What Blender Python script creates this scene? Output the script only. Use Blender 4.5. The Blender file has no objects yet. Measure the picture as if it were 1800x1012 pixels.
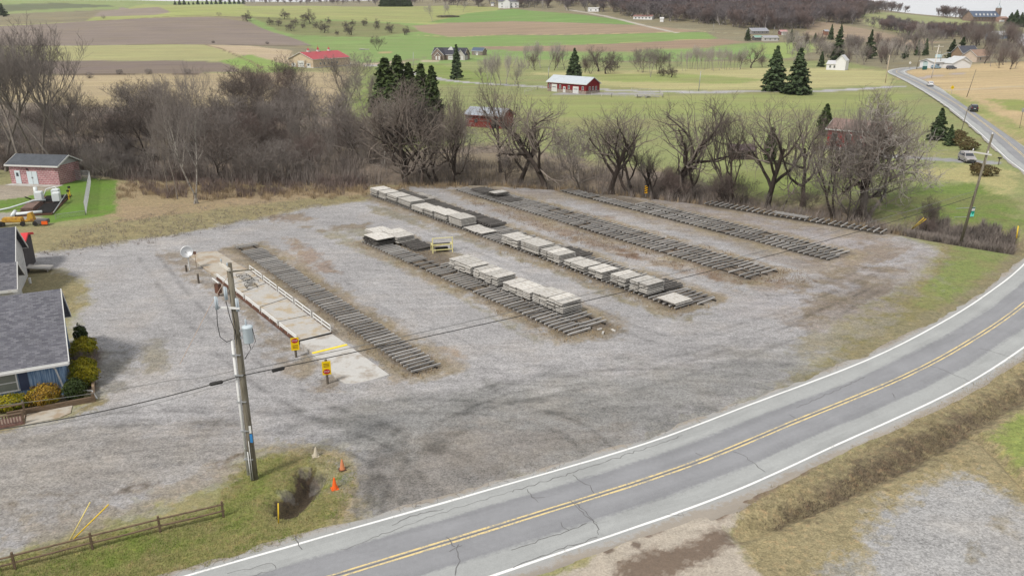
import bpy, math, random
import numpy as np
from mathutils import Vector, Matrix
random.seed(7)
rng = np.random.default_rng(11)
sc = bpy.context.scene
COL = sc.collection
R = math.radians

# ------------------------------------------------------------------ camera, sky, sun, exposure
F, CX, CY, CAMH, PITCH = 1400.0, 900.0, 506.0, 25.0, math.atan(476.0 / 1400.0)
cam_d = bpy.data.cameras.new('camera')
cam_d.sensor_width = 36.0
cam_d.lens = 36.0 * F / 1800.0
cam_d.clip_end = 9000
cam = bpy.data.objects.new('camera', cam_d)
cam.location = (0, 0, CAMH)
cam.rotation_euler = (R(90) - PITCH, 0, 0)
COL.objects.link(cam)
sc.camera = cam

SUN_EL, SUN_AZ = 50.0, 222.0
w = bpy.data.worlds.new('World')
sc.world = w
w.use_nodes = True
wn = w.node_tree
sky = wn.nodes.new('ShaderNodeTexSky')
sky.sky_type = 'NISHITA'
sky.sun_disc = False
sky.sun_elevation = R(SUN_EL)
sky.sun_rotation = R(SUN_AZ)
sky.air_density = 1.0
sky.dust_density = 2.0
sky.ozone_density = 0.6
wn.nodes['Background'].inputs['Strength'].default_value = 0.08
# thin bright cloud over the whole sky, thicker in drifting banks
_tc = wn.nodes.new('ShaderNodeTexCoord'); _nz = wn.nodes.new('ShaderNodeTexNoise'); _nz.inputs['Scale'].default_value = 2.2; _nz.inputs['Detail'].default_value = 6
wn.links.new(_tc.outputs['Generated'], _nz.inputs['Vector'])
_mr = wn.nodes.new('ShaderNodeMapRange'); _mr.inputs[1].default_value = .3; _mr.inputs[2].default_value = .7; _mr.inputs[3].default_value = .82; _mr.inputs[4].default_value = 1.0
wn.links.new(_nz.outputs[0], _mr.inputs[0])
_mx = wn.nodes.new('ShaderNodeMix'); _mx.data_type = 'RGBA'; _mx.inputs[7].default_value = (11.0, 11.1, 11.3, 1)
wn.links.new(_mr.outputs[0], _mx.inputs[0]); wn.links.new(sky.outputs[0], _mx.inputs[6])
wn.links.new(_mx.outputs[2], wn.nodes['Background'].inputs['Color'])
sd = bpy.data.lights.new('sun', 'SUN')
sd.energy = 3.4
sd.angle = R(9)
sd.color = (1.0, 0.95, 0.88)
sun = bpy.data.objects.new('sun', sd)
dirv = Vector((math.sin(R(SUN_AZ)) * math.cos(R(SUN_EL)), math.cos(R(SUN_AZ)) * math.cos(R(SUN_EL)), math.sin(R(SUN_EL))))
sun.rotation_euler = dirv.to_track_quat('Z', 'Y').to_euler()
sun.location = (0, 0, 60)
COL.objects.link(sun)
sc.view_settings.view_transform = 'Standard'
sc.view_settings.look = 'None'
sc.view_settings.exposure = 0.04
sc.view_settings.gamma = 1.0
sc.cycles.max_bounces = 6
sc.cycles.transparent_max_bounces = 8

# ------------------------------------------------------------------ projection helpers
SP, CP = math.sin(PITCH), math.cos(PITCH)
def ray(px, py):
    u = (np.asarray(px, float) - CX) / F
    v = (np.asarray(py, float) - CY) / F
    return u, CP - v * SP, -(SP + v * CP)
def G(px, py, z=0.0):
    u, h, d = ray(px, py)
    t = (z - CAMH) / d
    return (float(u * t), float(h * t))
def G3(px, py, z=0.0):
    x, y = G(px, py, z)
    return Vector((x, y, z))
def atY(px, py, Y):                       # point of the sight line at forward distance Y
    u, h, d = ray(px, py)
    t = Y / h
    return Vector((float(u * t), Y, float(CAMH + d * t)))
def S(r, g, b):                            # picture tone -> surface albedo under this light
    return tuple(min(0.85, ((c / 255.0) ** 2.2) / 1.27) for c in (r, g, b))

def SD(r, g, b, k=.92):                    # muted early-spring vegetation
    m = (r + g + b) / 3.0
    return S(*(m + (c - m) * k for c in (r, g, b)))

# ------------------------------------------------------------------ numpy noise
def vnoise(x, y, seed=0):
    x = np.asarray(x, float); y = np.asarray(y, float)
    xi = np.floor(x).astype(np.int64); yi = np.floor(y).astype(np.int64)
    fx = x - xi; fy = y - yi
    fx = fx * fx * (3 - 2 * fx); fy = fy * fy * (3 - 2 * fy)
    def hsh(a, b):
        n = (a * 374761393 + b * 668265263 + seed * 974634777) & 0x7fffffff
        n = ((n ^ (n >> 13)) * 1274126177) & 0x7fffffff
        return ((n ^ (n >> 16)) & 0xffff) / 65535.0
    return (hsh(xi, yi) * (1 - fx) + hsh(xi + 1, yi) * fx) * (1 - fy) + (hsh(xi, yi + 1) * (1 - fx) + hsh(xi + 1, yi + 1) * fx) * fy
def fbm(x, y, seed=0, oct=4):
    s = 0; a = 0.5; tot = 0
    for k in range(oct):
        s = s + a * vnoise(x * 2 ** k, y * 2 ** k, seed + k * 17); tot += a; a *= 0.55
    return s / tot
def seg_dist(X, Y, P):
    best = np.full(np.shape(X), 1e9)
    for (ax, ay), (bx, by) in zip(P[:-1], P[1:]):
        dx, dy = bx - ax, by - ay
        t = np.clip(((X - ax) * dx + (Y - ay) * dy) / (dx * dx + dy * dy + 1e-9), 0, 1)
        best = np.minimum(best, np.hypot(X - ax - t * dx, Y - ay - t * dy))
    return best
def inside(X, Y, P):
    c = np.zeros(np.shape(X), bool)
    n = len(P)
    for i in range(n):
        (ax, ay), (bx, by) = P[i], P[(i + 1) % n]
        if ay == by: continue
        m = ((ay > Y) != (by > Y)) & (X < (bx - ax) * (Y - ay) / (by - ay) + ax)
        c ^= m
    return c

# ------------------------------------------------------------------ terrain
TD = np.array([0, 400, 480, 560, 680, 800, 920, 1040, 1300, 1800, 2600, 4500], float)
TPX = np.array([-1200, 0, 300, 600, 900, 1200, 1400, 1550, 1700, 1800, 3000], float)
TZ = np.array([   # rows: columns TPX, values along TD
 [0, 0, .5, 2, 6, 13, 22, 22, 26, 50, 80, 110],
 [0, 0, .5, 2, 6, 13, 21, 22, 30, 62, 82, 110],
 [0, 0, .5, 2, 6, 14, 28, 40, 36, 52, 70, 90],
 [0, 0, .5, 2, 6, 14, 27, 39, 30, 46, 66, 80],
 [0, 0, .5, 2, 6, 14, 26, 39, 52, 84, 90, 90],
 [0, 0, .8, 3, 10, 23, 40, 58, 72, 86, 90, 90],
 [0, 0, 1, 4, 13, 25, 38, 48, 56, 60, 60, 60],
 [0, 0, 1, 3, 9, 19, 28, 32, 30, 26, 20, 20],
 [0, .5, 2, 4, 10, 17, 21, 20, 16, 14, 14, 14],
 [2, 3, 3, 5, 10, 17, 21, 21, 18, 14, 14, 14],
 [2, 6, 8, 9, 12, 17, 21, 21, 18, 14, 14, 14]], float)
fd = np.arange(0, 4501, 10.0)
fa = np.linspace(-1.5, 1.5, 181)
_tA = (TPX - 900) / 1478.0
_g = np.array([np.interp(fd, TD, r) for r in TZ])
TG = np.array([np.interp(fa, _tA, _g[:, k]) for k in range(len(fd))]).T
def _blur(A, n, ax):
    k = np.ones(n) / n
    pad = [(0, 0), (0, 0)]; pad[ax] = (n // 2, n // 2)
    B = np.pad(A, pad, 'edge')
    return np.apply_along_axis(lambda m: np.convolve(m, k, 'valid'), ax, B)
for _ in range(2):
    TG = _blur(TG, 9, 1); TG = _blur(TG, 11, 0)
CREEK = [G(*p) for p in [(-700, 275), (0, 283), (300, 300), (500, 311), (680, 309), (900, 312), (1100, 326), (1300, 348), (1500, 375), (1650, 402), (1790, 424), (2000, 455)]]
DITCH = [G(*p) for p in [(1300, 935), (1400, 897), (1480, 862), (1570, 822), (1660, 775), (1760, 712), (1850, 660)]]
DITCH2 = [G(*p) for p in [(1715, 760), (1760, 800), (1800, 845), (1900, 930)]]
HOLE = [G(*p) for p in [(505, 888), (530, 862), (550, 838)]]
def terr(X, Y):
    X = np.asarray(X, float); Y = np.asarray(Y, float)
    a = X / np.maximum(Y, 1.0)
    ia = np.clip((a + 1.5) / 3.0 * 180, 0, 179.999); jd = np.clip(Y / 10.0, 0, len(fd) - 1.001)
    i0 = ia.astype(int); j0 = jd.astype(int); fi = ia - i0; fj = jd - j0
    z = (TG[i0, j0] * (1 - fi) + TG[i0 + 1, j0] * fi) * (1 - fj) + (TG[i0, j0 + 1] * (1 - fi) + TG[i0 + 1, j0 + 1] * fi) * fj
    near = np.clip((Y - 110) / 120, 0, 1)
    z = z * near + 0
    far = np.clip((Y - 150) / 200, 0, 1)
    z = z + far * (np.sin(X / 31 + Y / 67) * .45 + np.sin(Y / 43 - X / 58 + 1.3) * .55)
    return z
def terr_fine(X, Y):
    z = terr(X, Y)
    m = Y < 260
    if np.any(m):
        x, y = X[m], Y[m]; zz = z[m]
        d = seg_dist(x, y, CREEK); zz = zz - 1.7 * np.exp(-(d / 4.5) ** 2)
        rd = seg_dist(x, y, ROADL[::3])
        amp = np.clip((rd - 5.5) / 6, 0, 1)
        zz = zz + amp * ((fbm(x / 5, y / 5, 3, 3) - 0.5) * 0.16 + (fbm(x / 0.9, y / 0.9, 9, 3) - 0.5) * 0.05)
        mm = y < 75
        x, y, q = x[mm], y[mm], zz[mm]
        d = seg_dist(x, y, DITCH) * (0.8 + 0.4 * fbm(x, y, 21, 3)); q = q - 0.5 * np.exp(-(d / 0.7) ** 2)
        d = seg_dist(x, y, DITCH2) * (0.8 + 0.4 * fbm(x, y, 22, 3)); q = q - 0.5 * np.exp(-(d / 0.4) ** 2)
        d = seg_dist(x, y, HOLE) * (0.7 + 0.6 * fbm(x / .6, y / .6, 23, 3)); q = q - 1.0 * np.exp(-(d / 0.75) ** 2)
        zz[mm] = q
        z[m] = zz
    return z
HT = 20.0 * 1.012 ** np.arange(449)
def hit(px, py):
    px = np.atleast_1d(np.asarray(px, float)); py = np.atleast_1d(np.asarray(py, float))
    u, h, d = ray(px, py)
    if px.size <= 400:
        T = HT[:, None]
        below = (CAMH + d[None] * T) <= terr(u[None] * T, h[None] * T)
        k = np.where(below.any(0), below.argmax(0), len(HT) - 1)
        hi = HT[k]; lo = HT[np.maximum(k - 1, 0)]
        for _ in range(10):
            md = (lo + hi) / 2; b = CAMH + d * md <= terr(u * md, h * md)
            hi = np.where(b, md, hi); lo = np.where(b, lo, md)
        return u * hi, h * hi, terr(u * hi, h * hi)
    t = 20.0; res = np.full(px.shape, np.nan); tp = t
    while t < 4200:
        z = CAMH + d * t
        c = np.isnan(res) & (z <= terr(u * t, h * t))
        if c.any():
            lo = np.full(c.sum(), tp); hi = np.full(c.sum(), t)
            for _ in range(10):
                md = (lo + hi) / 2
                b = CAMH + d[c] * md <= terr(u[c] * md, h[c] * md)
                hi = np.where(b, md, hi); lo = np.where(b, lo, md)
            res[c] = hi
        tp = t; t *= 1.012
    res = np.where(np.isnan(res), 4000, res)
    X, Y = u * res, h * res
    return X, Y, terr(X, Y)
def H3(px, py):
    X, Y, Z = hit(px, py)
    return Vector((float(X[0]), float(Y[0]), float(Z[0])))
def mpp(P):                                 # metres per photo pixel at a point
    return (P[1] * CP + (CAMH - P[2]) * SP) / F

# ------------------------------------------------------------------ road lines
def catmull(P, n=14):
    P = [np.array(p, float) for p in P]
    P = [2 * P[0] - P[1]] + P + [2 * P[-1] - P[-2]]
    out = []
    for i in range(1, len(P) - 2):
        for k in range(n):
            t = k / n
            out.append(0.5 * ((2 * P[i]) + (-P[i - 1] + P[i + 1]) * t + (2 * P[i - 1] - 5 * P[i] + 4 * P[i + 1] - P[i + 2]) * t * t + (-P[i - 1] + 3 * P[i] - 3 * P[i + 1] + P[i + 2]) * t ** 3))
    out.append(P[-2])
    return [tuple(p) for p in out]
_rp = [(G(*p) if p[1] > 285 else tuple(H3(*p))[:2]) for p in [(150, 1150), (600, 1010), (900, 918), (1200, 822), (1397, 742), (1590, 662), (1705, 600), (1797, 537), (1868, 470), (1900, 400), (1868, 330), (1805, 279), (1755, 237), (1700, 196), (1650, 165), (1612, 145), (1590, 135), (1577, 129), (1578, 124.5), (1600, 120.5), (1640, 118)]]
ROADC = catmull(_rp)
ROADL = ROADC
# ------------------------------------------------------------------ material helpers
def new_mat(name):
    m = bpy.data.materials.new(name); m.use_nodes = True
    nt = m.node_tree; b = nt.nodes['Principled BSDF']
    b.inputs['Specular IOR Level'].default_value = 0.25
    return m, nt, b
def nd(nt, typ, ins=None, **kw):
    n = nt.nodes.new(typ)
    for k, v in kw.items(): setattr(n, k, v)
    for k, v in (ins or {}).items():
        if isinstance(v, bpy.types.NodeSocket): nt.links.new(v, n.inputs[k])
        else: n.inputs[k].default_value = v
    return n
def mth(nt, op, a, b=0.0, c=0.0):
    return nd(nt, 'ShaderNodeMath', {0: a, 1: b, 2: c}, operation=op).outputs[0]
def mixc(nt, f, a, b, mode='MIX'):
    return nd(nt, 'ShaderNodeMix', {0: f, 6: a, 7: b}, data_type='RGBA', blend_type=mode).outputs[2]
def rgba(c): return (c[0], c[1], c[2], 1.0)
def noise(nt, vec, scale, detail=3, rough=0.55):
    return nd(nt, 'ShaderNodeTexNoise', {'Vector': vec, 'Scale': scale, 'Detail': detail, 'Roughness': rough}).outputs[0]
def scaled(nt, vec, s):
    return nd(nt, 'ShaderNodeVectorMath', {0: vec, 1: s}, operation='MULTIPLY').outputs[0]
MATS = {}
def M(name, c, rough=0.7, var=0.15, scale=2.0, c2=None, stretch=(1, 1, 1), metal=0.0, rnd=0.0, bump=0.0, spec=0.25, amount=0.5):
    """painted / wooden / stone surface with a two-tone procedural mottle and wear"""
    if name in MATS: return MATS[name]
    m, nt, b = new_mat(name)
    co = nd(nt, 'ShaderNodeTexCoord').outputs['Object']
    co = scaled(nt, co, stretch)
    n1 = noise(nt, co, scale, 5, 0.65)
    n2 = noise(nt, co, scale * 7, 3, 0.6)
    s = mth(nt, 'ADD', mth(nt, 'MULTIPLY', n1, 0.6), mth(nt, 'MULTIPLY', n2, 0.4))
    k = nd(nt, 'ShaderNodeMapRange', {0: s, 1: 0.3, 2: 0.7, 3: 1 - var, 4: 1 + var}).outputs[0]
    base = rgba(c)
    if c2 is not None:
        f = nd(nt, 'ShaderNodeMapRange', {0: n1, 1: 0.62 - amount * 0.3, 2: 0.72 - amount * 0.2, 3: 0.0, 4: 1.0}).outputs[0]
        base = mixc(nt, f, rgba(c), rgba(c2))
    if rnd:
        oi = nd(nt, 'ShaderNodeObjectInfo').outputs['Random']
        k = mth(nt, 'MULTIPLY', k, nd(nt, 'ShaderNodeMapRange', {0: oi, 1: 0.0, 2: 1.0, 3: 1 - rnd, 4: 1 + rnd}).outputs[0])
    kk = nd(nt, 'ShaderNodeCombineColor', {0: k, 1: k, 2: k}).outputs[0]
    nt.links.new(mixc(nt, 1.0, base, kk, 'MULTIPLY'), b.inputs['Base Color'])
    b.inputs['Roughness'].default_value = rough
    b.inputs['Metallic'].default_value = metal
    b.inputs['Specular IOR Level'].default_value = spec
    if bump:
        bm = nd(nt, 'ShaderNodeBump', {'Strength': bump, 'Distance': 0.03, 'Height': s})
        nt.links.new(bm.outputs[0], b.inputs['Normal'])
    MATS[name] = m
    return m
def M_rows(name, c, c2, period, axis=2, rough=0.8, var=0.25, mortar=None, bw=0.4, coord='Object'):
    """brick / shingle rows"""
    if name in MATS: return MATS[name]
    m, nt, b = new_mat(name)
    co = nd(nt, 'ShaderNodeTexCoord').outputs['UV']
    br = nd(nt, 'ShaderNodeTexBrick', {'Vector': co, 'Color1': rgba(c), 'Color2': rgba(c2), 'Mortar': rgba(mortar or tuple(x * 0.55 for x in c)), 'Scale': 1.0, 'Mortar Size': 0.012 if mortar is None else 0.03, 'Brick Width': bw, 'Row Height': period, 'Bias': 0.0})
    n = noise(nt, co, 0.7, 4, 0.6)
    k = nd(nt, 'ShaderNodeMapRange', {0: n, 1: 0.3, 2: 0.7, 3: 1 - var, 4: 1 + var}).outputs[0]
    kk = nd(nt, 'ShaderNodeCombineColor', {0: k, 1: k, 2: k}).outputs[0]
    nt.links.new(mixc(nt, 1.0, br.outputs[0], kk, 'MULTIPLY'), b.inputs['Base Color'])
    b.inputs['Roughness'].default_value = rough
    MATS[name] = m
    return m

# ------------------------------------------------------------------ mesh helpers
def np_mesh(name, V, Fc, mat=None, smooth=False):
    me = bpy.data.meshes.new(name)
    V = np.asarray(V, np.float32); Fc = np.asarray(Fc, np.int32)
    n, k = Fc.shape
    me.vertices.add(len(V)); me.vertices.foreach_set('co', V.ravel())
    me.loops.add(n * k); me.loops.foreach_set('vertex_index', Fc.ravel())
    me.polygons.add(n)
    me.polygons.foreach_set('loop_start', np.arange(0, n * k, k, dtype=np.int32))
    try: me.polygons.foreach_set('loop_total', np.full(n, k, np.int32))
    except Exception: pass
    if smooth: me.polygons.foreach_set('use_smooth', np.ones(n, bool))
    me.update(calc_edges=True)
    if mat: me.materials.append(mat)
    return me
def link(name, me, parent=None, loc=None):
    o = bpy.data.objects.new(name, me); COL.objects.link(o)
    if parent is not None: o.parent = parent
    if loc is not None: o.location = loc
    return o
def tag(o, label=None, cat=None, group=None, kind=None):
    if label: o['label'] = label
    if cat: o['category'] = cat
    if group: o['group'] = group
    if kind: o['kind'] = kind
    return o
def thing(name, label, cat, loc=(0, 0, 0), rz=0.0, group=None):
    o = bpy.data.objects.new(name, None); COL.objects.link(o)
    o.empty_display_size = 0.2
    o.location = loc; o.rotation_euler = (0, 0, rz)
    return tag(o, label, cat, group)
def dup(root, loc, rz, label=None, group=None, scale=None):
    r = root.copy(); COL.objects.link(r); r.location = loc; r.rotation_euler = (0, 0, rz)
    if scale is not None: r.scale = scale if hasattr(scale, '__len__') else (scale,) * 3
    if label: r['label'] = label
    if group: r['group'] = group
    for ch in list(root.children):
        c = ch.copy(); COL.objects.link(c); c.parent = r
        for g in list(ch.children):
            d = g.copy(); COL.objects.link(d); d.parent = c
    return r
class MB:
    def __init__(s): s.v = []; s.f = []
    def add(s, V, Fc):
        n = len(s.v); s.v += [tuple(p) for p in V]; s.f += [tuple(i + n for i in f) for f in Fc]; return s
    def box(s, c, d, rz=0.0, rx=0.0, ry=0.0):
        m = Matrix.Translation(c) @ Matrix.Rotation(rz, 4, 'Z') @ Matrix.Rotation(ry, 4, 'Y') @ Matrix.Rotation(rx, 4, 'X')
        x, y, z = d[0] / 2, d[1] / 2, d[2] / 2
        V = [m @ Vector(p) for p in [(-x, -y, -z), (x, -y, -z), (x, y, -z), (-x, y, -z), (-x, -y, z), (x, -y, z), (x, y, z), (-x, y, z)]]
        return s.add(V, [(3, 2, 1, 0), (4, 5, 6, 7), (0, 1, 5, 4), (1, 2, 6, 5), (2, 3, 7, 6), (3, 0, 4, 7)])
    def bar(s, p, q, a, b=None):              # square bar from p to q
        return s.tube([p, q], [a, a], 4)
    def tube(s, P, Rr, n=8, cap=True):
        P = [Vector(p) for p in P]
        if not hasattr(Rr, '__len__'): Rr = [Rr] * len(P)
        base = len(s.v)
        for i, p in enumerate(P):
            d = (P[min(i + 1, len(P) - 1)] - P[max(i - 1, 0)]).normalized()
            ref = Vector((0, 0, 1)) if abs(d.z) < 0.9 else Vector((1, 0, 0))
            a = d.cross(ref).normalized(); b = a.cross(d)
            for k in range(n):
                t = 2 * math.pi * (k + 0.5) / n
                s.v.append(tuple(p + (a * math.cos(t) + b * math.sin(t)) * Rr[i]))
        for i in range(len(P) - 1):
            for k in range(n):
                k2 = (k + 1) % n
                s.f.append((base + i * n + k, base + i * n + k2, base + (i + 1) * n + k2, base + (i + 1) * n + k))
        if cap:
            s.f.append(tuple(base + k for k in range(n - 1, -1, -1)))
            s.f.append(tuple(base + (len(P) - 1) * n + k for k in range(n)))
        return s
    def prism(s, pts, axis, a, b):            # polygon (2D) extruded along axis ('x','y','z') from a to b
        def mk(p, t):
            return (t, p[0], p[1]) if axis == 'x' else ((p[0], t, p[1]) if axis == 'y' else (p[0], p[1], t))
        n = len(pts)
        V = [mk(p, a) for p in pts] + [mk(p, b) for p in pts]
        return s.add(V, [tuple(range(n - 1, -1, -1)), tuple(range(n, 2 * n))] + [(i, (i + 1) % n, n + (i + 1) % n, n + i) for i in range(n)])
    def lathe(s, prof, n=16, c=(0, 0, 0)):
        base = len(s.v)
        for r, z in prof:
            for k in range(n):
                t = 2 * math.pi * k / n
                s.v.append((c[0] + r * math.cos(t), c[1] + r * math.sin(t), c[2] + z))
        for i in range(len(prof) - 1):
            for k in range(n):
                k2 = (k + 1) % n
                s.f.append((base + i * n + k, base + i * n + k2, base + (i + 1) * n + k2, base + (i + 1) * n + k))
        s.f.append(tuple(base + k for k in range(n - 1, -1, -1)))
        s.f.append(tuple(base + (len(prof) - 1) * n + k for k in range(n)))
        return s
    def mesh(s, name, mat, smooth=False, uv=False, bevel=0):
        me = bpy.data.meshes.new(name); me.from_pydata(s.v, [], s.f)
        if bevel:
            import bmesh
            bm = bmesh.new(); bm.from_mesh(me)
            bmesh.ops.bevel(bm, geom=list(bm.edges), offset=bevel, segments=2, affect='EDGES', clamp_overlap=True)
            bm.to_mesh(me); bm.free()
        if mat: me.materials.append(mat)
        if smooth:
            me.polygons.foreach_set('use_smooth', [True] * len(me.polygons))
        if uv:                                # metric UVs: u along the horizontal, v up the slope
            lay = me.uv_layers.new(name='UVMap')
            for p in me.polygons:
                nrm = p.normal
                ux = Vector((-nrm.y, nrm.x, 0))
                ux = ux.normalized() if ux.length > 1e-4 else Vector((1, 0, 0))
                vy = nrm.cross(ux)
                for li in p.loop_indices:
                    co = me.vertices[me.loops[li].vertex_index].co
                    lay.data[li].uv = (co.dot(ux), co.dot(vy))
        me.update()
        return me
    def build(s, name, mat, parent=None, smooth=False, uv=False, bevel=0):
        return link(name, s.mesh(name, mat, smooth, uv, bevel), parent)
def text_mesh(body, size, mat):
    cu = bpy.data.curves.new('lettering', 'FONT'); cu.body = body; cu.size = size
    cu.align_x = 'CENTER'; cu.align_y = 'CENTER'; cu.extrude = 0.002
    o = bpy.data.objects.new('lettering', cu); COL.objects.link(o)
    bpy.context.view_layer.update()
    me = bpy.data.meshes.new_from_object(o.evaluated_get(bpy.context.evaluated_depsgraph_get()))
    bpy.data.objects.remove(o)
    me.name = 'lettering'; me.materials.clear(); me.materials.append(mat)
    return me
# ------------------------------------------------------------------ ground sheet: real fields, lawns, gravel as surface zones
# (structure name, picture tone, gravel, grass, edge wobble m, outline as photo pixels dropped onto the terrain)
ZN = []
def zone(name, tone, gr, gs, wob, pts, wscale=1.0): ZN.append((name, SD(*tone), gr, gs, wob, pts, wscale))
YARD = [(-500, 800), (-500, 1150), (0, 985), (60, 952), (230, 893), (330, 862), (392, 842), (420, 800), (500, 784), (600, 790), (642, 830), (640, 880), (655, 918), (720, 905), (800, 880), (900, 847), (1000, 818), (1150, 768), (1300, 706), (1400, 655), (1450, 622), (1450, 585), (1490, 548), (1560, 515), (1620, 475), (1650, 440), (1590, 414), (1550, 404), (1400, 380), (1240, 356), (1150, 344), (1000, 331), (850, 327), (720, 328), (650, 352), (600, 358), (540, 366), (430, 388), (310, 412), (220, 424), (170, 432), (60, 446), (30, 470), (120, 476), (160, 505), (150, 535), (128, 560), (125, 640), (165, 690), (120, 735), (0, 745), (-500, 760)]
# --- far country
zone('hill', (128, 122, 98), 0, 1, 8, [(-900, 60), (-900, -60), (2700, -60), (2700, 130), (900, 130)], 25)
zone('hill_field', (132, 148, 90), 0, .5, 4, [(-500, -4), (420, -8), (430, 14), (200, 16), (-500, 40)], 30)
zone('hill_field', (100, 108, 78), 0, .5, 4, [(-300, 28), (0, 22), (215, 11), (110, 6), (0, 9), (-300, 12)], 30)
zone('hill_field', (150, 158, 92), 0, .6, 2, [(-400, 60), (0, 47), (150, 37), (170, 28), (240, 9), (420, 8), (600, 12), (800, 10), (880, 14), (850, 40), (700, 45), (560, 34), (420, 29), (150, 37)], 20)
zone('ploughed_field', (139, 127, 116), 0, .35, 1.5, [(165, 30), (215, 13), (300, 22), (270, 27)], 20)
zone('hill_field', (146, 152, 93), 0, .6, 2, [(420, 16), (620, 13), (810, 12), (880, 16), (760, 40), (700, 42), (600, 39), (500, 34)], 20)
zone('green_field', (122, 148, 82), 0, .5, 2, [(430, 32), (560, 34), (740, 42), (880, 45), (900, 75), (760, 100), (640, 112), (560, 88), (470, 60)], 20)
zone('orchard_slope', (118, 124, 78), 0, .8, 3, [(440, 30), (560, 36), (700, 42), (742, 55), (660, 66), (520, 62)], 12)
zone('green_field', (112, 144, 76), 0, .4, 1.5, [(750, 40), (820, 24), (900, 16), (1000, 24), (1080, 34), (1130, 44), (1000, 40), (880, 38)], 20)
zone('brown_field', (150, 130, 108), 0, .35, 1.5, [(725, 46), (790, 40), (900, 38), (1050, 42), (1140, 46), (1230, 54), (1190, 58), (900, 61), (790, 65), (738, 56)], 20)
zone('green_field', (120, 148, 80), 0, .4, 1.5, [(640, 80), (760, 66), (900, 62), (1100, 60), (1240, 57), (1262, 68), (1150, 74), (1020, 79), (900, 82), (780, 88), (660, 92)], 20)
zone('brown_field', (146, 124, 104), 0, .4, 1.5, [(840, 82), (1020, 80), (1160, 73), (1270, 69), (1310, 74), (1240, 84), (1090, 92), (900, 96)], 20)
zone('green_field', (122, 150, 84), 0, .6, 2, [(760, 100), (860, 88), (1000, 92), (1240, 84), (1330, 75), (1420, 80), (1400, 100), (1300, 105), (1100, 108), (900, 112), (700, 112)], 15)
zone('ploughed_field', (130, 117, 108), 0, .4, 1.2, [(-500, 58), (0, 46), (160, 37), (380, 31), (440, 40), (500, 62), (548, 80), (430, 80), (200, 80), (0, 80), (-500, 84)], 25)
zone('pale_field', (156, 155, 105), 0, .5, 1.2, [(-500, 84), (0, 80), (360, 79), (420, 90), (440, 112), (400, 109), (290, 106), (90, 107), (-500, 108)], 20)
zone('tan_field', (176, 158, 130), 0, .7, 2, [(360, 79), (440, 81), (510, 88), (515, 112), (460, 108), (430, 98)], 10)
zone('green_field', (128, 155, 76), 0, .6, 2, [(385, 108), (440, 96), (520, 120), (520, 128), (440, 128)], 10)
zone('ploughed_field', (120, 106, 98), 0, .4, 1.2, [(-500, 110), (90, 106), (290, 107), (400, 112), (420, 126), (300, 131), (150, 130), (-500, 136)], 20)
zone('tan_field', (164, 148, 116), 0, .8, 3, [(-500, 138), (150, 131), (420, 130), (620, 126), (640, 170), (560, 200), (300, 200), (0, 180), (-500, 180)], 10)
# --- valley floor
zone('meadow', (134, 142, 90), 0, .8, 3, [(620, 118), (900, 104), (1100, 110), (1350, 104), (1480, 108), (1560, 122), (1580, 130), (1640, 170), (1740, 250), (1830, 330), (1795, 405), (1680, 420), (1500, 392), (1300, 360), (1100, 338), (900, 316), (640, 250), (600, 180)], 8)
zone('meadow', (124, 142, 72), 0, .6, 3, [(640, 118), (760, 112), (880, 132), (860, 150), (720, 150), (690, 200), (620, 210), (640, 150)], 8)
zone('pale_meadow', (168, 164, 112), 0, .7, 3, [(930, 128), (1100, 124), (1300, 120), (1500, 120), (1560, 126), (1566, 150), (1350, 158), (1150, 158), (1060, 150)], 12)
zone('meadow', (140, 152, 86), 0, .6, 3, [(1000, 133), (1200, 130), (1350, 140), (1300, 148), (1080, 144)], 18)
zone('meadow', (140, 150, 88), 0, .5, 3, [(900, 168), (1100, 170), (1560, 163), (1600, 172), (1560, 190), (1300, 196), (1000, 205), (920, 190)], 8)
zone('lawn', (108, 128, 60), 0, .9, 2, [(1560, 345), (1620, 325), (1730, 325), (1760, 340), (1800, 385), (1780, 402), (1690, 392), (1600, 372), (1540, 362)], 3)
zone('lawn', (122, 134, 74), 0, .7, 2, [(1250, 300), (1350, 300), (1480, 300), (1600, 290), (1600, 320), (1400, 345), (1290, 340)], 4)
zone('pale_meadow', (166, 160, 108), 0, .8, 2, [(1600, 300), (1700, 292), (1760, 300), (1790, 330), (1760, 345), (1720, 322), (1640, 316)], 3)
zone('bank_grass', (182, 160, 120), 0, .8, 2, [(1576, 138), (1600, 120), (1660, 118), (1900, 105), (2400, 110), (2400, 420), (1880, 320), (1780, 243), (1700, 185), (1650, 155), (1610, 143)], 6)
zone('bank_grass', (142, 148, 88), 0, .8, 2, [(1620, 150), (1700, 180), (1800, 235), (1900, 300), (1900, 330), (1790, 252), (1700, 196)], 4)
zone('bank_grass', (136, 146, 78), 0, .8, 2, [(1730, 182), (1790, 188), (1860, 200), (1860, 215), (1770, 205)], 4)
zone('church_field', (142, 148, 100), 0, .6, 3, [(1515, 26), (1570, 23), (1640, 30), (1740, 40), (1800, 50), (1800, 60), (1700, 58), (1600, 62), (1520, 44)], 15)
zone('tan_field', (150, 132, 112), 0, .6, 3, [(1415, 38), (1460, 40), (1540, 55), (1660, 75), (1600, 80), (1500, 72), (1420, 62)], 15)
zone('green_field', (140, 158, 88), 0, .6, 3, [(1330, 78), (1420, 72), (1440, 85), (1390, 104), (1340, 96)], 10)
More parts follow.
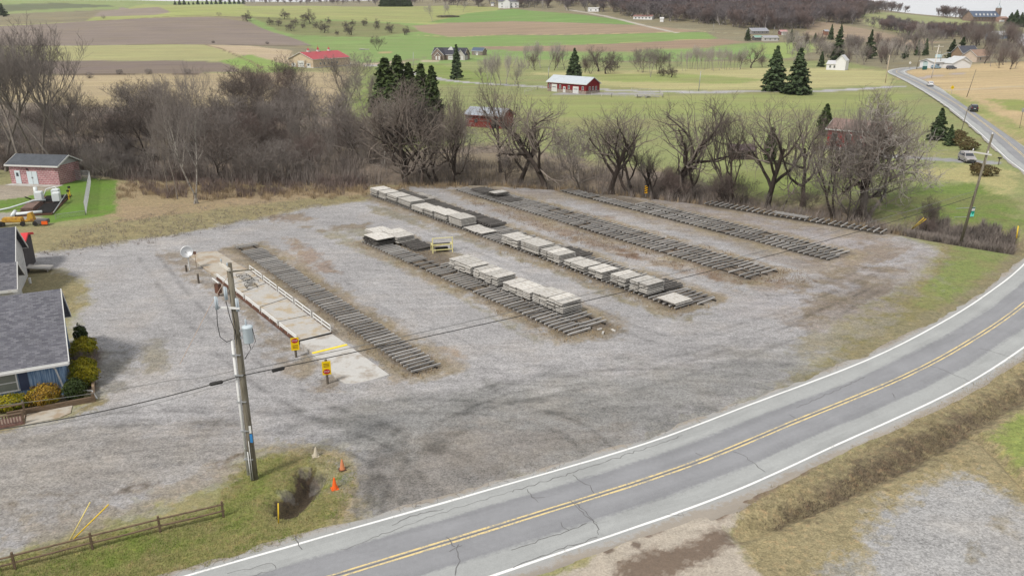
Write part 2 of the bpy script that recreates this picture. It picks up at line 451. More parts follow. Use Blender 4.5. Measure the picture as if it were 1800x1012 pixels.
# --- creek wood
zone('wood_floor', (122, 110, 98), .2, .9, 3, [(-600, 160), (0, 175), (200, 190), (420, 190), (600, 205), (700, 270), (860, 250), (960, 270), (1150, 300), (1300, 335), (1480, 358), (1600, 384), (1700, 392), (1795, 412), (1790, 424), (1680, 416), (1590, 410), (1500, 398), (1300, 363), (1100, 342), (900, 324), (650, 328), (400, 322), (205, 312), (0, 292), (-600, 290)], 5)
zone('dry_grass_strip', (150, 132, 104), .2, .9, 2, [(205, 318), (330, 322), (500, 330), (650, 328), (800, 322), (1000, 328), (1200, 346), (1400, 372), (1560, 396), (1600, 410), (1500, 400), (1300, 368), (1100, 345), (900, 334), (680, 336), (640, 350), (540, 360), (400, 384), (300, 402), (200, 404), (190, 372)], 2)
# --- near
zone('grass_verge', (138, 130, 96), .15, .9, 1, [(-600, 400), (0, 404), (200, 392), (390, 366), (560, 348), (640, 342), (660, 350), (540, 376), (420, 400), (300, 425), (150, 445), (60, 460), (130, 478), (170, 510), (150, 540), (128, 560), (-600, 640)], 1.5)
zone('lawn', (100, 132, 50), 0, .6, .4, [(-600, 360), (0, 340), (30, 322), (120, 318), (158, 312), (204, 318), (204, 374), (150, 384), (90, 392), (0, 384), (-600, 420)], 1)
zone('gravel_path', (158, 148, 132), .7, .3, .5, [(-600, 330), (0, 325), (25, 323), (108, 324), (88, 334), (50, 345), (0, 352), (-600, 370)], 1)
zone('gravel_path', (150, 146, 138), .8, .2, .5, [(-600, 390), (0, 373), (40, 372), (70, 378), (76, 385), (40, 390), (0, 394), (-600, 430)], 1)
zone('roadside', (132, 126, 98), .4, .8, .6, [(-400, 1150), (0, 1040), (0, 985), (250, 930), (390, 900), (395, 850), (480, 785), (600, 792), (650, 840), (640, 900), (800, 880), (1100, 772), (1300, 700), (1400, 652), (1500, 600), (1600, 550), (1700, 480), (1780, 440), (1800, 425), (1800, 405), (1900, 420), (1870, 480), (1797, 540), (1590, 664), (1200, 825), (600, 1012), (400, 1150)], 1)
zone('grass_verge', (128, 122, 84), .2, .9, 1, [(1430, 640), (1440, 590), (1490, 550), (1570, 515), (1640, 470), (1660, 420), (1600, 405), (1680, 415), (1788, 424), (1770, 450), (1700, 500), (1600, 560), (1500, 610)], 1.2)
zone('grass_verge', (122, 134, 76), 0, .9, .8, [(1605, 532), (1650, 478), (1680, 425), (1788, 430), (1760, 462), (1700, 506), (1640, 545)], 1.2)
zone('gravel_yard', (157, 155, 155), 1, 0, .9, YARD, 1.3)
zone('grass_verge', (128, 128, 76), 0, 1, .5, [(-400, 1150), (-400, 1010), (0, 985), (120, 955), (250, 925), (380, 890), (398, 845), (430, 812), (500, 792), (590, 798), (628, 830), (628, 885), (560, 935), (450, 965), (300, 1012), (150, 1050)], .6)
zone('grass_verge', (146, 132, 100), .2, 1, .7, [(450, 790), (520, 782), (600, 795), (640, 830), (640, 890), (600, 915), (560, 930), (600, 880), (605, 830), (560, 800)], .6)
zone('grass_verge', (118, 130, 62), 0, 1, .9, [(20, 1005), (150, 965), (300, 928), (390, 905), (440, 850), (470, 830), (500, 815), (470, 870), (430, 930), (300, 965), (180, 1000)], .6)
zone('ditch_earth', (66, 57, 46), .5, .8, .3, [(474, 890), (490, 868), (515, 850), (520, 828), (548, 818), (567, 832), (562, 850), (548, 868), (530, 890), (506, 908), (478, 905)], .4)
# darker silty apron by the road, brownish ground round the outer racks, bare pale lanes between rows
zone('gravel_yard', (139, 138, 136), 1, .05, 2.5, [(560, 760), (620, 700), (800, 690), (1000, 660), (1200, 640), (1430, 600), (1450, 622), (1400, 655), (1300, 706), (1150, 768), (900, 847), (760, 895), (700, 905), (650, 860), (600, 790)], 1.6)
zone('gravel_yard', (132, 128, 124), 1, .1, 2.0, [(640, 830), (720, 760), (850, 740), (1000, 745), (1120, 740), (1060, 790), (900, 845), (770, 890), (690, 912), (655, 915)], 1.2)
zone('gravel_yard', (141, 134, 129), .9, .35, 3.0, [(780, 332), (1000, 332), (1300, 358), (1560, 410), (1640, 440), (1580, 520), (1450, 600), (1400, 570), (1300, 500), (1100, 440), (900, 380)], 1.6)
zone('gravel_yard', (155, 153, 153), 1, .05, 2.0, [(900, 352), (1100, 402), (1300, 462), (1420, 500), (1440, 488), (1330, 445), (1150, 395), (1000, 352)], 1.4)
zone('gravel_yard', (153, 148, 148), 1, .1, 2.0, [(1100, 352), (1300, 392), (1480, 440), (1560, 440), (1500, 415), (1300, 372)], 1.4)
zone('gravel_yard', (159, 156, 157), 1, 0, 1.6, [(1270, 560), (1400, 545), (1500, 500), (1640, 440), (1610, 430), (1480, 480), (1300, 530)], 1.2)
zone('gravel_yard', (147, 143, 139), 1, .1, 2.0, [(-200, 800), (0, 760), (200, 750), (420, 760), (500, 780), (420, 800), (330, 850), (100, 900), (-200, 960)], 1.5)
# --- strips inside the yard
zone('yard_weeds', (132, 121, 106), .7, .5, 1.0, [(335, 445), (410, 432), (480, 470), (620, 565), (740, 650), (700, 662), (600, 590), (500, 510), (420, 470)], .8)
zone('yard_weeds', (130, 119, 104), .7, .5, 1.0, [(270, 440), (330, 445), (400, 500), (520, 605), (590, 665), (610, 690), (560, 690), (480, 640), (440, 560), (330, 490)], .8)
zone('yard_weeds', (138, 125, 112), .7, .5, 1.0, [(480, 430), (540, 460), (600, 520), (700, 590), (770, 630), (760, 650), (660, 590), (560, 510)], .8)
zone('yard_weeds', (139, 121, 107), .7, .5, .9, [(500, 415), (560, 440), (600, 480), (570, 478), (520, 450)], .8)
zone('yard_weeds', (132, 128, 110), .6, .6, .9, [(560, 405), (640, 400), (660, 430), (760, 490), (900, 570), (990, 605), (940, 600), (800, 520), (700, 470), (620, 440)], .8)
zone('yard_weeds', (127, 124, 101), .6, .6, .8, [(715, 440), (760, 440), (820, 448), (800, 462), (790, 480), (750, 465)], .8)
zone('yard_weeds', (133, 124, 109), .7, .5, .7, [(1000, 600), (1080, 580), (1105, 578), (1090, 595), (1020, 604)], .6)
zone('yard_weeds', (127, 121, 102), .6, .6, .8, [(640, 360), (700, 370), (790, 400), (880, 440), (1000, 480), (1100, 525), (1190, 560), (1270, 545), (1290, 535), (1200, 570), (1090, 530), (960, 475), (860, 440), (740, 400), (650, 372)], .8)
zone('yard_weeds', (132, 116, 101), .7, .5, 1.2, [(790, 340), (850, 365), (920, 390), (1000, 425), (1130, 460), (1290, 500), (1420, 512), (1400, 495), (1300, 492), (1150, 455), (1000, 400), (880, 362)], .8)
zone('yard_weeds', (115, 93, 77), .6, .5, 1.0, [(1080, 434), (1130, 440), (1120, 456), (1090, 450)], .5)
zone('yard_weeds', (119, 97, 81), .6, .5, 1.0, [(1230, 470), (1300, 490), (1310, 500), (1250, 490)], .5)
zone('yard_weeds', (123, 104, 88), .6, .5, .8, [(985, 408), (1022, 420), (1005, 424)], .5)
zone('yard_weeds', (133, 120, 107), .7, .5, 1.4, [(975, 335), (1050, 355), (1180, 395), (1330, 430), (1450, 470), (1540, 470), (1600, 440), (1520, 410), (1500, 440), (1460, 460), (1300, 425), (1120, 380)], .8)
zone('yard_weeds', (124, 105, 90), .7, .5, .8, [(1050, 378), (1080, 380), (1075, 388), (1055, 385)], .5)
zone('yard_weeds', (140, 130, 121), .7, .5, 1.5, [(1060, 345), (1240, 362), (1400, 395), (1560, 415), (1480, 420), (1330, 392), (1180, 372)], .8)
zone('yard_weeds', (122, 111, 99), .6, .6, 1.5, [(1400, 500), (1480, 470), (1560, 470), (1600, 470), (1570, 510), (1480, 548), (1400, 580), (1420, 540)], .8)
zone('yard_weeds', (140, 135, 119), .5, .6, 1.2, [(1425, 640), (1400, 610), (1440, 575), (1540, 560), (1600, 545), (1560, 580), (1490, 616)], .8)
zone('yard_weeds', (146, 131, 114), .7, .4, .6, [(740, 610), (800, 608), (820, 628), (790, 642), (760, 636)], .5)
zone('yard_weeds', (130, 117, 99), .6, .5, .6, [(520, 398), (600, 396), (655, 390), (640, 402), (560, 408)], .5)
zone('yard_weeds', (132, 116, 101), .7, .4, .8, [(470, 378), (530, 375), (560, 385), (520, 392), (480, 390)], .5)
zone('yard_weeds', (122, 119, 111), .8, .4, 1.0, [(170, 620), (225, 610), (235, 660), (215, 690), (170, 690), (165, 650)], .6)
zone('yard_weeds', (134, 130, 119), .8, .4, .8, [(240, 605), (290, 590), (300, 650), (260, 665)], .6)
zone('yard_weeds', (144, 136, 124), .7, .5, 1.2, [(0, 930), (60, 905), (200, 880), (330, 840), (440, 790), (440, 815), (395, 850), (300, 885), (200, 920), (80, 960), (0, 985)], .6)
zone('yard_weeds', (89, 79, 68), .7, .5, .5, [(185, 872), (230, 850), (270, 848), (260, 862), (220, 876), (195, 884)], .4)
zone('yard_weeds', (103, 91, 76), .6, .5, .6, [(370, 815), (420, 795), (440, 800), (425, 815), (385, 822)], .4)
zone('yard_weeds', (115, 108, 100), .8, .3, .8, [(0, 878), (70, 862), (150, 868), (170, 885), (100, 895), (20, 902)], .4)
zone('flower_bed', (96, 84, 68), .3, .8, .4, [(-100, 740), (0, 728), (130, 700), (165, 690), (170, 650), (160, 600), (128, 600), (118, 690), (-100, 735)], .5)
zone('grass_verge', (134, 124, 92), .3, .9, .4, [(-100, 770), (0, 745), (115, 735), (160, 705), (185, 692), (180, 710), (130, 728), (60, 742), (-100, 790)], .5)
# dark soil under the racks, shade between the crossbars painted into its tone
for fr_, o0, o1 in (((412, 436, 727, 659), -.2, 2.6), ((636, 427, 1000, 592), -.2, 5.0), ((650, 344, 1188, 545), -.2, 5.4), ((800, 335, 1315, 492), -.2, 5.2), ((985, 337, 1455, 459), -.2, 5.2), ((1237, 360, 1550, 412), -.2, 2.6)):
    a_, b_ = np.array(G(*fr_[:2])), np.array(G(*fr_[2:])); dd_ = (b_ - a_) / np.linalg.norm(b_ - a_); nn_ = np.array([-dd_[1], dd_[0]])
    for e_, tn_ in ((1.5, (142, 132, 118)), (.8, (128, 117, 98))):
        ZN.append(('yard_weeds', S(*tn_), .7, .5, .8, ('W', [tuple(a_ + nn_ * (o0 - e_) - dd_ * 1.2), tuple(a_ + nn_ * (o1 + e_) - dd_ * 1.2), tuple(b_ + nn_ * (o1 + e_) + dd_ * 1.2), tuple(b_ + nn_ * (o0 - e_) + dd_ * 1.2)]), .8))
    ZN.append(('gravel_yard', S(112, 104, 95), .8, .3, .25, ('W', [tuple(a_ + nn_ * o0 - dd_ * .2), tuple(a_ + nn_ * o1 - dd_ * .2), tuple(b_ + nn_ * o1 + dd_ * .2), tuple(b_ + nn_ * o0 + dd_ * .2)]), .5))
# --- right-hand corner across the road
zone('grass_verge', (146, 135, 102), .1, 1, .4, [(1280, 905), (1330, 870), (1450, 812), (1560, 760), (1680, 690), (1800, 615), (2000, 480), (2300, 500), (2300, 1150), (1100, 1150), (1320, 985), (1290, 940)], .6)
zone('grass_verge', (144, 134, 100), .1, 1, .6, [(1400, 845), (1500, 800), (1600, 760), (1700, 700), (1800, 640), (1800, 670), (1700, 728), (1560, 800), (1460, 850)], .6)
zone('ditch_earth', (104, 92, 74), .3, 1, .9, [(1345, 905), (1440, 852), (1540, 792), (1640, 746), (1740, 698), (1820, 648), (1840, 675), (1730, 742), (1650, 792), (1560, 838), (1440, 893), (1360, 928)], .5)
zone('grass_verge', (130, 142, 76), 0, 1, .5, [(1740, 765), (1800, 720), (2000, 640), (2100, 800), (1850, 850), (1790, 820)], .6)
zone('gravel_patch', (158, 157, 156), 1, 0, .8, [(1560, 895), (1640, 845), (1700, 828), (1760, 870), (1800, 890), (2200, 900), (2200, 1150), (1440, 1150), (1520, 990), (1525, 925)], .6)
zone('gravel_patch', (150, 148, 141), .8, .3, .6, [(1460, 985), (1500, 975), (1520, 1012), (1500, 1100), (1400, 1100)], .4)
zone('yard_weeds', (133, 125, 108), .5, .7, .5, [(1735, 910), (1790, 900), (1820, 930), (1790, 940), (1740, 928)], .4)
zone('yard_weeds', (128, 122, 107), .5, .7, .5, [(1700, 960), (1722, 950), (1720, 985), (1700, 990)], .4)
zone('dirt_shoulder', (176, 166, 152), .5, .1, .3, [(1010, 1000), (1060, 962), (1150, 925), (1250, 893), (1290, 880), (1330, 862), (1300, 900), (1285, 930), (1310, 985), (1360, 1030), (1400, 1150), (700, 1150), (860, 1040)], .5)
zone('wet_dirt', (118, 102, 88), .3, .1, .35, [(1080, 1020), (1085, 990), (1130, 972), (1200, 958), (1240, 942), (1270, 925), (1285, 930), (1292, 955), (1262, 972), (1215, 995), (1160, 1030)], .4)
zone('wet_dirt', (122, 104, 88), .3, .1, .25, [(1245, 890), (1290, 872), (1350, 850), (1450, 800), (1460, 806), (1360, 862), (1300, 895), (1262, 915), (1250, 905)], .4)
zone('wet_dirt', (116, 102, 90), .3, .1, .12, [(1058, 968), (1075, 960), (1082, 966), (1066, 975)], .3)
zone('wet_dirt', (116, 102, 90), .3, .1, .12, [(1110, 952), (1128, 954), (1126, 966), (1114, 962)], .3)
zone('wet_dirt', (120, 104, 92), .3, .1, .12, [(1128, 940), (1165, 925), (1168, 930), (1140, 945)], .3)
# side lanes (thin strips of gravel road in the valley)
LANES = [([(1580, 152), (1450, 160), (1330, 161), (1200, 162), (1060, 158), (900, 150), (800, 143), (740, 132), (680, 118), (600, 112)], 2.6, (168, 166, 168), 'lane'),
         ([(1190, 58), (1120, 42), (1060, 28), (1000, 18)], 2.5, (176, 170, 160), 'lane'),
         ([(1350, 60), (1270, 58), (1190, 50)], 1.0, (160, 158, 130), 'lane'),
         ([(1740, 286), (1690, 283), (1600, 277), (1540, 272)], 1.8, (150, 150, 152), 'driveway'),
         ([(1645, 158), (1720, 156), (1800, 152), (1900, 150)], 2.2, (180, 166, 140), 'lane'),
         ([(1598, 142), (1640, 134), (1690, 130)], 2.4, (165, 155, 150), 'lane'),
         ([(760, 108), (700, 110), (650, 113)], 4, (186, 170, 150), 'driveway'),
         ([(985, 165), (1060, 165), (1150, 165)], 3.0, (150, 148, 150), 'driveway'),
         ([(-300, 82), (0, 80), (200, 79.5), (360, 78.5), (440, 79.5), (500, 81), (545, 81)], 1.3, (92, 80, 66), 'field_margin'),
         ([(-200, 138), (0, 133), (150, 131.5), (300, 131), (420, 129), (520, 127)], 1.1, (96, 82, 66), 'field_margin'),
         ([(360, 79), (400, 90), (440, 108), (460, 120)], .8, (120, 104, 80), 'field_margin'),
         ([(170, 37), (240, 33), (330, 28), (400, 30), (440, 33)], 1.4, (112, 96, 76), 'field_margin'),
         ([(500, 64), (560, 64), (640, 65), (700, 64)], .9, (104, 96, 70), 'field_margin'),
         ([(640, 94), (760, 89), (900, 82), (1100, 75), (1270, 69)], 1.0, (170, 150, 112), 'field_margin'),
         ([(735, 62), (800, 65), (900, 61), (1100, 59), (1240, 56)], 1.0, (176, 160, 120), 'field_margin'),
         ([(1795, 60), (1800, 80)], 4.0, (190, 190, 195), 'lane')]

NA = 1040
A_ = np.linspace(-1.12, 1.08, NA)
_py = np.concatenate([np.arange(1240, 95, -2.0)])
_, _h, _d = ray(np.full(_py.shape, 900.), _py)
_Dn = -CAMH * _h / _d
Dg = list(_Dn)
while Dg[-1] < 1250: Dg.append(Dg[-1] + 4.0)
while Dg[-1] < 4400: Dg.append(Dg[-1] * 1.025)
Dg = np.array(Dg)
GX = (A_[None, :] * Dg[:, None]); GY = np.repeat(Dg[:, None], NA, 1)
GZ = terr_fine(GX, GY)
xf, yf = GX.ravel(), GY.ravel()
Cc = np.empty((xf.size, 3)); Cc[:] = S(140, 138, 100)
Kk = np.zeros((xf.size, 3)); Kk[:, 1] = .8
Zi = np.zeros(xf.size, np.int16)
znames = ['ground']
nz1 = {}
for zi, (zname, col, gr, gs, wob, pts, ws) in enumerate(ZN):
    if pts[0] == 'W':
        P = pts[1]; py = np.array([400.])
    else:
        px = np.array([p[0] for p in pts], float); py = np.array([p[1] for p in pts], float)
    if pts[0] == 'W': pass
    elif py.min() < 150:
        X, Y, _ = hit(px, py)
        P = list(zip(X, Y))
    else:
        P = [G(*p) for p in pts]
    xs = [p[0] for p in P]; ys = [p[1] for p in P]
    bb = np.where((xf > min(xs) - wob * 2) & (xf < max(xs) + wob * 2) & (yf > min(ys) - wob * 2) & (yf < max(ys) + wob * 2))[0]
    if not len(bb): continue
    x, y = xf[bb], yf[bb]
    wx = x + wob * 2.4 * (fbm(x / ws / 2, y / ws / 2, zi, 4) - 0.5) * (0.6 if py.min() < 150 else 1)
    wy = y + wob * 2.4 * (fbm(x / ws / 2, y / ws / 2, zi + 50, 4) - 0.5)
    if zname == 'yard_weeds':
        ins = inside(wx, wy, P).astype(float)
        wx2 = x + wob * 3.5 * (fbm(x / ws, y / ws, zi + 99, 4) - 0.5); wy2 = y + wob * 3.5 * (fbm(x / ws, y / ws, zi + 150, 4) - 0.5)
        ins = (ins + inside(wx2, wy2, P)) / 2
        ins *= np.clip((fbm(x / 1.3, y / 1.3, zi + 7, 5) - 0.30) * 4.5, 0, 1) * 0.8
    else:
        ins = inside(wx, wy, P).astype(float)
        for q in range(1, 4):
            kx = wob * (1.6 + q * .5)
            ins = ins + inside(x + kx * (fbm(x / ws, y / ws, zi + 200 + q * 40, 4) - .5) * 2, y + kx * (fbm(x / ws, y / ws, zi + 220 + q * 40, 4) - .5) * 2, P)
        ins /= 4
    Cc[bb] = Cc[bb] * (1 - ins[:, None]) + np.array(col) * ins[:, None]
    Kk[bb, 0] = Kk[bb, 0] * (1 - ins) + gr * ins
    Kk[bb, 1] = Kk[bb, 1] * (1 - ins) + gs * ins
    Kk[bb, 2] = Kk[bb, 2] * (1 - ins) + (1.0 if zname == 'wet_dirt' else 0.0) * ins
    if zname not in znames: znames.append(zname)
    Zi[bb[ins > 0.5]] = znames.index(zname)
for pts, hw, tone, zname in LANES:
    X, Y, _ = hit([p[0] for p in pts], [p[1] for p in pts])
    P = catmull(list(zip(X, Y)), 6)
    bb = np.where((xf > min(X) - 9) & (xf < max(X) + 9) & (yf > min(Y) - 9) & (yf < max(Y) + 9))[0]
    if not len(bb): continue
    d = seg_dist(xf[bb], yf[bb], P) + (fbm(xf[bb] / 2, yf[bb] / 2, 77, 3) - .5) * 1.0
    ins = np.clip((hw + .3 - d) / 0.6, 0, 1)
    Cc[bb] = Cc[bb] * (1 - ins[:, None]) + np.array(S(*tone)) * ins[:, None]
    Kk[bb, 0] = Kk[bb, 0] * (1 - ins) + .5 * ins; Kk[bb, 1] *= 1 - ins
    if zname not in znames: znames.append(zname)
    Zi[bb[ins > 0.5]] = znames.index(zname)
# wheel tracks pressed into the gravel: bare grey stone where tyres run, dark silt thrown up beside them
TRK = [([(690, 905), (640, 850), (560, 790), (430, 760), (200, 790), (0, 840)], 1.5, .93), ([(760, 890), (690, 820), (560, 758), (380, 745), (150, 770), (-100, 800)], .5, .8),
       ([(900, 842), (780, 790), (640, 745), (480, 730), (250, 740), (0, 780)], .6, .74), ([(1250, 715), (1050, 720), (850, 745), (700, 790), (655, 850), (660, 900)], .6, .72),
       ([(1300, 690), (1100, 690), (850, 715), (600, 740), (300, 745)], .6, .76), ([(1380, 640), (1200, 640), (1000, 660), (800, 690), (560, 720), (200, 720)], .6, .8),
       ([(1450, 600), (1300, 610), (1150, 625), (980, 650), (850, 700), (760, 800)], .6, .78), ([(660, 700), (560, 640), (420, 560), (330, 480), (300, 430)], 1.3, 1.06),
       ([(620, 480), (720, 560), (860, 640), (1000, 690), (1200, 690)], 1.2, 1.07), ([(560, 400), (780, 500), (960, 600), (1150, 640), (1400, 610)], 1.0, 1.06),
       ([(700, 390), (860, 460), (1060, 545), (1200, 590), (1400, 570), (1560, 500)], 1.6, 1.08), ([(900, 385), (1100, 450), (1300, 520), (1450, 520)], 1.5, 1.08), ([(1000, 370), (1200, 420), (1400, 480), (1550, 490)], 1.5, 1.08), ([(690, 560), (770, 610), (880, 690)], .3, .86)]
RUT = [[(660, 915), (650, 860), (600, 810), (500, 775), (330, 770), (100, 800)], [(700, 910), (700, 850), (640, 790), (560, 750), (400, 735), (150, 740)], [(820, 875), (760, 820), (690, 770), (560, 720), (430, 640), (330, 540), (260, 450)],
       [(900, 845), (860, 790), (740, 735), (600, 690), (470, 600), (370, 500), (300, 430), (400, 400), (540, 380)], [(1050, 790), (1000, 750), (880, 720), (700, 715), (450, 745), (200, 765)], [(1200, 740), (1100, 715), (900, 715), (760, 740), (690, 800), (680, 880)], [(1350, 675), (1250, 660), (1080, 660), (900, 680), (760, 730)],
       [(1430, 630), (1330, 620), (1180, 630), (1010, 660), (850, 720), (740, 810)], [(640, 880), (700, 800), (820, 740), (1000, 700), (1200, 650), (1400, 580), (1540, 500)], [(1400, 560), (1250, 600), (1060, 640), (900, 650), (760, 580), (620, 490), (560, 430)], [(1560, 480), (1450, 530), (1300, 580), (1180, 600), (1000, 530), (860, 460), (700, 400)],
       [(720, 890), (760, 800), (900, 740), (1060, 700)], [(480, 760), (600, 770), (690, 820), (740, 890)], [(1580, 450), (1480, 500), (1380, 520), (1240, 500), (1050, 430), (900, 375)]]
for q, pl in enumerate(RUT):
    P_ = catmull([G(*p) for p in pl], 6)
    T_ = np.gradient(np.array(P_), axis=0); T_ /= np.linalg.norm(T_, axis=1)[:, None] + 1e-6
    for sg in (-.95, .95):
        TRK.append(('W', [tuple(p) for p in np.array(P_) + np.stack([-T_[:, 1], T_[:, 0]], 1) * sg], .16 + .05 * (q % 3), (.74, .80, .70, 1.14)[q % 4]))
yz = znames.index('gravel_yard')
for tr_ in TRK:
    if tr_[0] == 'W': P, wd, fac = tr_[1:]
    else:
        pts, wd, fac = tr_; P = catmull([G(*p) for p in pts], 8)
    bb = np.where((Kk[:, 0] > .5) & (yf < 110) & (xf > min(p[0] for p in P) - 3) & (xf < max(p[0] for p in P) + 3))[0]
    d = seg_dist(xf[bb], yf[bb], P)
    br = np.clip(fbm(xf[bb] / 1.5, yf[bb] / 1.5, 31, 4) * 2.4 - .6, 0, 1)
    k = np.exp(-(d / wd) ** 2) * br
    Cc[bb] *= (1 + (fac - 1) * k)[:, None]
# plough furrow lines and broad mottle
lf = fbm(xf / 9, yf / 9, 61, 4) - .5
lf2 = fbm(xf / 45, yf / 14, 62, 4) - .5
Cc *= (1 + 0.30 * lf * np.clip(Kk[:, 0] + .3, 0, 1) + 0.42 * lf2 * np.clip(yf / 250 - .4, 0, 1) * Kk[:, 1])[:, None]
g3 = fbm(xf / 2.2, yf / 2.2, 63, 4)
g4 = fbm(xf / 26, yf / 8, 64, 4)
mix_ = np.clip((np.where(yf > 110, g4, g3) - .44) * 4, 0, 1) * Kk[:, 1] * .5
Cc = Cc * (1 - mix_[:, None]) + np.array(S(146, 134, 100)) * (Cc.mean(1) / 0.17 * .9 + .1)[:, None].clip(.4, 1.3) * mix_[:, None]
Cc = Cc.clip(.01, .7)

gm, nt, b = new_mat('ground')
ac = nd(nt, 'ShaderNodeAttribute', attribute_name='tone').outputs['Color']
ak = nd(nt, 'ShaderNodeSeparateColor', {0: nd(nt, 'ShaderNodeAttribute', attribute_name='kind_mix').outputs['Color']}).outputs
pos = nd(nt, 'ShaderNodeNewGeometry').outputs['Position']
n1 = noise(nt, pos, 2.2, 6, .7); n2 = noise(nt, pos, 9.0, 4, .75); n3 = noise(nt, scaled(nt, pos, (0.45, 1.5, 1)), .6, 6, .66)
vor = nd(nt, 'ShaderNodeTexVoronoi', {'Vector': pos, 'Scale': 11.0}).outputs['Color']
vs = nd(nt, 'ShaderNodeSeparateColor', {0: vor}).outputs[0]
vor2 = nd(nt, 'ShaderNodeTexVoronoi', {'Vector': pos, 'Scale': 4.0}).outputs['Color']
vs2 = nd(nt, 'ShaderNodeSeparateColor', {0: vor2}).outputs[1]
def cen(x, k): return mth(nt, 'MULTIPLY', mth(nt, 'SUBTRACT', x, .5), k)
n5 = noise(nt, pos, .16, 6, .68); n6 = noise(nt, scaled(nt, pos, (.014, .16, 0)), 1.0, 5, .7)
farf = nd(nt, 'ShaderNodeMapRange', {0: nd(nt, 'ShaderNodeSeparateXYZ', {0: pos}).outputs[1], 1: 130.0, 2: 330.0, 3: 0.0, 4: 1.3}).outputs[0]
gsum = mth(nt, 'ADD', mth(nt, 'ADD', cen(n2, 1.0), cen(vs, .5)), mth(nt, 'ADD', cen(n1, .9), mth(nt, 'ADD', cen(n3, .9), cen(n5, .7))))
ssum = mth(nt, 'ADD', mth(nt, 'ADD', cen(n2, 2.2), cen(vs2, .35)), mth(nt, 'ADD', cen(n1, 1.3), cen(n3, .6)))
val = mth(nt, 'ADD', 1.0, mth(nt, 'ADD', mth(nt, 'MULTIPLY', gsum, mth(nt, 'ADD', mth(nt, 'MULTIPLY', ak[0], .85), .1)), mth(nt, 'MULTIPLY', ssum, mth(nt, 'MULTIPLY', ak[1], .8))))
val = mth(nt, 'ADD', val, mth(nt, 'MULTIPLY', farf, cen(n6, .8)))
val = mth(nt, 'MAXIMUM', val, .25)
vv = nd(nt, 'ShaderNodeCombineColor', {0: val, 1: val, 2: val}).outputs[0]
c0 = mixc(nt, 1.0, ac, vv, 'MULTIPLY')
fdry = nd(nt, 'ShaderNodeMapRange', {0: n1, 1: .52, 2: .66, 3: 0.0, 4: .5}).outputs[0]
c0 = mixc(nt, mth(nt, 'MULTIPLY', fdry, ak[1]), c0, mixc(nt, 1.0, (1.25, 1.0, .95, 1), c0, 'MULTIPLY'))
fdirt = nd(nt, 'ShaderNodeMapRange', {0: n5, 1: .48, 2: .66, 3: 0.0, 4: .5}).outputs[0]
c0 = mixc(nt, mth(nt, 'MULTIPLY', fdirt, ak[0]), c0, mixc(nt, 1.0, (.88, .82, .74, 1), c0, 'MULTIPLY'))
nt.links.new(c0, b.inputs['Base Color'])
nt.links.new(nd(nt, 'ShaderNodeMapRange', {0: ak[2], 1: 0.0, 2: 1.0, 3: .95, 4: .55}).outputs[0], b.inputs['Roughness'])
hgt = mth(nt, 'ADD', n2, mth(nt, 'MULTIPLY', n1, .8))
bmp = nd(nt, 'ShaderNodeBump', {'Strength': .55, 'Distance': .06, 'Height': hgt})
nt.links.new(bmp.outputs[0], b.inputs['Normal'])

nr = len(Dg)
idx = np.arange(nr * NA).reshape(nr, NA)
Q = np.stack([idx[:-1, :-1].ravel(), idx[:-1, 1:].ravel(), idx[1:, 1:].ravel(), idx[1:, :-1].ravel()], 1)
qz = Zi[Q[:, 0]]
Vg = np.stack([xf, yf, GZ.ravel()], 1)
C4 = np.concatenate([Cc, np.ones((len(Cc), 1))], 1).astype(np.float32)
K4 = np.concatenate([Kk, np.ones((len(Kk), 1))], 1).astype(np.float32)
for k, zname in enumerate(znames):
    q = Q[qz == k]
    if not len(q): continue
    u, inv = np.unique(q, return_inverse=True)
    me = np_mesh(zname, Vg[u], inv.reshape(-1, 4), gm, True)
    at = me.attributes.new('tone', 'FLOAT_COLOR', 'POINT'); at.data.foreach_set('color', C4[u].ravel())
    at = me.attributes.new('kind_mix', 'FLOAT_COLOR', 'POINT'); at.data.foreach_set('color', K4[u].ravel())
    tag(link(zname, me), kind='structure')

# ------------------------------------------------------------------ road with painted lines
def zroad(x, y): return float(terr(np.array([x]), np.array([y]))[0]) + 0.05 + max(0, (y - 120)) * .0006
RC = [np.array(p) for p in ROADC]
def road_frames():
    out = []; L = 0
    for i, p in enumerate(RC):
        t = RC[min(i + 1, len(RC) - 1)] - RC[max(i - 1, 0)]; t = t / np.linalg.norm(t)
        if i: L += np.linalg.norm(p - RC[i - 1])
        out.append((p, np.array([-t[1], t[0]]), L))
    return out
RF = road_frames()
def road_strip(name, offs, mat, dz, wob=None, cols=1, parent=None, i0=0, i1=None):
    V, UV = [], []
    fr = RF[i0:i1]
    n = len(offs)
    for p, nr_, L in fr:
        zc = zroad(p[0], p[1])
        for k, o in enumerate(offs):
            oo = o + (wob(k, L) if wob else 0)
            q = p + nr_ * oo
            V.append((q[0], q[1], zc + dz - abs(o) * .012)); UV.append((oo, L))
    Fc = [(i * n + k + 1, i * n + k, (i + 1) * n + k, (i + 1) * n + k + 1) for i in range(len(fr) - 1) for k in range(n - 1)]
    me = np_mesh(name, V, Fc, mat, True)
    uv = me.uv_layers.new(name='UVMap')
    li = np.empty(len(me.loops), np.int32); me.loops.foreach_get('vertex_index', li)
    uv.data.foreach_set('uv', np.array(UV, np.float32)[li].ravel())
    return tag(link(name, me, parent), kind='structure')
# densify the centre line so edges can wander
_d = []
for i in range(len(RC) - 1):
    n = max(1, int(np.linalg.norm(RC[i + 1] - RC[i]) / .35)) if RC[i][1] < 110 else 2
    for k in range(n): _d.append(RC[i] * (1 - k / n) + RC[i + 1] * k / n)
RC = _d + [RC[-1]]
RF = road_frames()

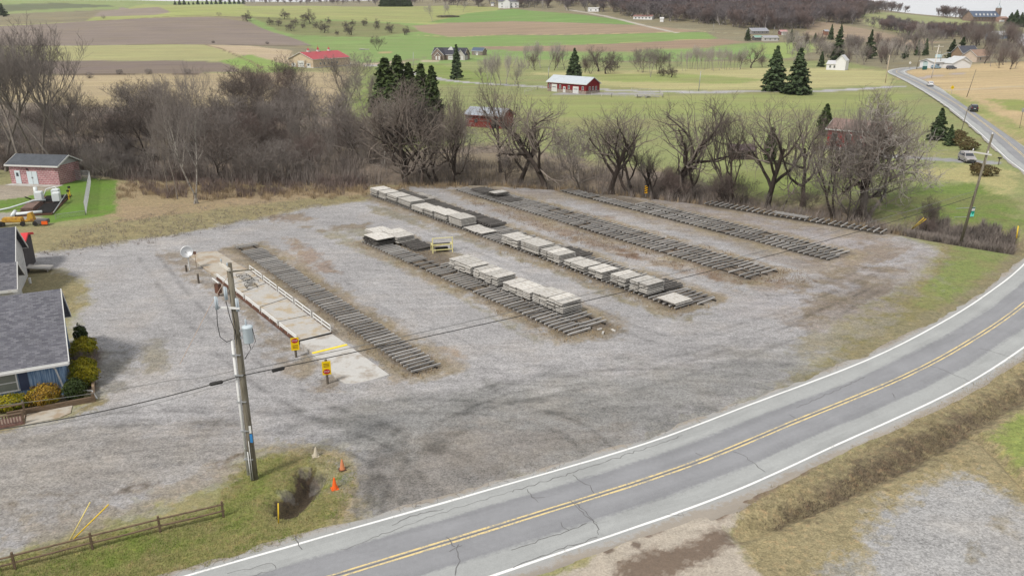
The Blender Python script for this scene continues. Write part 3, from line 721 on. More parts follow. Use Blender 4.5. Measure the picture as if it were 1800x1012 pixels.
am, nt, b = new_mat('asphalt')
uvn = nd(nt, 'ShaderNodeTexCoord').outputs['UV']
sp = nd(nt, 'ShaderNodeSeparateXYZ', {0: uvn}).outputs
pos = nd(nt, 'ShaderNodeNewGeometry').outputs['Position']
long_ = scaled(nt, uvn, (1.0, .06, 1))
nl = noise(nt, long_, 1.6, 5, .6)
nf = noise(nt, pos, 22, 3, .7); nb = noise(nt, pos, .35, 4, .6); nm = noise(nt, pos, 3.5, 5, .65)
au = mth(nt, 'ABSOLUTE', sp[0])
# darker bitumen band each side of the centre joint and pale polished lane outside it
wb = mth(nt, 'ADD', au, mth(nt, 'ADD', cen(nl, .9), cen(nm, .5)))
band = nd(nt, 'ShaderNodeMapRange', {0: wb, 1: 1.75, 2: 1.95, 3: 0.0, 4: 1.0}).outputs[0]
wheel = mth(nt, 'MULTIPLY', mth(nt, 'ABSOLUTE', mth(nt, 'SINE', mth(nt, 'MULTIPLY', au, 1.9))), .10)
col = mixc(nt, band, rgba(S(140, 141, 144)), rgba(S(160, 162, 161)))
edge = nd(nt, 'ShaderNodeMapRange', {0: au, 1: 3.35, 2: 3.7, 3: 0.0, 4: .7}).outputs[0]
col = mixc(nt, edge, col, rgba(S(164, 161, 157)))
spill = nd(nt, 'ShaderNodeMapRange', {0: mth(nt, 'ADD', au, mth(nt, 'ADD', cen(nm, 1.6), cen(nb, 1.6))), 1: 3.65, 2: 4.0, 3: 0.0, 4: .85}).outputs[0]
col = mixc(nt, spill, col, rgba(S(148, 139, 127)))
patch = nd(nt, 'ShaderNodeMapRange', {0: noise(nt, scaled(nt, uvn, (.5, .09, 1)), 1.0, 4, .6), 1: .56, 2: .60, 3: 1.0, 4: .93}).outputs[0]
v = mth(nt, 'ADD', mth(nt, 'ADD', .95, cen(nf, .55)), mth(nt, 'ADD', mth(nt, 'ADD', cen(nl, .35), cen(nb, .35)), mth(nt, 'ADD', wheel, cen(nm, .25))))
# crazed cracking: thin cells near the edges
cr = nd(nt, 'ShaderNodeTexVoronoi', {'Vector': nd(nt, 'ShaderNodeVectorMath', {0: pos, 1: nd(nt, 'ShaderNodeTexNoise', {'Vector': pos, 'Scale': 1.2, 'Detail': 3.0}).outputs['Color']}, operation='ADD').outputs[0], 'Scale': 1.3}, feature='DISTANCE_TO_EDGE').outputs[0]
crk = nd(nt, 'ShaderNodeMapRange', {0: cr, 1: 0.0, 2: .03, 3: .45, 4: 1.0}).outputs[0]
gate = nd(nt, 'ShaderNodeMapRange', {0: mth(nt, 'ADD', sp[0], cen(nb, 2.0)), 1: 3.3, 2: 3.7, 3: 0.0, 4: 1.0}).outputs[0]
v = mth(nt, 'MULTIPLY', mth(nt, 'MULTIPLY', v, patch), mth(nt, 'ADD', 1.0, mth(nt, 'MULTIPLY', gate, mth(nt, 'SUBTRACT', crk, 1.0))))
nt.links.new(mixc(nt, 1.0, col, nd(nt, 'ShaderNodeCombineColor', {0: v, 1: v, 2: v}).outputs[0], 'MULTIPLY'), b.inputs['Base Color'])
b.inputs['Roughness'].default_value = .85
nt.links.new(nd(nt, 'ShaderNodeBump', {'Strength': .25, 'Distance': .02, 'Height': nf}).outputs[0], b.inputs['Normal'])

def ew(k, L):
    if k in (0, 10):
        s = 1 if k == 10 else -1
        return s * ((fbm(np.array([L / 2.2]), np.array([k * 9.1]), 71, 5)[0] - .5) * 1.0 + .05)
    return 0
road = road_strip('road', [-4.5, -3.9, -3.3, -2.2, -1.1, 0, 1.1, 2.2, 3.3, 3.6, 3.85], am, 0.0, ew)
def paint(name, tone, wear):
    m, nt, b = new_mat(name)
    pos = nd(nt, 'ShaderNodeNewGeometry').outputs['Position']
    n = noise(nt, pos, 7, 5, .7); n2 = noise(nt, pos, .8, 3, .6)
    f = nd(nt, 'ShaderNodeMapRange', {0: mth(nt, 'ADD', mth(nt, 'MULTIPLY', n, .6), mth(nt, 'MULTIPLY', n2, .4)), 1: wear, 2: wear + .1, 3: 0.0, 4: .85}).outputs[0]
    nt.links.new(mixc(nt, f, rgba(S(*tone)), rgba(S(150, 148, 144))), b.inputs['Base Color'])
    b.inputs['Roughness'].default_value = .7
    return m
wp = paint('white_road_paint', (236, 236, 234), .56)
yp = paint('yellow_road_paint', (228, 204, 144), .47)
def lw(k, L): return (fbm(np.array([L / 3.]), np.array([k * 3.3]), 81, 3)[0] - .5) * .05
for o in (3.30, -3.30):
    road_strip('road_marking', [o - .075, o + .075], wp, .004, lw)
for o in (.15, -.15):
    road_strip('road_marking', [o - .06, o + .06], yp, .004, lw)
# black sealed joint between the two yellow lines and tar-filled cracks across the lanes
tar = M('crack_tar', S(104, 103, 103), .8, .2, 4)
road_strip('tar_crack', [-.02, .02], tar, .006, lambda k, L: (fbm(np.array([L / 1.5]), np.array([0.]), 82, 4)[0] - .5) * .12)
def crack(pts, wd=.03):
    P = [np.array(G(*p, .05)) for p in pts]
    Q = []
    for a, c in zip(P[:-1], P[1:]):
        n = max(2, int(np.linalg.norm(c - a) / .25))
        for k in range(n): Q.append(a * (1 - k / n) + c * k / n + rng.normal(0, .05, 2))
    Q.append(P[-1]); V = []
    for i, p in enumerate(Q):
        t = Q[min(i + 1, len(Q) - 1)] - Q[max(i - 1, 0)]; t /= np.linalg.norm(t) + 1e-6
        n = np.array([-t[1], t[0]]) * wd * rng.uniform(.5, 1.2)
        dist = seg_dist(np.array([p[0]]), np.array([p[1]]), ROADC)[0]
        z = .05 + .0065 - dist * .012
        V += [(p[0] + n[0], p[1] + n[1], z), (p[0] - n[0], p[1] - n[1], z)]
    tag(link('tar_crack', np_mesh('tar_crack', V, [(2 * i, 2 * i + 1, 2 * i + 3, 2 * i + 2) for i in range(len(Q) - 1)], tar)), kind='structure')
for c in [[(1007, 834), (1020, 845), (1035, 852), (1044, 866)], [(928, 858), (935, 872), (946, 882)], [(935, 874), (958, 873)], [(1000, 878), (1012, 890), (1036, 910), (1050, 918)], [(1010, 884), (1032, 900), (1048, 922), (1052, 938)],
          [(987, 918), (990, 928), (1000, 931)], [(900, 966), (940, 951), (985, 937), (1032, 918)], [(900, 995), (960, 972), (1000, 958), (1050, 942)], [(1223, 795), (1235, 800)], [(1290, 792), (1312, 803), (1345, 828)], [(1170, 903), (1195, 905), (1205, 906), (1196, 898), (1192, 905)],
          [(1627, 640), (1660, 650), (1702, 668), (1720, 677)], [(1725, 612), (1760, 622), (1795, 632)], [(1570, 698), (1575, 698), (1568, 690)], [(1398, 735), (1388, 728)], [(785, 942), (792, 955), (800, 960)], [(806, 958), (806, 985), (800, 1010)], [(790, 968), (812, 958)],
          [(522, 940), (524, 952), (531, 964)], [(400, 1005), (450, 995), (478, 987), (484, 995), (480, 1003), (440, 1012)], [(600, 966), (640, 950), (720, 920), (800, 892), (900, 862)], [(900, 862), (1000, 832), (1130, 788), (1200, 764)], [(1400, 716), (1460, 690), (1520, 662)], [(690, 922), (720, 906), (780, 893)]]:
    crack(c, .024 if len(c) < 5 else .015)
# ------------------------------------------------------------------ bare trees, evergreens, shrubs (prototypes as numpy arrays)
def tube_np(P, Rr, n):
    P = np.asarray(P); k = len(P)
    T = np.empty_like(P); T[1:-1] = P[2:] - P[:-2]; T[0] = P[1] - P[0]; T[-1] = P[-1] - P[-2]
    T /= np.linalg.norm(T, axis=1)[:, None] + 1e-9
    ref = np.where(np.abs(T[:, 2:3]) < .9, np.array([[0, 0, 1.]]), np.array([[1., 0, 0]]))
    A = np.cross(T, ref); A /= np.linalg.norm(A, axis=1)[:, None] + 1e-9
    B = np.cross(A, T)
    an = 2 * np.pi * np.arange(n) / n
    V = P[:, None, :] + np.asarray(Rr)[:, None, None] * (A[:, None, :] * np.cos(an)[None, :, None] + B[:, None, :] * np.sin(an)[None, :, None])
    i = np.arange(k - 1)[:, None] * n; j = np.arange(n)[None, :]; j2 = (j + 1) % n
    Fq = np.stack([i + j, i + j2, i + n + j2, i + n + j], -1).reshape(-1, 4)
    return V.reshape(-1, 3), Fq
def merge(parts):
    V, Fc, o = [], [], 0
    for v, f in parts:
        V.append(v); Fc.append(f + o); o += len(v)
    return np.concatenate(V), np.concatenate(Fc)
def unit(v): return v / (np.linalg.norm(v) + 1e-9)
def bare_tree(seed, H=10., trunk_frac=.3, r0=.20, ncnt=(6, 7, 6, 5), spread=(35, 60), upk=.22, gnarl=.16, forks=1, lean=(0, 0), ratio=.62, twig_r=.016, tl=.62, rk=.62):
    """returns ((trunk+limbs), (branches+twigs)) arrays of a leafless tree of height about H"""
    g = np.random.default_rng(seed)
    T, C = [], []
    def grow(p, d, L, r, lv, lean_=None):
        ns = (7, 6, 4, 3, 2)[min(lv, 4)]
        P = [p]; D = []
        d = unit(d)
        for s in range(ns):
            d = unit(d + g.normal(0, gnarl * (1 + .25 * lv), 3) + np.array([0, 0, upk * (1 if lv else .2)]))
            D.append(d); P.append(P[-1] + d * L / ns)
        P = np.array(P)
        rt = max(r * (.5 if lv == 0 else .3), twig_r * .6)
        Rr = np.linspace(r, rt, ns + 1)
        if lv == 0: Rr[0] *= 1.5
        (T if lv <= 1 else C).append(tube_np(P, Rr, (8, 6, 4, 3, 3)[min(lv, 4)]))
        if lv >= len(ncnt): return
        nch = ncnt[lv]
        az0 = g.uniform(0, 6.28)
        for c in range(nch):
            lo = trunk_frac if lv == 0 else .25
            t = lo + (1 - lo) * ((c + g.uniform(.1, .9)) / nch)
            k = min(int(t * ns), ns - 1); q = P[k] + (P[k + 1] - P[k]) * (t * ns - k)
            dd = D[k]; ang = R(g.uniform(*spread)) * (1.0 if c < nch - 1 else .35)
            az = az0 + c * 2.4 + g.uniform(-.5, .5)
            ref = np.array([0, 0, 1.]) if abs(dd[2]) < .9 else np.array([1., 0, 0])
            a = unit(np.cross(dd, ref)); b_ = np.cross(a, dd)
            nd_ = dd * math.cos(ang) + (a * math.cos(az) + b_ * math.sin(az)) * math.sin(ang)
            rr = np.interp(t * ns, np.arange(ns + 1), Rr)
            Lc = L * ratio * (1.25 - .55 * t) * g.uniform(.7, 1.2) if lv else H * .55 * (1.15 - .55 * t) * g.uniform(.75, 1.15)
            grow(q, nd_, Lc, max(rr * rk, twig_r), lv + 1)
    for f in range(forks):
        an = g.uniform(0, 6.28) if forks > 1 else 0
        sp = .0 if forks == 1 else .28
        d0 = np.array([lean[0] + sp * math.cos(an + f * 6.28 / forks), lean[1] + sp * math.sin(an + f * 6.28 / forks), 1.])
        grow(np.array([.25 * math.cos(f * 2.1) * (forks > 1), .25 * math.sin(f * 2.1) * (forks > 1), -.15]), d0, H * tl, r0 * (1 if forks == 1 else .8), 0)
    t, c = merge(T), merge(C)
    top = max(t[0][:, 2].max(), c[0][:, 2].max())
    s = H / top
    return (t[0] * s, t[1]), (c[0] * s, c[1])
def leaf_quads(P, N, size, g, asp=1.6):
    n = len(P)
    a = np.cross(N, g.normal(size=(n, 3))); a /= np.linalg.norm(a, axis=1)[:, None] + 1e-9
    b_ = np.cross(N, a); b_ /= np.linalg.norm(b_, axis=1)[:, None] + 1e-9
    s = size * g.uniform(.6, 1.35, (n, 1))
    V = np.stack([P - a * s * .5, P + b_ * s * .5 * asp - a * s * .1, P + a * s * .5, P - b_ * s * .5 * asp], 1).reshape(-1, 3)
    i = np.arange(n)[:, None] * 4
    return V, np.concatenate([i, i + 1, i + 2, i + 3], 1)
def conifer(seed, H=12., Rb=3.2, dense=1.0, droop=.35, col=False, leaf=.42):
    g = np.random.default_rng(seed)
    trunk = tube_np(np.array([[0, 0, -.1], [.05, 0, H * .4], [0, .05, H * .97]]), [H * .018, H * .012, .03], 8)
    P, N, br = [], [], []
    z = H * (.02 if col else .06)
    while z < H * .985:
        t = z / H
        rad = Rb * ((1 - t) ** (.8 if col else .85)) * (1.25 if col else 1.0) * (1.0 if not col else min(1, .55 + t * 1.5))
        nb = int(max(4, (9 if col else 7) * dense))
        for k in range(nb):
            az = g.uniform(0, 6.28); L = rad * g.uniform(.55, 1.12)
            el = (.9 if col else .25 - droop * (1 - t))
            d = np.array([math.cos(az), math.sin(az), el + g.normal(0, .1)])
            npt = int(max(5, L * 9 * dense))
            s = g.uniform(.12, 1, npt) ** .7
            pts = np.array([0, 0, z]) + d[None] * (s * L)[:, None]
            pts[:, 2] -= (0 if col else droop * .35) * (s ** 2) * L
            side = np.array([-math.sin(az), math.cos(az), 0])
            pts += side[None] * (g.normal(0, .22, npt) * L * (1.05 - s) * .9)[:, None] + g.normal(0, .06, (npt, 3))
            P.append(pts)
            nn = np.tile(np.array([d[0] * .4, d[1] * .4, .85]), (npt, 1)) + g.normal(0, .45, (npt, 3))
            N.append(nn / np.linalg.norm(nn, axis=1)[:, None])
            if L > .8: br.append(tube_np(np.array([[0, 0, z], [d[0] * L * .5, d[1] * L * .5, z + d[2] * L * .5], [d[0] * L * .9, d[1] * L * .9, z + d[2] * L * .9 - (0 if col else droop * .3 * L)]]), [.05, .03, .012], 3))
        z += H * (.022 if col else .034) / dense ** .5
    P = np.concatenate(P); N = np.concatenate(N)
    keep = P[:, 2] > .15
    return merge([trunk] + br), leaf_quads(P[keep], N[keep], leaf, g, 1.5)
def shrub_ball(seed, rx, ry, rz, n=2600, leaf=.07, flat=.0):
    g = np.random.default_rng(seed)
    d = g.normal(size=(n, 3)); d /= np.linalg.norm(d, axis=1)[:, None]
    lump = 1 + .14 * np.sin(d[:, 0] * 5 + seed) * np.sin(d[:, 1] * 6 + 1) + .10 * np.sin(d[:, 2] * 9 + d[:, 0] * 7)
    rr = (g.uniform(.55, 1, n) ** .45) * lump
    P = d * rr[:, None] * np.array([rx, ry, rz]); P[:, 2] += rz * .92
    k = P[:, 2] > .02
    N = d + g.normal(0, .5, (n, 3)); N /= np.linalg.norm(N, axis=1)[:, None]
    st = [tube_np(np.array([[0, 0, 0], [math.cos(a) * rx * .4, math.sin(a) * ry * .4, rz * .8], [math.cos(a) * rx * .8, math.sin(a) * ry * .8, rz * 1.3]]), [.03, .02, .008], 4) for a in np.arange(0, 6.2, .7)]
    return merge(st), leaf_quads(P[k], N[k], leaf, g, 1.4)

def bark(name, a, c, rnd=.18): return M(name, S(*a), .9, .3, 3.0, S(*c), (1, 1, .25), rnd=rnd, amount=.4)
B_dark = bark('dark_bark', (80, 71, 65), (62, 56, 51))
B_grey = bark('grey_bark', (136, 128, 119), (100, 93, 87))
B_pale = bark('pale_bark', (158, 152, 144), (108, 100, 94))
B_birch = M('white_birch_bark', S(158, 152, 144), .8, .25, 3.0, S(92, 86, 80), (1, 1, 1.6), amount=.55)
T_dark = M('dark_twig', S(106, 97, 91), .9, .2, 1.5, rnd=.15)
T_grey = M('grey_twig', S(136, 128, 122), .9, .2, 1.5, rnd=.15)
T_tan = M('tan_twig', S(130, 120, 111), .9, .2, 1.5, rnd=.12)
T_red = M('reddish_twig', S(124, 110, 104), .9, .2, 1.5, rnd=.12)
T_pale = M('pale_twig', S(176, 168, 160), .9, .2, 1.5, rnd=.12)
def leafm(name, a, c): 
    m = M(name, S(*a), .75, .35, 1.2, S(*c), rnd=.12, amount=.5)
    return m
L_spruce = leafm('spruce_needles', (86, 102, 68), (62, 76, 54))
L_cedar = leafm('cedar_foliage', (78, 92, 52), (58, 72, 44))
L_pine = leafm('pine_needles', (74, 88, 56), (54, 68, 46))
L_bush = leafm('golden_shrub_leaves', (150, 140, 30), (108, 116, 34))
L_rust = leafm('rusty_shrub_leaves', (150, 118, 44), (140, 128, 36))
L_yew = leafm('dark_yew_leaves', (52, 66, 30), (70, 80, 34))
L_brown = leafm('brown_hedge_leaves', (104, 88, 58), (80, 78, 48))
MESH = {}
def proto(key, tc, mt, mc):
    t, c = tc
    MESH[key] = (np_mesh('trunk', t[0], t[1], mt, True), np_mesh('crown', c[0], c[1], mc), max(t[0][:, 2].max(), c[0][:, 2].max()))
proto('oak1', bare_tree(1, 10, .32, .27, (6, 6, 5, 4), (32, 60), rk=.74, upk=.17, twig_r=.011), B_dark, T_tan)
proto('oak2', bare_tree(2, 10, .25, .29, (7, 6, 5, 4), (34, 62), gnarl=.2, rk=.74, upk=.18, twig_r=.011), B_dark, T_tan)
proto('oak3', bare_tree(3, 10, .3, .24, (5, 6, 5, 4), (28, 56), forks=2, rk=.74, upk=.18, twig_r=.011), B_dark, T_dark)
proto('willow1', bare_tree(4, 10, .22, .30, (6, 6, 6, 4), (32, 62), gnarl=.24, forks=3, rk=.74, upk=.16, twig_r=.011), B_dark, T_tan)
proto('leaner', bare_tree(5, 10, .35, .20, (6, 6, 6, 4), (35, 70), gnarl=.22, lean=(.75, .1), rk=.7), B_grey, T_grey)
proto('tall1', bare_tree(6, 10, .58, .085, (11, 6, 5, 4), (22, 42), upk=.3, gnarl=.08, ratio=.55, twig_r=.008, tl=.9), B_grey, T_grey)
proto('tall2', bare_tree(7, 10, .5, .085, (11, 6, 5, 4), (22, 45), upk=.3, gnarl=.10, ratio=.55, twig_r=.008, tl=.85), B_grey, T_grey)
proto('birch', bare_tree(8, 10, .42, .13, (11, 6, 5, 4), (28, 52), upk=.25, gnarl=.08, forks=2, ratio=.55, twig_r=.009, tl=.85), B_birch, T_grey)
proto('thick1', bare_tree(9, 10, .15, .13, (8, 6, 5, 4), (30, 60), gnarl=.2, forks=2), B_grey, T_grey)
proto('thick2', bare_tree(10, 10, .12, .11, (8, 6, 5, 4), (30, 62), gnarl=.22, forks=3), B_dark, T_red)
proto('thick3', bare_tree(12, 10, .15, .11, (8, 6, 5, 4), (30, 62), gnarl=.22, forks=2), B_dark, T_dark)
proto('dead', bare_tree(13, 10, .3, .2, (6, 5, 5, 3), (30, 70), gnarl=.3, forks=2, upk=.1), B_pale, T_pale)
proto('apple', bare_tree(14, 10, .25, .35, (7, 7, 6, 4), (45, 75), upk=.1, gnarl=.22, twig_r=.04), B_dark, T_dark)
proto('far1', bare_tree(15, 10, .2, .16, (8, 6, 5), (30, 55), twig_r=.03), B_grey, T_grey)
proto('far2', bare_tree(16, 10, .3, .13, (8, 6, 5), (25, 50), upk=.3, twig_r=.03), B_pale, T_pale)
proto('far3', bare_tree(17, 10, .15, .16, (8, 6, 5), (30, 60), forks=2, twig_r=.03), B_dark, T_red)
proto('spruce1', conifer(21, 10, 3.6, 1.5, leaf=.5), B_dark, L_spruce)
proto('spruce2', conifer(22, 10, 3.0, 1.4, .25, leaf=.48), B_dark, L_spruce)
proto('cedar', conifer(23, 10, 1.7, 1.5, col=True, leaf=.34), B_dark, L_cedar)
proto('pine', conifer(24, 10, 3.4, 1.0, .05, leaf=.5), B_dark, L_pine)
def tree(key, P, h, label, cat='tree', group=None, name='bare_tree', rz=None, wide=1.0):
    t, c, top = MESH[key]
    s = h / top
    r = thing(name, label, cat, P, random.uniform(0, 6.28) if rz is None else rz, group)
    r.scale = (s * wide, s * wide, s)
    link('trunk', t, r); link('crown', c, r)
    return r
def tree_px(key, px, py, hpx, label, **kw):
    P = H3(px, py)
    dz = float(terr_fine(np.array([P.x]), np.array([P.y]))[0]) if P.y < 260 else P.z
    P.z = dz
    return tree(key, P, hpx * mpp(P) * 1.04, label, **kw)

# --- the row along the creek behind the yard
CR = [('willow1', 717, 319, 175, 'V-shaped twin-trunked dark bare tree behind the far end of the long pallet row', .9),
      ('oak3', 768, 310, 160, 'dark bare tree between the V-shaped tree and the dense clump, in front of the evergreens', .7),
      ('willow1', 798, 317, 165, 'multi-stemmed dark bare tree in front of the long red shed with grey roof', .42),
      ('dead', 818, 300, 100, 'silvery dead tree with tangled pale branches beside the long red shed', .6),
      ('dead', 690, 285, 100, 'bleached broken dead tree left of the twin-trunked tree, below the evergreens', 1.0),
      ('oak1', 880, 300, 150, 'slim dark bare tree just right of the long red shed', .55),
      ('oak2', 955, 322, 152, 'broad dark bare tree in line with the red garage barn', 1.0),
      ('oak1', 1075, 338, 145, 'spreading bare tree on the creek bank left of the yellow striped marker', 1.05),
      ('oak3', 1112, 335, 130, 'bare tree forked low, standing right behind the yellow striped marker', 1.0),
      ('oak2', 1190, 332, 165, 'tall dense bare tree right of the yellow striped marker', .95),
      ('oak1', 1222, 338, 120, 'slim bare tree leaning over the brush between two larger creek trees', .7),
      ('oak3', 1292, 352, 175, 'bare tree with upswept crown in front of the small brown shed', .6),
      ('oak1', 1352, 352, 180, 'bare tree with dense upswept crown in front of the ivy-dark cedar', .9),
      ('leaner', 1375, 352, 90, 'thick leaning trunk beside the ivy-dark cedar', .7),
      ('oak2', 1412, 352, 150, 'bare tree with crooked limbs left of the red house', .7),
      ('oak3', 1468, 366, 170, 'bare tree with two straight bare trunks in front of the red house', .5),
      ('tall2', 1492, 372, 190, 'left tree of the big tangled clump in front of the red house', .9),
      ('willow1', 1512, 366, 205, 'broad many-stemmed tree at the heart of the tangled clump by the red house', .72),
      ('dead', 1528, 372, 200, 'pale grey tree with bare leaning trunk at the right of the tangled clump', .8),
      ('leaner', 1535, 345, 120, 'dark limbed tree leaning right over the driveway from the tangled clump', 1.25)]
for k, (key, px, py, h, lab, wd) in enumerate(CR):
    tree_px(key, px, py, h * 1.12, lab, group='bare trees along the creek', wide=wd * 1.12, rz=(0.0 if key == 'leaner' else None))
for k, (px, py, h) in enumerate([(915, 312, 140), (1020, 326, 120), (1150, 332, 95), (745, 300, 140), (740, 318, 110), (1500, 372, 150)]):
    tree_px(('oak1', 'thick1', 'oak3', 'thick3')[k % 4], px, py, h, 'smaller bare tree filling a gap in the creek row behind the racks', group='lesser trees in the creek row', wide=1.25)
tree_px('birch', 345, 358, 235, 'pale birch clump standing alone on the dry grass left of the yard', group='trees left of the yard', wide=.8)
tree_px('tall2', 312, 350, 170, 'thin dark bare tree just left of the pale birch clump', group='trees left of the yard', wide=.8)
tree_px('tall2', 296, 342, 150, 'thinnest bare tree, leftmost of the group round the pale birch clump', group='trees left of the yard', wide=.8)
for px, py, h, key in [(10, 300, 240, 'tall1'), (42, 318, 262, 'tall1'), (70, 305, 235, 'tall1'), (80, 300, 260, 'tall2'), (107, 312, 235, 'tall1'), (132, 305, 225, 'tall1'), (-25, 310, 240, 'tall2'), (150, 300, 170, 'tall2'), (28, 280, 240, 'tall2')]:
    tree_px(key, px, py, h, 'tall pale-trunked bare tree in the stand behind the brick building', group='tall bare trees behind the brick building', wide=1.45)
# --- thicket along the creek to the left
rt = np.random.default_rng(5)
npl = 0
while npl < 84:
    px = rt.uniform(-60, 655); py = rt.uniform(205, 318)
    if px > 560 and py < 235: continue
    h = rt.uniform(58, 112) * (.6 if px < 235 else 1.12)
    key = rt.choice(['thick1', 'thick2', 'thick3', 'tall2', 'thick1'])
    lab = {'thick1': 'grey bare tree in the creek thicket left of the yard', 'thick2': 'reddish-twigged bare tree in the creek thicket left of the yard', 'thick3': 'dark bare tree in the creek thicket left of the yard', 'tall2': 'slender bare tree in the creek thicket left of the yard'}[key]
    tree_px(key, px, py, h, lab, group='bare trees of the creek thicket', wide=1.35 if key != 'tall2' else 1.0)
    npl += 1
for px, py, h, key, lab in [(125, 245, 90, 'oak3', 'dark bare tree rising above the thicket left of centre field'), (510, 172, 78, 'thick3', 'dark bare tree left of the tan red-roofed barn, at the field edge'), (522, 172, 62, 'oak3', 'bare tree in front of the tan red-roofed barn'), (612, 178, 84, 'thick1', 'rounded grey bare tree right of the tan red-roofed barn'), (640, 190, 64, 'thick1', 'smaller grey bare tree nearer the driveway by the tan barn'), (457, 165, 45, 'thick3', 'small bare tree on the tan field left of the barn')]:
    tree_px(key, px, py, h, lab, group='bare trees near the tan barn')
rt = np.random.default_rng(6)
for k in range(26):
    px = rt.uniform(840, 1640); by = np.interp(px, [840, 1100, 1300, 1500, 1640], [318, 338, 358, 380, 398])
    tree_px(rt.choice(['thick2', 'thick3', 'tall2']), px, by - rt.uniform(0, 14), rt.uniform(30, 75), 'thin young bare tree in the brush between the creek trees', group='saplings among the creek trees', name='sapling', cat='sapling')
# --- brush and tall dry grass: masses nobody could count
def stalks(n, poly_px, hgt, wd, seed, bend=.35, near=True, clump=0.0):
    g = np.random.default_rng(seed)
    xs = [p[0] for p in poly_px]; ys = [p[1] for p in poly_px]
    qx = g.uniform(min(xs), max(xs), n * 3); qy = g.uniform(min(ys), max(ys), n * 3)
    if clump:
        m0 = vnoise(qx / clump, qy / clump * 3, seed) > .42
        qx, qy = qx[m0], qy[m0]
    m = inside(qx + (vnoise(qx / 14, qy / 9, seed + 3) - .5) * 26, qy + (vnoise(qx / 11, qy / 7, seed + 4) - .5) * 12 * (min(ys) > 150), poly_px) & ~((near is True) & inside(qx, qy, [(470, 892), (488, 866), (513, 848), (516, 826), (548, 814), (571, 832), (566, 852), (550, 872), (532, 894), (506, 912)]) & (min(ys) > 780)); qx, qy = qx[m][:n], qy[m][:n]; n = len(qx)
    u, h, d = ray(qx, qy); t = -CAMH / d
    if min(ys) < 150: X, Y, Z = hit(qx, qy)
    else: X, Y = u * t, h * t; Z = terr_fine(X.copy(), Y.copy())
    P = np.stack([X, Y, Z - .03], 1)
    hh = g.uniform(*hgt, n); az = g.uniform(0, 6.28, n)
    D = np.stack([np.cos(az) * bend, np.sin(az) * bend, np.ones(n)], 1) * hh[:, None]
    D[:, :2] *= g.uniform(0, 1.4, (n, 1))
    W = np.stack([-np.sin(az + g.normal(0, .6, n)), np.cos(az), np.zeros(n)], 1) * wd * g.uniform(.6, 1.4, (n, 1))
    mid = P + D * .55 - np.stack([np.zeros(n), np.zeros(n), -hh * .06], 1)
    V = np.stack([P - W, P + W, mid + W * .7, P + D, mid - W * .7], 1).reshape(-1, 3)
    i = np.arange(n)[:, None] * 5
    Q = np.concatenate([np.concatenate([i, i + 1, i + 2, i + 4], 1), np.concatenate([i + 4, i + 2, i + 3, i + 3], 1)])
    return V, i
def stalk_obj(name, mat, lab, cat, *a, **k):
    V, i = stalks(*a, **k)
    Fq = np.concatenate([i, i + 1, i + 2, i + 4], 1)
    Ft = np.concatenate([i + 4, i + 2, i + 3], 1)
    V2, F2 = V, np.concatenate([np.concatenate([Fq[:, :3]]), np.stack([Fq[:, 0], Fq[:, 2], Fq[:, 3]], 1), Ft])
    return tag(link(name, np_mesh(name, V2, F2, mat)), lab, cat, kind='stuff')
def blade_mat(name, a, c):
    m, nt, b = new_mat(name)
    pos = nd(nt, 'ShaderNodeNewGeometry').outputs['Position']
    f = nd(nt, 'ShaderNodeMapRange', {0: noise(nt, pos, .55, 5, .75), 1: .4, 2: .6, 3: 0.0, 4: 1.0}).outputs[0]
    nt.links.new(mixc(nt, f, rgba(SD(*a)), rgba(SD(*c))), b.inputs['Base Color']); b.inputs['Roughness'].default_value = .9
    return m
D_tan = blade_mat('dry_grass_blades', (172, 150, 116), (134, 116, 94))
D_brush = blade_mat('brush_stems', (118, 110, 104), (142, 131, 123))
D_red = blade_mat('reddish_brush_stems', (132, 114, 107), (114, 102, 96))
D_green = blade_mat('grass_blades', (118, 138, 58), (168, 152, 108))
D_ditch = blade_mat('ditch_weeds', (122, 108, 90), (94, 84, 70))
stalk_obj('creek_brush', D_brush, 'grey-brown bare brush filling the creek thicket left of the yard', 'brush', 26000, [(-80, 200), (420, 205), (640, 232), (700, 290), (640, 325), (420, 322), (205, 316), (0, 290), (-80, 290)], (1.2, 3.6), .03, 31, .5, True, 22)
stalk_obj('creek_brush', D_red, 'reddish low brush along the near side of the creek thicket', 'brush', 22000, [(-80, 275), (0, 285), (205, 305), (420, 318), (645, 326), (640, 312), (420, 300), (200, 285), (-80, 262)], (.8, 2.4), .025, 32, .5, True, 14)
stalk_obj('creek_brush', D_brush, 'bare brush under the creek trees behind the timber racks', 'brush', 26000, [(650, 318), (720, 290), (860, 285), (960, 290), (1150, 312), (1300, 340), (1480, 366), (1600, 390), (1640, 400), (1590, 408), (1500, 396), (1300, 362), (1100, 342), (900, 322)], (.5, 1.9), .022, 33, .5, True, 16)
stalk_obj('creek_brush', D_brush, 'low dark brush in the dip in front of the green sign', 'brush', 16000, [(1590, 402), (1640, 385), (1700, 392), (1788, 408), (1786, 424), (1690, 420), (1620, 412)], (.5, 1.3), .02, 34, .6)
stalk_obj('dry_grass', D_tan, 'tall tan dry grass along the far edge of the yard', 'dry grass', 52000, [(205, 322), (420, 326), (660, 330), (800, 320), (1000, 328), (1250, 356), (1430, 376), (1600, 402), (1590, 408), (1400, 380), (1200, 352), (1000, 334), (840, 328), (690, 332), (640, 345), (400, 352), (210, 345)], (.25, 1.0), .018, 35, .6, True, 9)
stalk_obj('grass', D_green, 'short green grass of the verge by the rail fence and cones', 'grass', 46000, [(-20, 1012), (0, 985), (120, 955), (250, 925), (380, 890), (398, 845), (430, 815), (470, 800), (590, 798), (628, 830), (600, 905), (540, 940), (450, 965), (330, 1000), (280, 1030), (-20, 1030)], (.04, .13), .012, 36, .8)
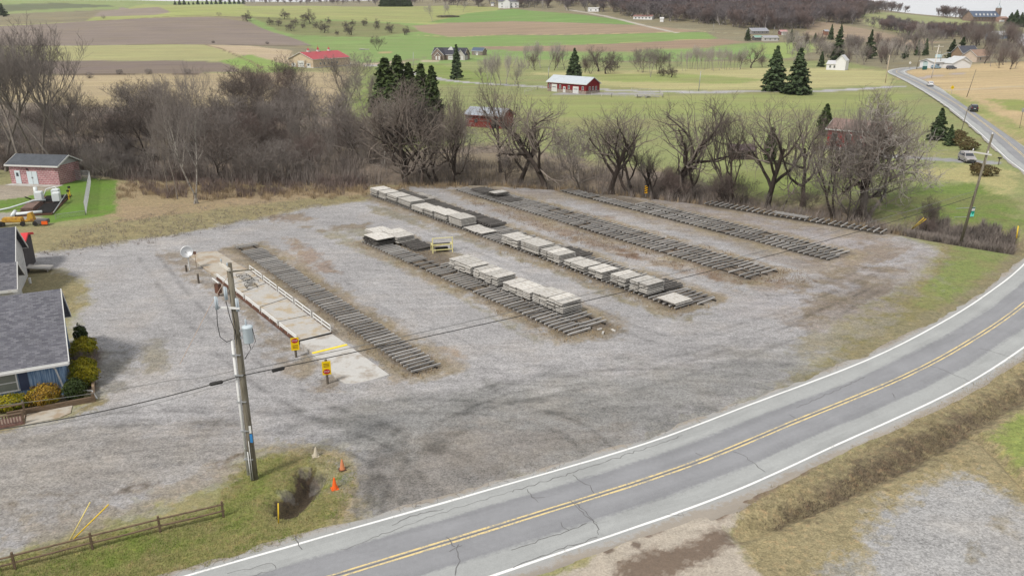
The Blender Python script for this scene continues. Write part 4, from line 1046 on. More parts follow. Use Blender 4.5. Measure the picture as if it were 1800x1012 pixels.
stalk_obj('dry_grass', D_ditch, 'dark dead weeds along the roadside ditch at lower right', 'weeds', 14000, [(1345, 912), (1440, 862), (1540, 805), (1640, 755), (1740, 705), (1820, 655), (1840, 672), (1730, 738), (1650, 788), (1560, 834), (1440, 890), (1360, 925)], (.05, .22), .012, 37, .7)
stalk_obj('grass', blade_mat('verge_blades', (142, 132, 96), (160, 144, 114)), 'faded yellow-green grass between the road and the ditch', 'grass', 16000, [(1290, 905), (1330, 872), (1450, 815), (1560, 762), (1680, 692), (1820, 605), (1820, 635), (1740, 690), (1640, 742), (1540, 790), (1440, 850), (1345, 898)], (.04, .14), .012, 38, .8)
stalk_obj('creek_brush', D_red, 'scattered reddish shrubs where the dry grass meets the creek thicket', 'brush', 11000, [(190, 308), (420, 318), (650, 326), (645, 338), (420, 346), (300, 352), (250, 335)], (.3, 1.3), .02, 40, .6, True, 12)
stalk_obj('dry_grass', D_brush, 'grey dead weeds on the grass bank at the far left edge of the yard', 'weeds', 14000, [(160, 395), (390, 362), (560, 346), (640, 345), (540, 372), (420, 396), (300, 420), (150, 440), (60, 452)], (.05, .35), .016, 41, .7, True, 10)
# --- evergreens
for px, py, h, key, wd, lab in [(682, 238, 128, 'cedar', 1.5, 'left cedar of the dark evergreen clump, widest and tallest'), (704, 240, 134, 'cedar', 1.35, 'second cedar from the left in the dark evergreen clump'), (722, 236, 118, 'cedar', 1.2, 'cedar in the middle of the dark evergreen clump'), (744, 244, 124, 'cedar', 1.15, 'slender cedar right of middle in the dark evergreen clump'), (762, 248, 124, 'cedar', 1.0, 'rightmost slender cedar of the dark evergreen clump'),
                               (690, 252, 100, 'cedar', 1.4, 'shorter cedar at the front of the dark evergreen clump')]:
    tree_px(key, px, py, h, lab, group='cedar clump behind the creek', name='cedar_tree', wide=wd)
for px, py, h, key, wd, lab in [(1009, 138, 50, 'spruce1', .95, 'dark spruce behind the red garage barn'), (803, 140, 58, 'spruce2', .8, 'dark narrow spruce in front of the gabled stone house'), (1360, 160, 74, 'spruce1', 1.0, 'left spruce of the pair by the lane'), (1400, 166, 76, 'spruce1', 1.05, 'right spruce of the pair by the lane'),
                                (1352, 288, 62, 'cedar', 1.2, 'ivy-dark cedar among the creek trees'), (1448, 240, 55, 'cedar', 1.5, 'dark evergreen just left of the red house'), (1648, 246, 54, 'spruce1', 1.1, 'spruce right of the tangled clump near the road bend'), (1668, 256, 36, 'spruce2', 1.1, 'small spruce nearest the driveway shrubs'),
                                (1470, 110, 54, 'pine', .9, 'tall white pine above the white farmhouse left of the road'), (1527, 104, 48, 'pine', .8, 'tall white pine right of the first pine above the white house'), (1443, 118, 26, 'spruce2', 1, 'small dark spruce left of the white farmhouse'), (1590, 104, 22, 'pine', 1, 'dark pine beside the road bend'), (1612, 98, 26, 'spruce2', .8, 'narrow dark spruce behind the road bend'), (1626, 98, 28, 'spruce2', .8, 'narrow dark spruce right of the other narrow spruce at the bend'),
                                (1672, 106, 34, 'pine', 1.2, 'olive pine behind the white roadside building'), (1688, 106, 38, 'pine', 1.2, 'olive pine nearest the brown-walled house'), (1390, 75, 22, 'pine', 1, 'rounded pine right of the small red shed'), (1418, 78, 15, 'pine', 1.1, 'low pine on the lawn left of the tall conifers'), (1432, 74, 15, 'spruce2', 1.1, 'small spruce on the lawn by the tall conifers'), (1460, 70, 25, 'spruce2', .9, 'tall spruce on the edge of the tan hillside'), (1477, 66, 22, 'pine', .9, 'pine on the edge of the tan hillside'), (1314, 72, 20, 'pine', 1.1, 'rounded pine left of the long grey roof'),
                                (1775, 46, 22, 'spruce1', 1.3, 'dark spruce left in the row beside the church'), (1783, 47, 27, 'spruce1', 1.2, 'tallest dark spruce in the row beside the church'), (1793, 48, 24, 'spruce1', 1.2, 'rightmost dark spruce in the row beside the church'), (1597, 70, 14, 'pine', 1.1, 'round pine on the slope below the church field'), (6, 30, 22, 'pine', 1.3, 'dark evergreen at the far left on the green hill')]:
    tree_px(key, px, py, h, lab, group='evergreens across the valley', name='pine_tree' if key == 'pine' else ('cedar_tree' if key == 'cedar' else 'spruce_tree'), wide=wd)
# --- orchard and field trees
OT = [(500, 34, 15), (512, 55, 15), (545, 42, 22), (520, 45, 12), (570, 58, 18), (594, 62, 8), (617, 62, 18), (665, 45, 10), (688, 58, 16), (660, 52, 10), (435, 38, 16), (490, 46, 12), (474, 44, 11), (575, 42, 10), (640, 46, 12), (622, 46, 10), (605, 50, 11), (556, 50, 10), (532, 50, 9), (712, 62, 14)]
for k, (px, py, h) in enumerate(OT):
    tree_px('apple', px, py, h * 1.15, 'small bare fruit tree on the orchard slope above the barn', group='orchard trees on the far slope', name='fruit_tree', wide=1.0)
FT = [(664, 90, 28, 'thick3', 'bare tree on the green slope right of the tan barn'), (760, 38, 30, 'far2', 'leftmost tall bare tree in the far field hedge'), (780, 30, 22, 'far2', 'middle tall bare tree in the far field hedge'), (790, 28, 22, 'far2', 'right tall bare tree in the far field hedge'), (814, 22, 20, 'far2', 'lone bare tree right of the far field hedge')]
for px, py, h, key, lab in FT: tree_px(key, px, py, h, lab, group='bare trees on the far slope')
for px, py, h, key in [(862, 150, 45, 'far2'), (872, 152, 52, 'far2'), (880, 150, 60, 'far2'), (890, 148, 55, 'far2'), (905, 150, 48, 'far2'), (848, 146, 30, 'far1'), (912, 155, 34, 'far1'), (858, 140, 40, 'far2')]:
    tree_px(key, px, py, h, 'slender grey bare tree in the row by the lane left of the red garage barn', group='roadside trees left of the red barn')
for px, py, h, key in [(920, 118, 40, 'far2'), (935, 120, 44, 'far2'), (950, 120, 46, 'far2'), (965, 122, 46, 'far2'), (980, 120, 44, 'far2'), (940, 124, 30, 'far3'), (975, 124, 32, 'far3'), (928, 122, 28, 'far1'), (992, 122, 36, 'far1')]:
    tree_px(key, px, py, h, 'bare tree in the hedgerow behind the red garage barn', group='hedgerow behind the red barn')
for px, py, h, key in [(1038, 130, 40, 'thick3'), (1052, 126, 46, 'oak2'), (1065, 130, 36, 'apple'), (1078, 126, 38, 'thick3'), (1028, 128, 26, 'thick2'), (1130, 128, 44, 'thick1'), (1143, 136, 52, 'birch'), (1155, 130, 44, 'thick3'), (1170, 130, 40, 'thick1'), (1122, 126, 30, 'thick1'), (1180, 136, 22, 'apple'), (1165, 134, 18, 'apple'), (1320, 120, 42, 'oak2'), (1302, 122, 32, 'thick3'), (1340, 118, 22, 'thick2')]:
    tree_px(key, px, py, h, 'bare tree in the middle-distance line right of the red garage barn', group='bare trees in the middle distance')
rt = np.random.default_rng(8)
for k in range(24):
    tree_px('far2', 1200 + k * 4.3 + rt.uniform(-2, 2), 124 + rt.uniform(-4, 1), rt.uniform(30, 44), 'pale birch in the dense stand across the pale meadow', group='birch stand across the meadow', name='birch_tree', wide=.7)
for k in range(85):
    px = rt.uniform(1380, 1640); py = np.interp(px, [1380, 1480, 1560, 1640], [108, 116, 120, 96]) - rt.uniform(0, 26)
    tree_px(rt.choice(['far1', 'far3', 'far2']), px, py, rt.uniform(18, 42), 'bare tree in the wooded strip behind the white house', group='woods behind the white house')
for k in range(75):
    px = rt.uniform(1690, 1850); py = rt.uniform(62, 124) if px > 1730 else rt.uniform(62, 90)
    tree_px(rt.choice(['far1', 'far3']), px, py, rt.uniform(22, 40), 'bare tree in the roadside woods below the church', group='woods below the church')
# --- far woods: one mass each
def wood(name, label, n, poly_px, hpx, seed, keys=('far1', 'far2', 'far3'), yk=1.0):
    g = np.random.default_rng(seed)
    xs = [p[0] for p in poly_px]; ys = [p[1] for p in poly_px]
    qx = g.uniform(min(xs), max(xs), n * 5); qy = g.uniform(min(ys), max(ys), n * 5)
    m = inside(qx, qy, poly_px); qx, qy = qx[m][:n], qy[m][:n]
    X, Y, Z = hit(qx, qy)
    root = None
    for key in keys:
        sel = np.array([i for i in range(len(X)) if keys[i % len(keys)] == key])
        for part, (tc, mt) in enumerate(zip(FARC[key][:2], FARC[key][2:])):
            V0, F0 = tc
            Vs, Fs, o = [], [], 0
            for i in sel:
                s = g.uniform(*hpx) * 0.1; a = g.uniform(0, 6.28); ca, sa = math.cos(a), math.sin(a)
                v = V0 * s * np.array([1.25, 1.25, 1])
                Vs.append(np.stack([v[:, 0] * ca - v[:, 1] * sa + X[i], v[:, 0] * sa + v[:, 1] * ca + Y[i], v[:, 2] + Z[i]], 1)); Fs.append(F0 + o); o += len(V0)
            o_ = link(name, np_mesh(name, np.concatenate(Vs), np.concatenate(Fs), mt), root)
            if root is None: root = tag(o_, label, 'woods', kind='stuff')
            else: o_['kind'] = 'stuff'; o_.name = 'trunks' if part == 0 else 'branches'
def lowtree(seed, forks, upk, tw):
    return bare_tree(seed, 10, .15, .18, (7, 6, 4), (28, 55), upk=upk, forks=forks, twig_r=tw)
W1 = M('far_bark', S(116, 108, 106), .9, .25, .05); W2 = M('far_twigs', S(118, 110, 111), .9, .3, .03); W3 = M('far_red_twigs', S(124, 108, 104), .9, .25, .03); W4 = M('far_pale_bark', S(180, 172, 168), .9, .2, .05)
FARC = {}
for key, a, mt, mc in [('far1', (41, 1, .25, .07), W1, W2), ('far2', (42, 1, .3, .06), W4, W2), ('far3', (43, 2, .2, .07), W1, W3)]:
    t, c = lowtree(*a); FARC[key] = (t, c, mt, mc)
wood('far_woods', 'dense grey bare woods covering the hillside at the top right', 1250, [(1060, 14), (1100, 30), (1150, 36), (1250, 44), (1340, 54), (1420, 52), (1440, 42), (1500, 44), (1520, 30), (1520, 14), (1450, 0), (1300, -22), (1100, -22)], (11, 17), 51)
wood('far_woods', 'bare woods along the crest above the church field', 190, [(1480, 20), (1520, 28), (1560, 22), (1620, 24), (1700, 38), (1690, 32), (1620, 18), (1550, 10), (1480, 6)], (9, 14), 52)
wood('far_woods', 'grey bare woods on the far ridge at the top middle', 330, [(640, 10), (760, 12), (880, 13), (960, 18), (1060, 22), (1100, 10), (1060, -10), (900, -16), (640, -4)], (10, 17), 53)
wood('far_woods', 'thin grey woods on the distant ridge at the top left', 240, [(420, 8), (640, 9), (640, -2), (520, -2), (300, -6), (300, 2)], (8, 13), 54)
wood('far_woods', 'grey scrub woods on the slope left of the white church', 170, [(1520, 46), (1600, 64), (1660, 72), (1760, 64), (1700, 58), (1620, 54), (1560, 44)], (6, 11), 55)
# far rows of dark evergreens on the crest
for k in range(16):
    px = 308 + k * 8; tree_px('spruce1', px, 9 - k * .12, rt.uniform(5, 9), 'dark evergreen in the long row on the left crest', group='evergreen row on the left crest', name='spruce_tree', wide=1.3)
for k in range(9):
    tree_px('spruce1', 672 + k * 6 + rt.uniform(-1, 1), 12, rt.uniform(13, 19), 'dark evergreen in the short row on the middle crest', group='evergreen row on the middle crest', name='spruce_tree', wide=1.2)
# bushes in the far fields
for px, py, rx, lab in [(182, 33, 2.2, 'low dark bush in the middle of the ploughed hillside'), (385, 28, 2.6, 'dark bush at the top of the ploughed field'), (158, 138, 1.8, 'reddish bush at the lower edge of the ploughed strip'), (210, 131, 1.5, 'dark bush left of middle along the lower field edge'), (262, 131, 1.7, 'dark bush near the middle of the lower field edge'), (330, 130, 1.5, 'dark bush on the right along the lower field edge'), (375, 76, 1.2, 'small dark bush on the field boundary right'), (470, 78, 1.4, 'dark bush at the end of the upper ploughed field')]:
    P = H3(px, py); t, c = shrub_ball(int(px), rx * 1.1, rx * .9, rx * .8, 420, .22)
    o = thing('bush', lab, 'bush', P, 0, 'bushes along the field edges'); link('stem', np_mesh('stem', t[0], t[1], B_dark), o); link('foliage', np_mesh('foliage', c[0], c[1], T_grey), o)
P = H3(788, 31); t, c = shrub_ball(99, 13, 2, 1.2, 1500, .5)
o = thing('hedge', 'dark scrubby hedge strip between the far fields', 'hedge', P, .1); link('foliage', np_mesh('foliage', c[0], c[1], T_dark), o)
# ------------------------------------------------------------------ materials for built things
m_bar = M('weathered_timber', S(178, 176, 173), .85, .28, 2.5, S(134, 130, 125), (8, 1, 8), rnd=.28, amount=.55, bump=.3)
m_str = M('dark_timber', S(58, 54, 50), .9, .3, 2.0, S(52, 48, 44), (1, 4, 4))
m_lid = M('pallet_board', S(200, 197, 191), .85, .24, 1.6, S(150, 142, 131), (1, 6, 6), rnd=.2, amount=.45)
m_liddark = M('dark_pallet_board', S(112, 109, 105), .85, .3, 1.6, S(70, 66, 62), (1, 6, 6), rnd=.2)
m_conc = M('weathered_concrete', S(182, 175, 163), .9, .16, .7, S(158, 142, 122), amount=.6, bump=.2)
m_conc2 = M('pale_concrete', S(192, 190, 186), .9, .14, .8, S(158, 150, 140), amount=.5)
m_deck = M('stained_deck_concrete', S(184, 181, 176), .9, .2, .9, S(168, 154, 132), amount=.5)
m_white = M('white_paint', S(216, 216, 213), .5, .06, 3.0, S(190, 186, 178), amount=.2)
m_rust = M('rusty_steel', S(112, 80, 66), .8, .3, 2.0, S(70, 58, 52))
m_black = M('black_rubber', S(48, 47, 46), .7, .2, 4)
m_yel = M('yellow_paint', S(226, 190, 60), .6, .12, 3.0, S(190, 168, 90), amount=.2)
m_paley = M('pale_yellow_paint', S(230, 222, 160), .6, .1, 3.0, S(200, 180, 110), amount=.25)
m_signy = M('sign_yellow', S(236, 200, 24), .5, .05, 3)
m_signr = M('sign_red', S(176, 40, 44), .5, .06, 3)
m_post = M('grey_post_wood', S(112, 104, 94), .9, .3, 3, S(80, 72, 64), (4, 4, .5))
m_pole = M('utility_pole_wood', S(128, 122, 108), .9, .25, 2.5, S(92, 86, 74), (5, 5, .3), bump=.3)
m_steel = M('galvanised_steel', S(172, 174, 176), .45, .12, 3, metal=.5)
m_grey = M('light_grey_steel', S(176, 186, 192), .45, .08, 3)
m_rail = M('rail_fence_wood', S(122, 104, 86), .9, .3, 3, S(88, 76, 64), (.6, 4, 4))
m_cable = M('black_cable', S(56, 55, 54), .6, .1, 3)
m_cableg = M('grey_cable', S(120, 120, 118), .6, .1, 3)
m_orange = M('orange_cone_plastic', S(238, 104, 40), .55, .08, 4)
m_fade = M('faded_orange_plastic', S(206, 132, 92), .7, .1, 4)
m_pale = M('bleached_plastic', S(196, 186, 166), .7, .1, 4)
m_glass = M('window_glass', S(70, 78, 84), .12, .1, 1, spec=.6)
m_glassl = M('curtained_glass', S(128, 132, 124), .2, .15, 2, spec=.5)

# ------------------------------------------------------------------ timber racks: rows of cross bars on stringers
def barmesh(L, seed, w_=.12, h_=.13):
    g = random.Random(seed); mb = MB()
    n = 4; V = []
    for i in range(n + 1):
        x = L * i / n; dz = g.uniform(-.012, .012); dy = g.uniform(-.012, .012)
        V += [(x, -w_ / 2 + dy, dz), (x, w_ / 2 + dy, dz), (x, w_ / 2 + dy, h_ + dz), (x, -w_ / 2 + dy, h_ + dz)]
    Fc = [(0, 3, 2, 1), (4 * n, 4 * n + 1, 4 * n + 2, 4 * n + 3)]
    for i in range(n):
        for k in range(4):
            a = 4 * i + k; b_ = 4 * i + (k + 1) % 4
            Fc.append((a, b_, b_ + 4, a + 4))
    mb.add(V, Fc)
    return mb.mesh('crossbar', m_bar)
BARS = [barmesh(2.42, k) for k in range(5)]
NROWD = None
def row_frame(a, b_):
    A = Vector((*G(*a), 0)); Bv = Vector((*G(*b_), 0))
    d = (Bv - A); L = d.length; d.normalize()
    n = Vector((-d.y, d.x, 0))                # to the right / away from camera
    return A, d, n, L
def rack(name, label, A, d, n, L, off=0.0, sp=.72, z0=0.0, skip=(), jit=1.0, s0=0.0, blen=1.0, seed=0):
    # local x = n (cross bars), local y = -d (along the row)
    g = random.Random(seed)
    rz = math.atan2(n.y, n.x)
    root = thing(name, label, 'timber rack', A + n * off + d * s0 + Vector((0, 0, z0)), rz, 'rows of timber racks in the yard')
    st = MB()
    for xx in (.4, 2.0):
        m_ = MB(); m_.box((xx * blen, -L / 2, .06), (.11, L, .12)); m_.build('stringer', m_str, root)
    k = 0; y = .1; cnt = 0
    step = max(sp, L / 98.0)
    while y < L - .05:
        if g.random() > .035:
            o = link('crossbar', BARS[g.randrange(5)], root)
            o.location = (g.uniform(-.06, .06) * jit, -y, .122 + g.uniform(0, .012)); o.rotation_euler = (0, 0, g.gauss(0, .022) * jit)
            o.scale = (blen * g.uniform(.93, 1.05), g.uniform(.85, 1.2), g.uniform(.9, 1.1))
            cnt += 1
        y += step * g.uniform(.94, 1.06)
    return root
RA = row_frame((412, 436), (727, 659))
RB = row_frame((636, 427), (1000, 592))
RC_ = row_frame((650, 344), (1188, 545))
RD = row_frame((800, 335), (1315, 492))
RE = row_frame((985, 337), (1455, 459))
RFx = row_frame((1237, 360), (1550, 412))
rack('timber_rack', 'long single timber rack beside the truck scale, nearest row to the blue house', *RA, sp=.62, seed=1)
rack('timber_rack', 'left half of the nearest double timber rack, open bars before the front pallet stacks', *RB, sp=.62, seed=2)
A, d, n, L = RB
def along(fr, px, py):
    P = Vector((*G(px, py), 0)); return (P - fr[0]).dot(fr[1])
b2s = along(RB, 740, 475)
rack('timber_rack', 'right half of the nearest double timber rack, carrying the front line of pallet stacks', A, d, n, L - b2s - .2, off=2.35, sp=.62, s0=b2s, seed=3)
rack('timber_rack', 'left half of the long middle timber rack, carrying the long line of pale pallet stacks', *RC_, sp=.66, seed=4)
A, d, n, L = RC_
rack('timber_rack', 'right half of the long middle timber rack, open bars behind the long line of stacks', A, d, n, L + .6, off=2.55, sp=.64, seed=5, jit=2.5, blen=1.1)
rack('timber_rack', 'left half of the fourth double timber rack, beyond the long middle rack', *RD, sp=.70, seed=6)
rack('timber_rack', 'right half of the fourth double timber rack, beyond the long middle rack', RD[0], RD[1], RD[2], RD[3] - 1.2, off=2.5, sp=.70, s0=1.4, seed=7)
rack('timber_rack', 'left half of the fifth double timber rack, last but one before the creek trees', *RE, sp=.72, seed=8)
e2 = along(RE, 1090, 368)
rack('timber_rack', 'right half of the fifth double timber rack, last but one before the creek trees', RE[0], RE[1], RE[2], RE[3] - e2, off=2.5, sp=.72, s0=e2 - .5, seed=9)
rack('timber_rack', 'low timber rack along the creek bank under the bare trees, farthest row', *RFx, sp=.8, seed=10)
stalk_obj('dry_grass', D_tan, 'short tan weeds growing along and between the timber racks', 'weeds', 15000, [(405, 432), (428, 430), (785, 648), (720, 668)], (.05, .28), .014, 71, .7, 'rack', 6)
stalk_obj('dry_grass', D_tan, 'short weeds round the nearest double timber rack', 'weeds', 15000, [(625, 430), (690, 415), (1100, 578), (995, 604)], (.05, .28), .014, 72, .7, 'rack', 6)
stalk_obj('dry_grass', D_tan, 'brown weeds along the long middle timber rack', 'weeds', 15000, [(640, 348), (700, 330), (1270, 530), (1180, 560)], (.05, .3), .016, 73, .7, 'rack', 6)
stalk_obj('dry_grass', blade_mat('rusty_weeds', (140, 112, 88), (120, 104, 86)), 'rusty brown weeds between the outer timber racks', 'weeds', 16000, [(790, 340), (860, 335), (1420, 480), (1440, 500), (1300, 500), (1000, 425)], (.05, .3), .018, 74, .7, 'rack', 7)
# loose timbers piled on the middle rack
m_pile = M('dark_piled_timber', S(122, 118, 114), .85, .35, 2.5, S(60, 57, 54), (8, 1, 8), rnd=.3)
PB = []
for me in BARS:
    q = me.copy(); q.materials.clear(); q.materials.append(m_pile); q.name = 'timber'; PB.append(q)
g = random.Random(3); npile = 0
rzC = math.atan2(RC_[2].y, RC_[2].x)
def pile(fr, s0, s1, off, layers, step, label, group, z0=.30, blen=1.0):
    global npile
    rz = math.atan2(fr[2].y, fr[2].x)
    for ly in range(layers):
        s = s0 + g.uniform(0, .2)
        while s < s1:
            P = fr[0] + fr[1] * s + fr[2] * (off + g.uniform(-.2, .2)) + Vector((0, 0, z0 + ly * .145))
            o = tag(link('loose_timber', PB[g.randrange(5)]), label, 'timber', group); o.location = P; o.scale = (blen, 1, 1)
            o.rotation_euler = (0, 0, rz + g.uniform(-.04, .04)); s += step * g.uniform(.8, 1.3); npile += 1
LC = RC_[3]
pile(RC_, LC * .02, LC * .14, 2.6, 2, .24, 'dark timber in the far pile at the creek end of the middle rack', 'timbers piled on the far end of the middle rack')
pile(RC_, LC * .16, LC * .30, 2.7, 2, .30, 'dark timber in the pile behind the middle of the far pallet stacks', 'timbers piled behind the far stacks')
pile(RC_, LC * .31, LC * .45, 2.7, 3, .33, 'dark timber in the heaped pile behind the flat pallet layer', 'timbers heaped behind the flat pallet layer')
pile(RC_, LC * .66, LC * .72, 2.6, 2, .35, 'dark timber piled behind the near pallet stacks of the middle rack', 'timbers piled behind the near stacks')
pile(RC_, LC * .90, LC * .94, 2.5, 2, .3, 'dark timber stacked just behind the lone low pallet', 'timbers behind the lone low pallet')
pile(RD, 2.5, 7.0, 1.2, 2, .33, 'dark timber in the pile at the creek end of the fourth rack', 'timbers piled on the far end of the fourth rack')
pile(RD, 8.5, 12.5, 1.0, 1, .3, 'dark timber laid over the fourth rack near its creek end', 'timbers laid over the fourth rack')
# ------------------------------------------------------------------ pallets: deck board on cleats, stacked in layers
def palletmesh(W, L, seed, mat):
    g_ = random.Random(seed); mb = MB(); nb = 2 if W < 1.3 else 4
    bw = W / nb
    for k in range(nb): mb.box((-W / 2 + bw * (k + .5), 0, .117 + g_.uniform(-.003, .003)), (bw - .014, L, .06))
    for yy in (-L / 2 + .35, 0, L / 2 - .35): mb.box((0, yy, .043), (W - .3, .10, .088))
    return mb.mesh('wooden_pallet', mat)
PAL = {}
for W in (1.0, 2.0, 2.6):
    for mt, kk in ((m_lid, 'l'), (m_liddark, 'd')):
        PAL[(W, kk)] = [palletmesh(W, 2.3, s, mt) for s in (1, 2)]
npal = 0
def stack(fr, p0, p1, off, layers, W, where, kk='l', z0=.30, group='pallets stacked on the timber racks'):
    global npal
    s0 = along(fr, *p0); s1 = along(fr, *p1)
    ncol = max(1, round((s1 - s0) / W)); Wr = (s1 - s0) / ncol
    rz = math.atan2(fr[1].y, fr[1].x)
    for c in range(ncol):
        for ly in range(layers):
            P = fr[0] + fr[1] * (s0 + Wr * (c + .5) + g.uniform(-.04, .04)) + fr[2] * (off + 1.2 + g.uniform(-.11, .11)) + Vector((0, 0, z0 + .15 * ly))
            top = ly == layers - 1
            o = link('wooden_pallet', PAL[(W, kk)][g.randrange(2)])
            tag(o, ('top pallet of ' if top else 'lower pallet in ') + where, 'pallet', group)
            o.location = P; o.rotation_euler = (0, 0, rz + g.uniform(-.02, .02)); o.scale = (Wr / W * g.uniform(.92, .96), g.uniform(.97, 1.03), 1); npal += 1
def fC(px): return (px, 344 + (px - 650) * (201 / 538.))
def fB(px): return (px, 427 + (px - 636) * (165 / 364.))
for a, b_, ly, W, wh in [(650, 663.5, 6, 2.6, 'the farthest stack of the long line, by the creek trees'), (665, 678, 6, 2.6, 'the second farthest stack of the long line'), (679.5, 697, 6, 2.6, 'the third farthest stack of the long line'), (699, 721, 6, 2.6, 'the large fourth stack from the creek in the long line'),
                         (722.5, 743, 4, 2.6, 'the low fifth stack from the creek in the long line'), (744, 760, 5, 2.0, 'the sixth stack from the creek in the long line'), (762, 785, 6, 2.6, 'the seventh stack from the creek in the long line'), (788, 811, 7, 2.6, 'the tall stack just before the flat pallet layer'),
                         (814, 846, 1, 1.0, 'the flat single layer in the gap of the long line'),
                         (881, 910, 6, 1.0, 'the first stack after the gap in the long line'), (914, 947, 7, 2.6, 'the broad stack with one wide top, second after the gap'), (950, 983, 6, 1.0, 'the third stack after the gap in the long line'), (990, 1026, 4, 1.0, 'the low fourth stack after the gap in the long line'),
                         (1033, 1058, 5, 1.0, 'the fifth stack after the gap in the long line'), (1071, 1098, 6, 1.0, 'the second last tall stack of the long line'), (1105, 1136, 7, 1.0, 'the tall stack next to the lone low pallet'), (1154, 1187, 2, 2.6, 'the lone low pile at the road end of the long line')]:
    stack(RC_, fC(a), fC(b_), 0.0, ly, W, wh)
offB = 2.4
def sB(a, b_): 
    return a, b_
A, d, n, L = RB
def stackB(pa, pb, ly, wh, W=1.0, kk='l'):
    stack(RB, pa, pb, offB, ly, W, wh, kk)
stackB((790, 473), (827, 490), 6, 'the first stack of the front line, nearest the yellow frame')
stackB((831, 492), (872, 510), 6, 'the second stack of the front line')
stackB((880, 514), (929, 535), 5, 'the third stack of the front line, lower than its neighbours')
stackB((932, 537), (986, 560), 7, 'the last stack of the front line, nearest the road')
stack(RB, (636, 427), (660, 438), 0.0, 2, 2.6, 'the loose splayed stack at the creek end of the front rack', 'd')
stack(RB, (637, 427.5), (661, 438.5), .05, 1, 2.6, 'the loose splayed stack at the creek end of the front rack', 'l', z0=.92)
pile(RB, .2, 2.9, 0.0, 2, .42, 'dark timber between the pallets of the loose splayed stack', 'timbers in the loose splayed stack', z0=.62)
stack(RB, (636, 427), (665, 440), 2.6, 5, 2.6, 'the stack with one wide cracked top beside the splayed stack')
stack(RB, (618, 419), (634, 426), 1.8, 4, 2.0, 'the stack behind the splayed stack, at the end of the front rack')
pile(RB, 3.6, 7.4, 3.0, 3, .42, 'grey timber in the small pile right of the splayed stack', 'timbers in the small pile by the yellow frame', z0=.0)
stack(RD, (846, 349), (862, 354), 1.2, 2, 2.6, 'the small dark pile on the fourth rack', 'd', z0=.6)
stack(RD, (850, 350), (860, 353.5), 1.0, 1, 2.0, 'the small dark pile on the fourth rack', 'l', z0=.85)
A, d, n, L = RFx
o = link('plank_bundle', MB().box((0, 0, .06), (1.0, along(RFx, 1417, 389) - along(RFx, 1358, 380), .12)).mesh('plank_bundle', m_bar))
tag(o, 'grey flat plank lying along the farthest timber rack', 'plank'); sm_ = (along(RFx, 1417, 389) + along(RFx, 1358, 380)) / 2
o.location = A + d * sm_ + n * 1.0 + Vector((0, 0, .31)); o.rotation_euler = (0, 0, math.atan2(n.y, n.x))
g2 = random.Random(9)
for k in range(6):                              # white battens at the back of the middle rack
    P = RC_[0] + RC_[1] * (LC * .075 + k * .75) + RC_[2] * 5.4
    o = link('white_batten', MB().box((0, 0, 0), (2.3, .28, .1)).mesh('white_batten', m_lid)); tag(o, 'whitish batten lying behind the far end of the middle rack', 'batten', 'white battens behind the middle rack')
    o.location = P + Vector((0, 0, .35)); o.rotation_euler = (0, 0, rzC + g2.uniform(-.05, .05))
for k, (px, py) in enumerate([(1054, 580), (1060, 586), (1078, 582)]):
    P = G3(px, py); o = link('timber_offcut', MB().box((0, 0, .07), (.45, .16, .14)).mesh('timber_offcut', m_lid)); tag(o, 'short pale timber offcut on the gravel at the road end of the front rack', 'offcut', 'offcuts at the end of the front rack')
    o.location = P; o.rotation_euler = (0, 0, .5 + k * .8)

# ------------------------------------------------------------------ truck scale
def scale_quad(name, mat, pts, z0, z1, parent=None, lab=None):
    P = [G(*p, z1) for p in pts]
    mb = MB(); mb.prism(P, 'z', z0, z1)
    return mb.build(name, mat, parent)
zd = .38
root = thing('truck_scale', 'long truck weighbridge with stained concrete deck and white pipe side rails', 'truck scale', (0, 0, 0))
Lp = [(381, 485), (404, 501), (423.5, 515), (452, 541), (484, 566), (525, 598)]
Rp = [(437, 474), (452, 487), (466, 497.5), (501, 524.5), (540, 554), (582.5, 584)]
LW = [Vector((*G(*p, zd), zd)) for p in Lp]; RW = [Vector((*G(*p, zd), zd)) for p in Rp]
# fit straight deck edges
def fit(P):
    a, b_ = P[0], P[-1]; dd = (b_ - a).normalized(); return a, dd, [(p - a).dot(dd) for p in P]
la, ld, ls = fit(LW); ra, rd, rs = fit(RW)
LW = [la + ld * s for s in ls]
RW = [ra + rd * s for s in rs]
for k in range(5):
    a, b_, c_, e_ = LW[k], LW[k + 1], RW[k + 1], RW[k]
    gp = ld * .06
    mb = MB(); mb.prism([(p.x, p.y) for p in (a + gp, b_ - gp, c_ - gp, e_ + gp)], 'z', .12, zd); mb.build('deck_panel', m_deck, root)
    mb = MB(); q = .05; mb.prism([(p.x, p.y) for p in (b_ - gp * .9, b_ + gp * .9, c_ + gp * .9, c_ - gp * .9)], 'z', .1, zd - .02 + (.025 if k in (1, 2) else 0)); mb.build('joint_strip', m_black, root)
nrm = (RW[0] - LW[0]).normalized()
mb = MB(); sd_ = -nrm * .09
mb.prism([(p.x, p.y) for p in (LW[0] + sd_, LW[-1] + sd_, LW[-1] - nrm * .01, LW[0] - nrm * .01)], 'z', .02, zd - .05); mb.build('side_beam', m_rust, root)
mb = MB(); mb.prism([(p.x, p.y) for p in (RW[0] + nrm * .01, RW[-1] + nrm * .01, RW[-1] + nrm * .09, RW[0] + nrm * .09)], 'z', .02, zd - .05); mb.build('side_beam', m_rust, root)
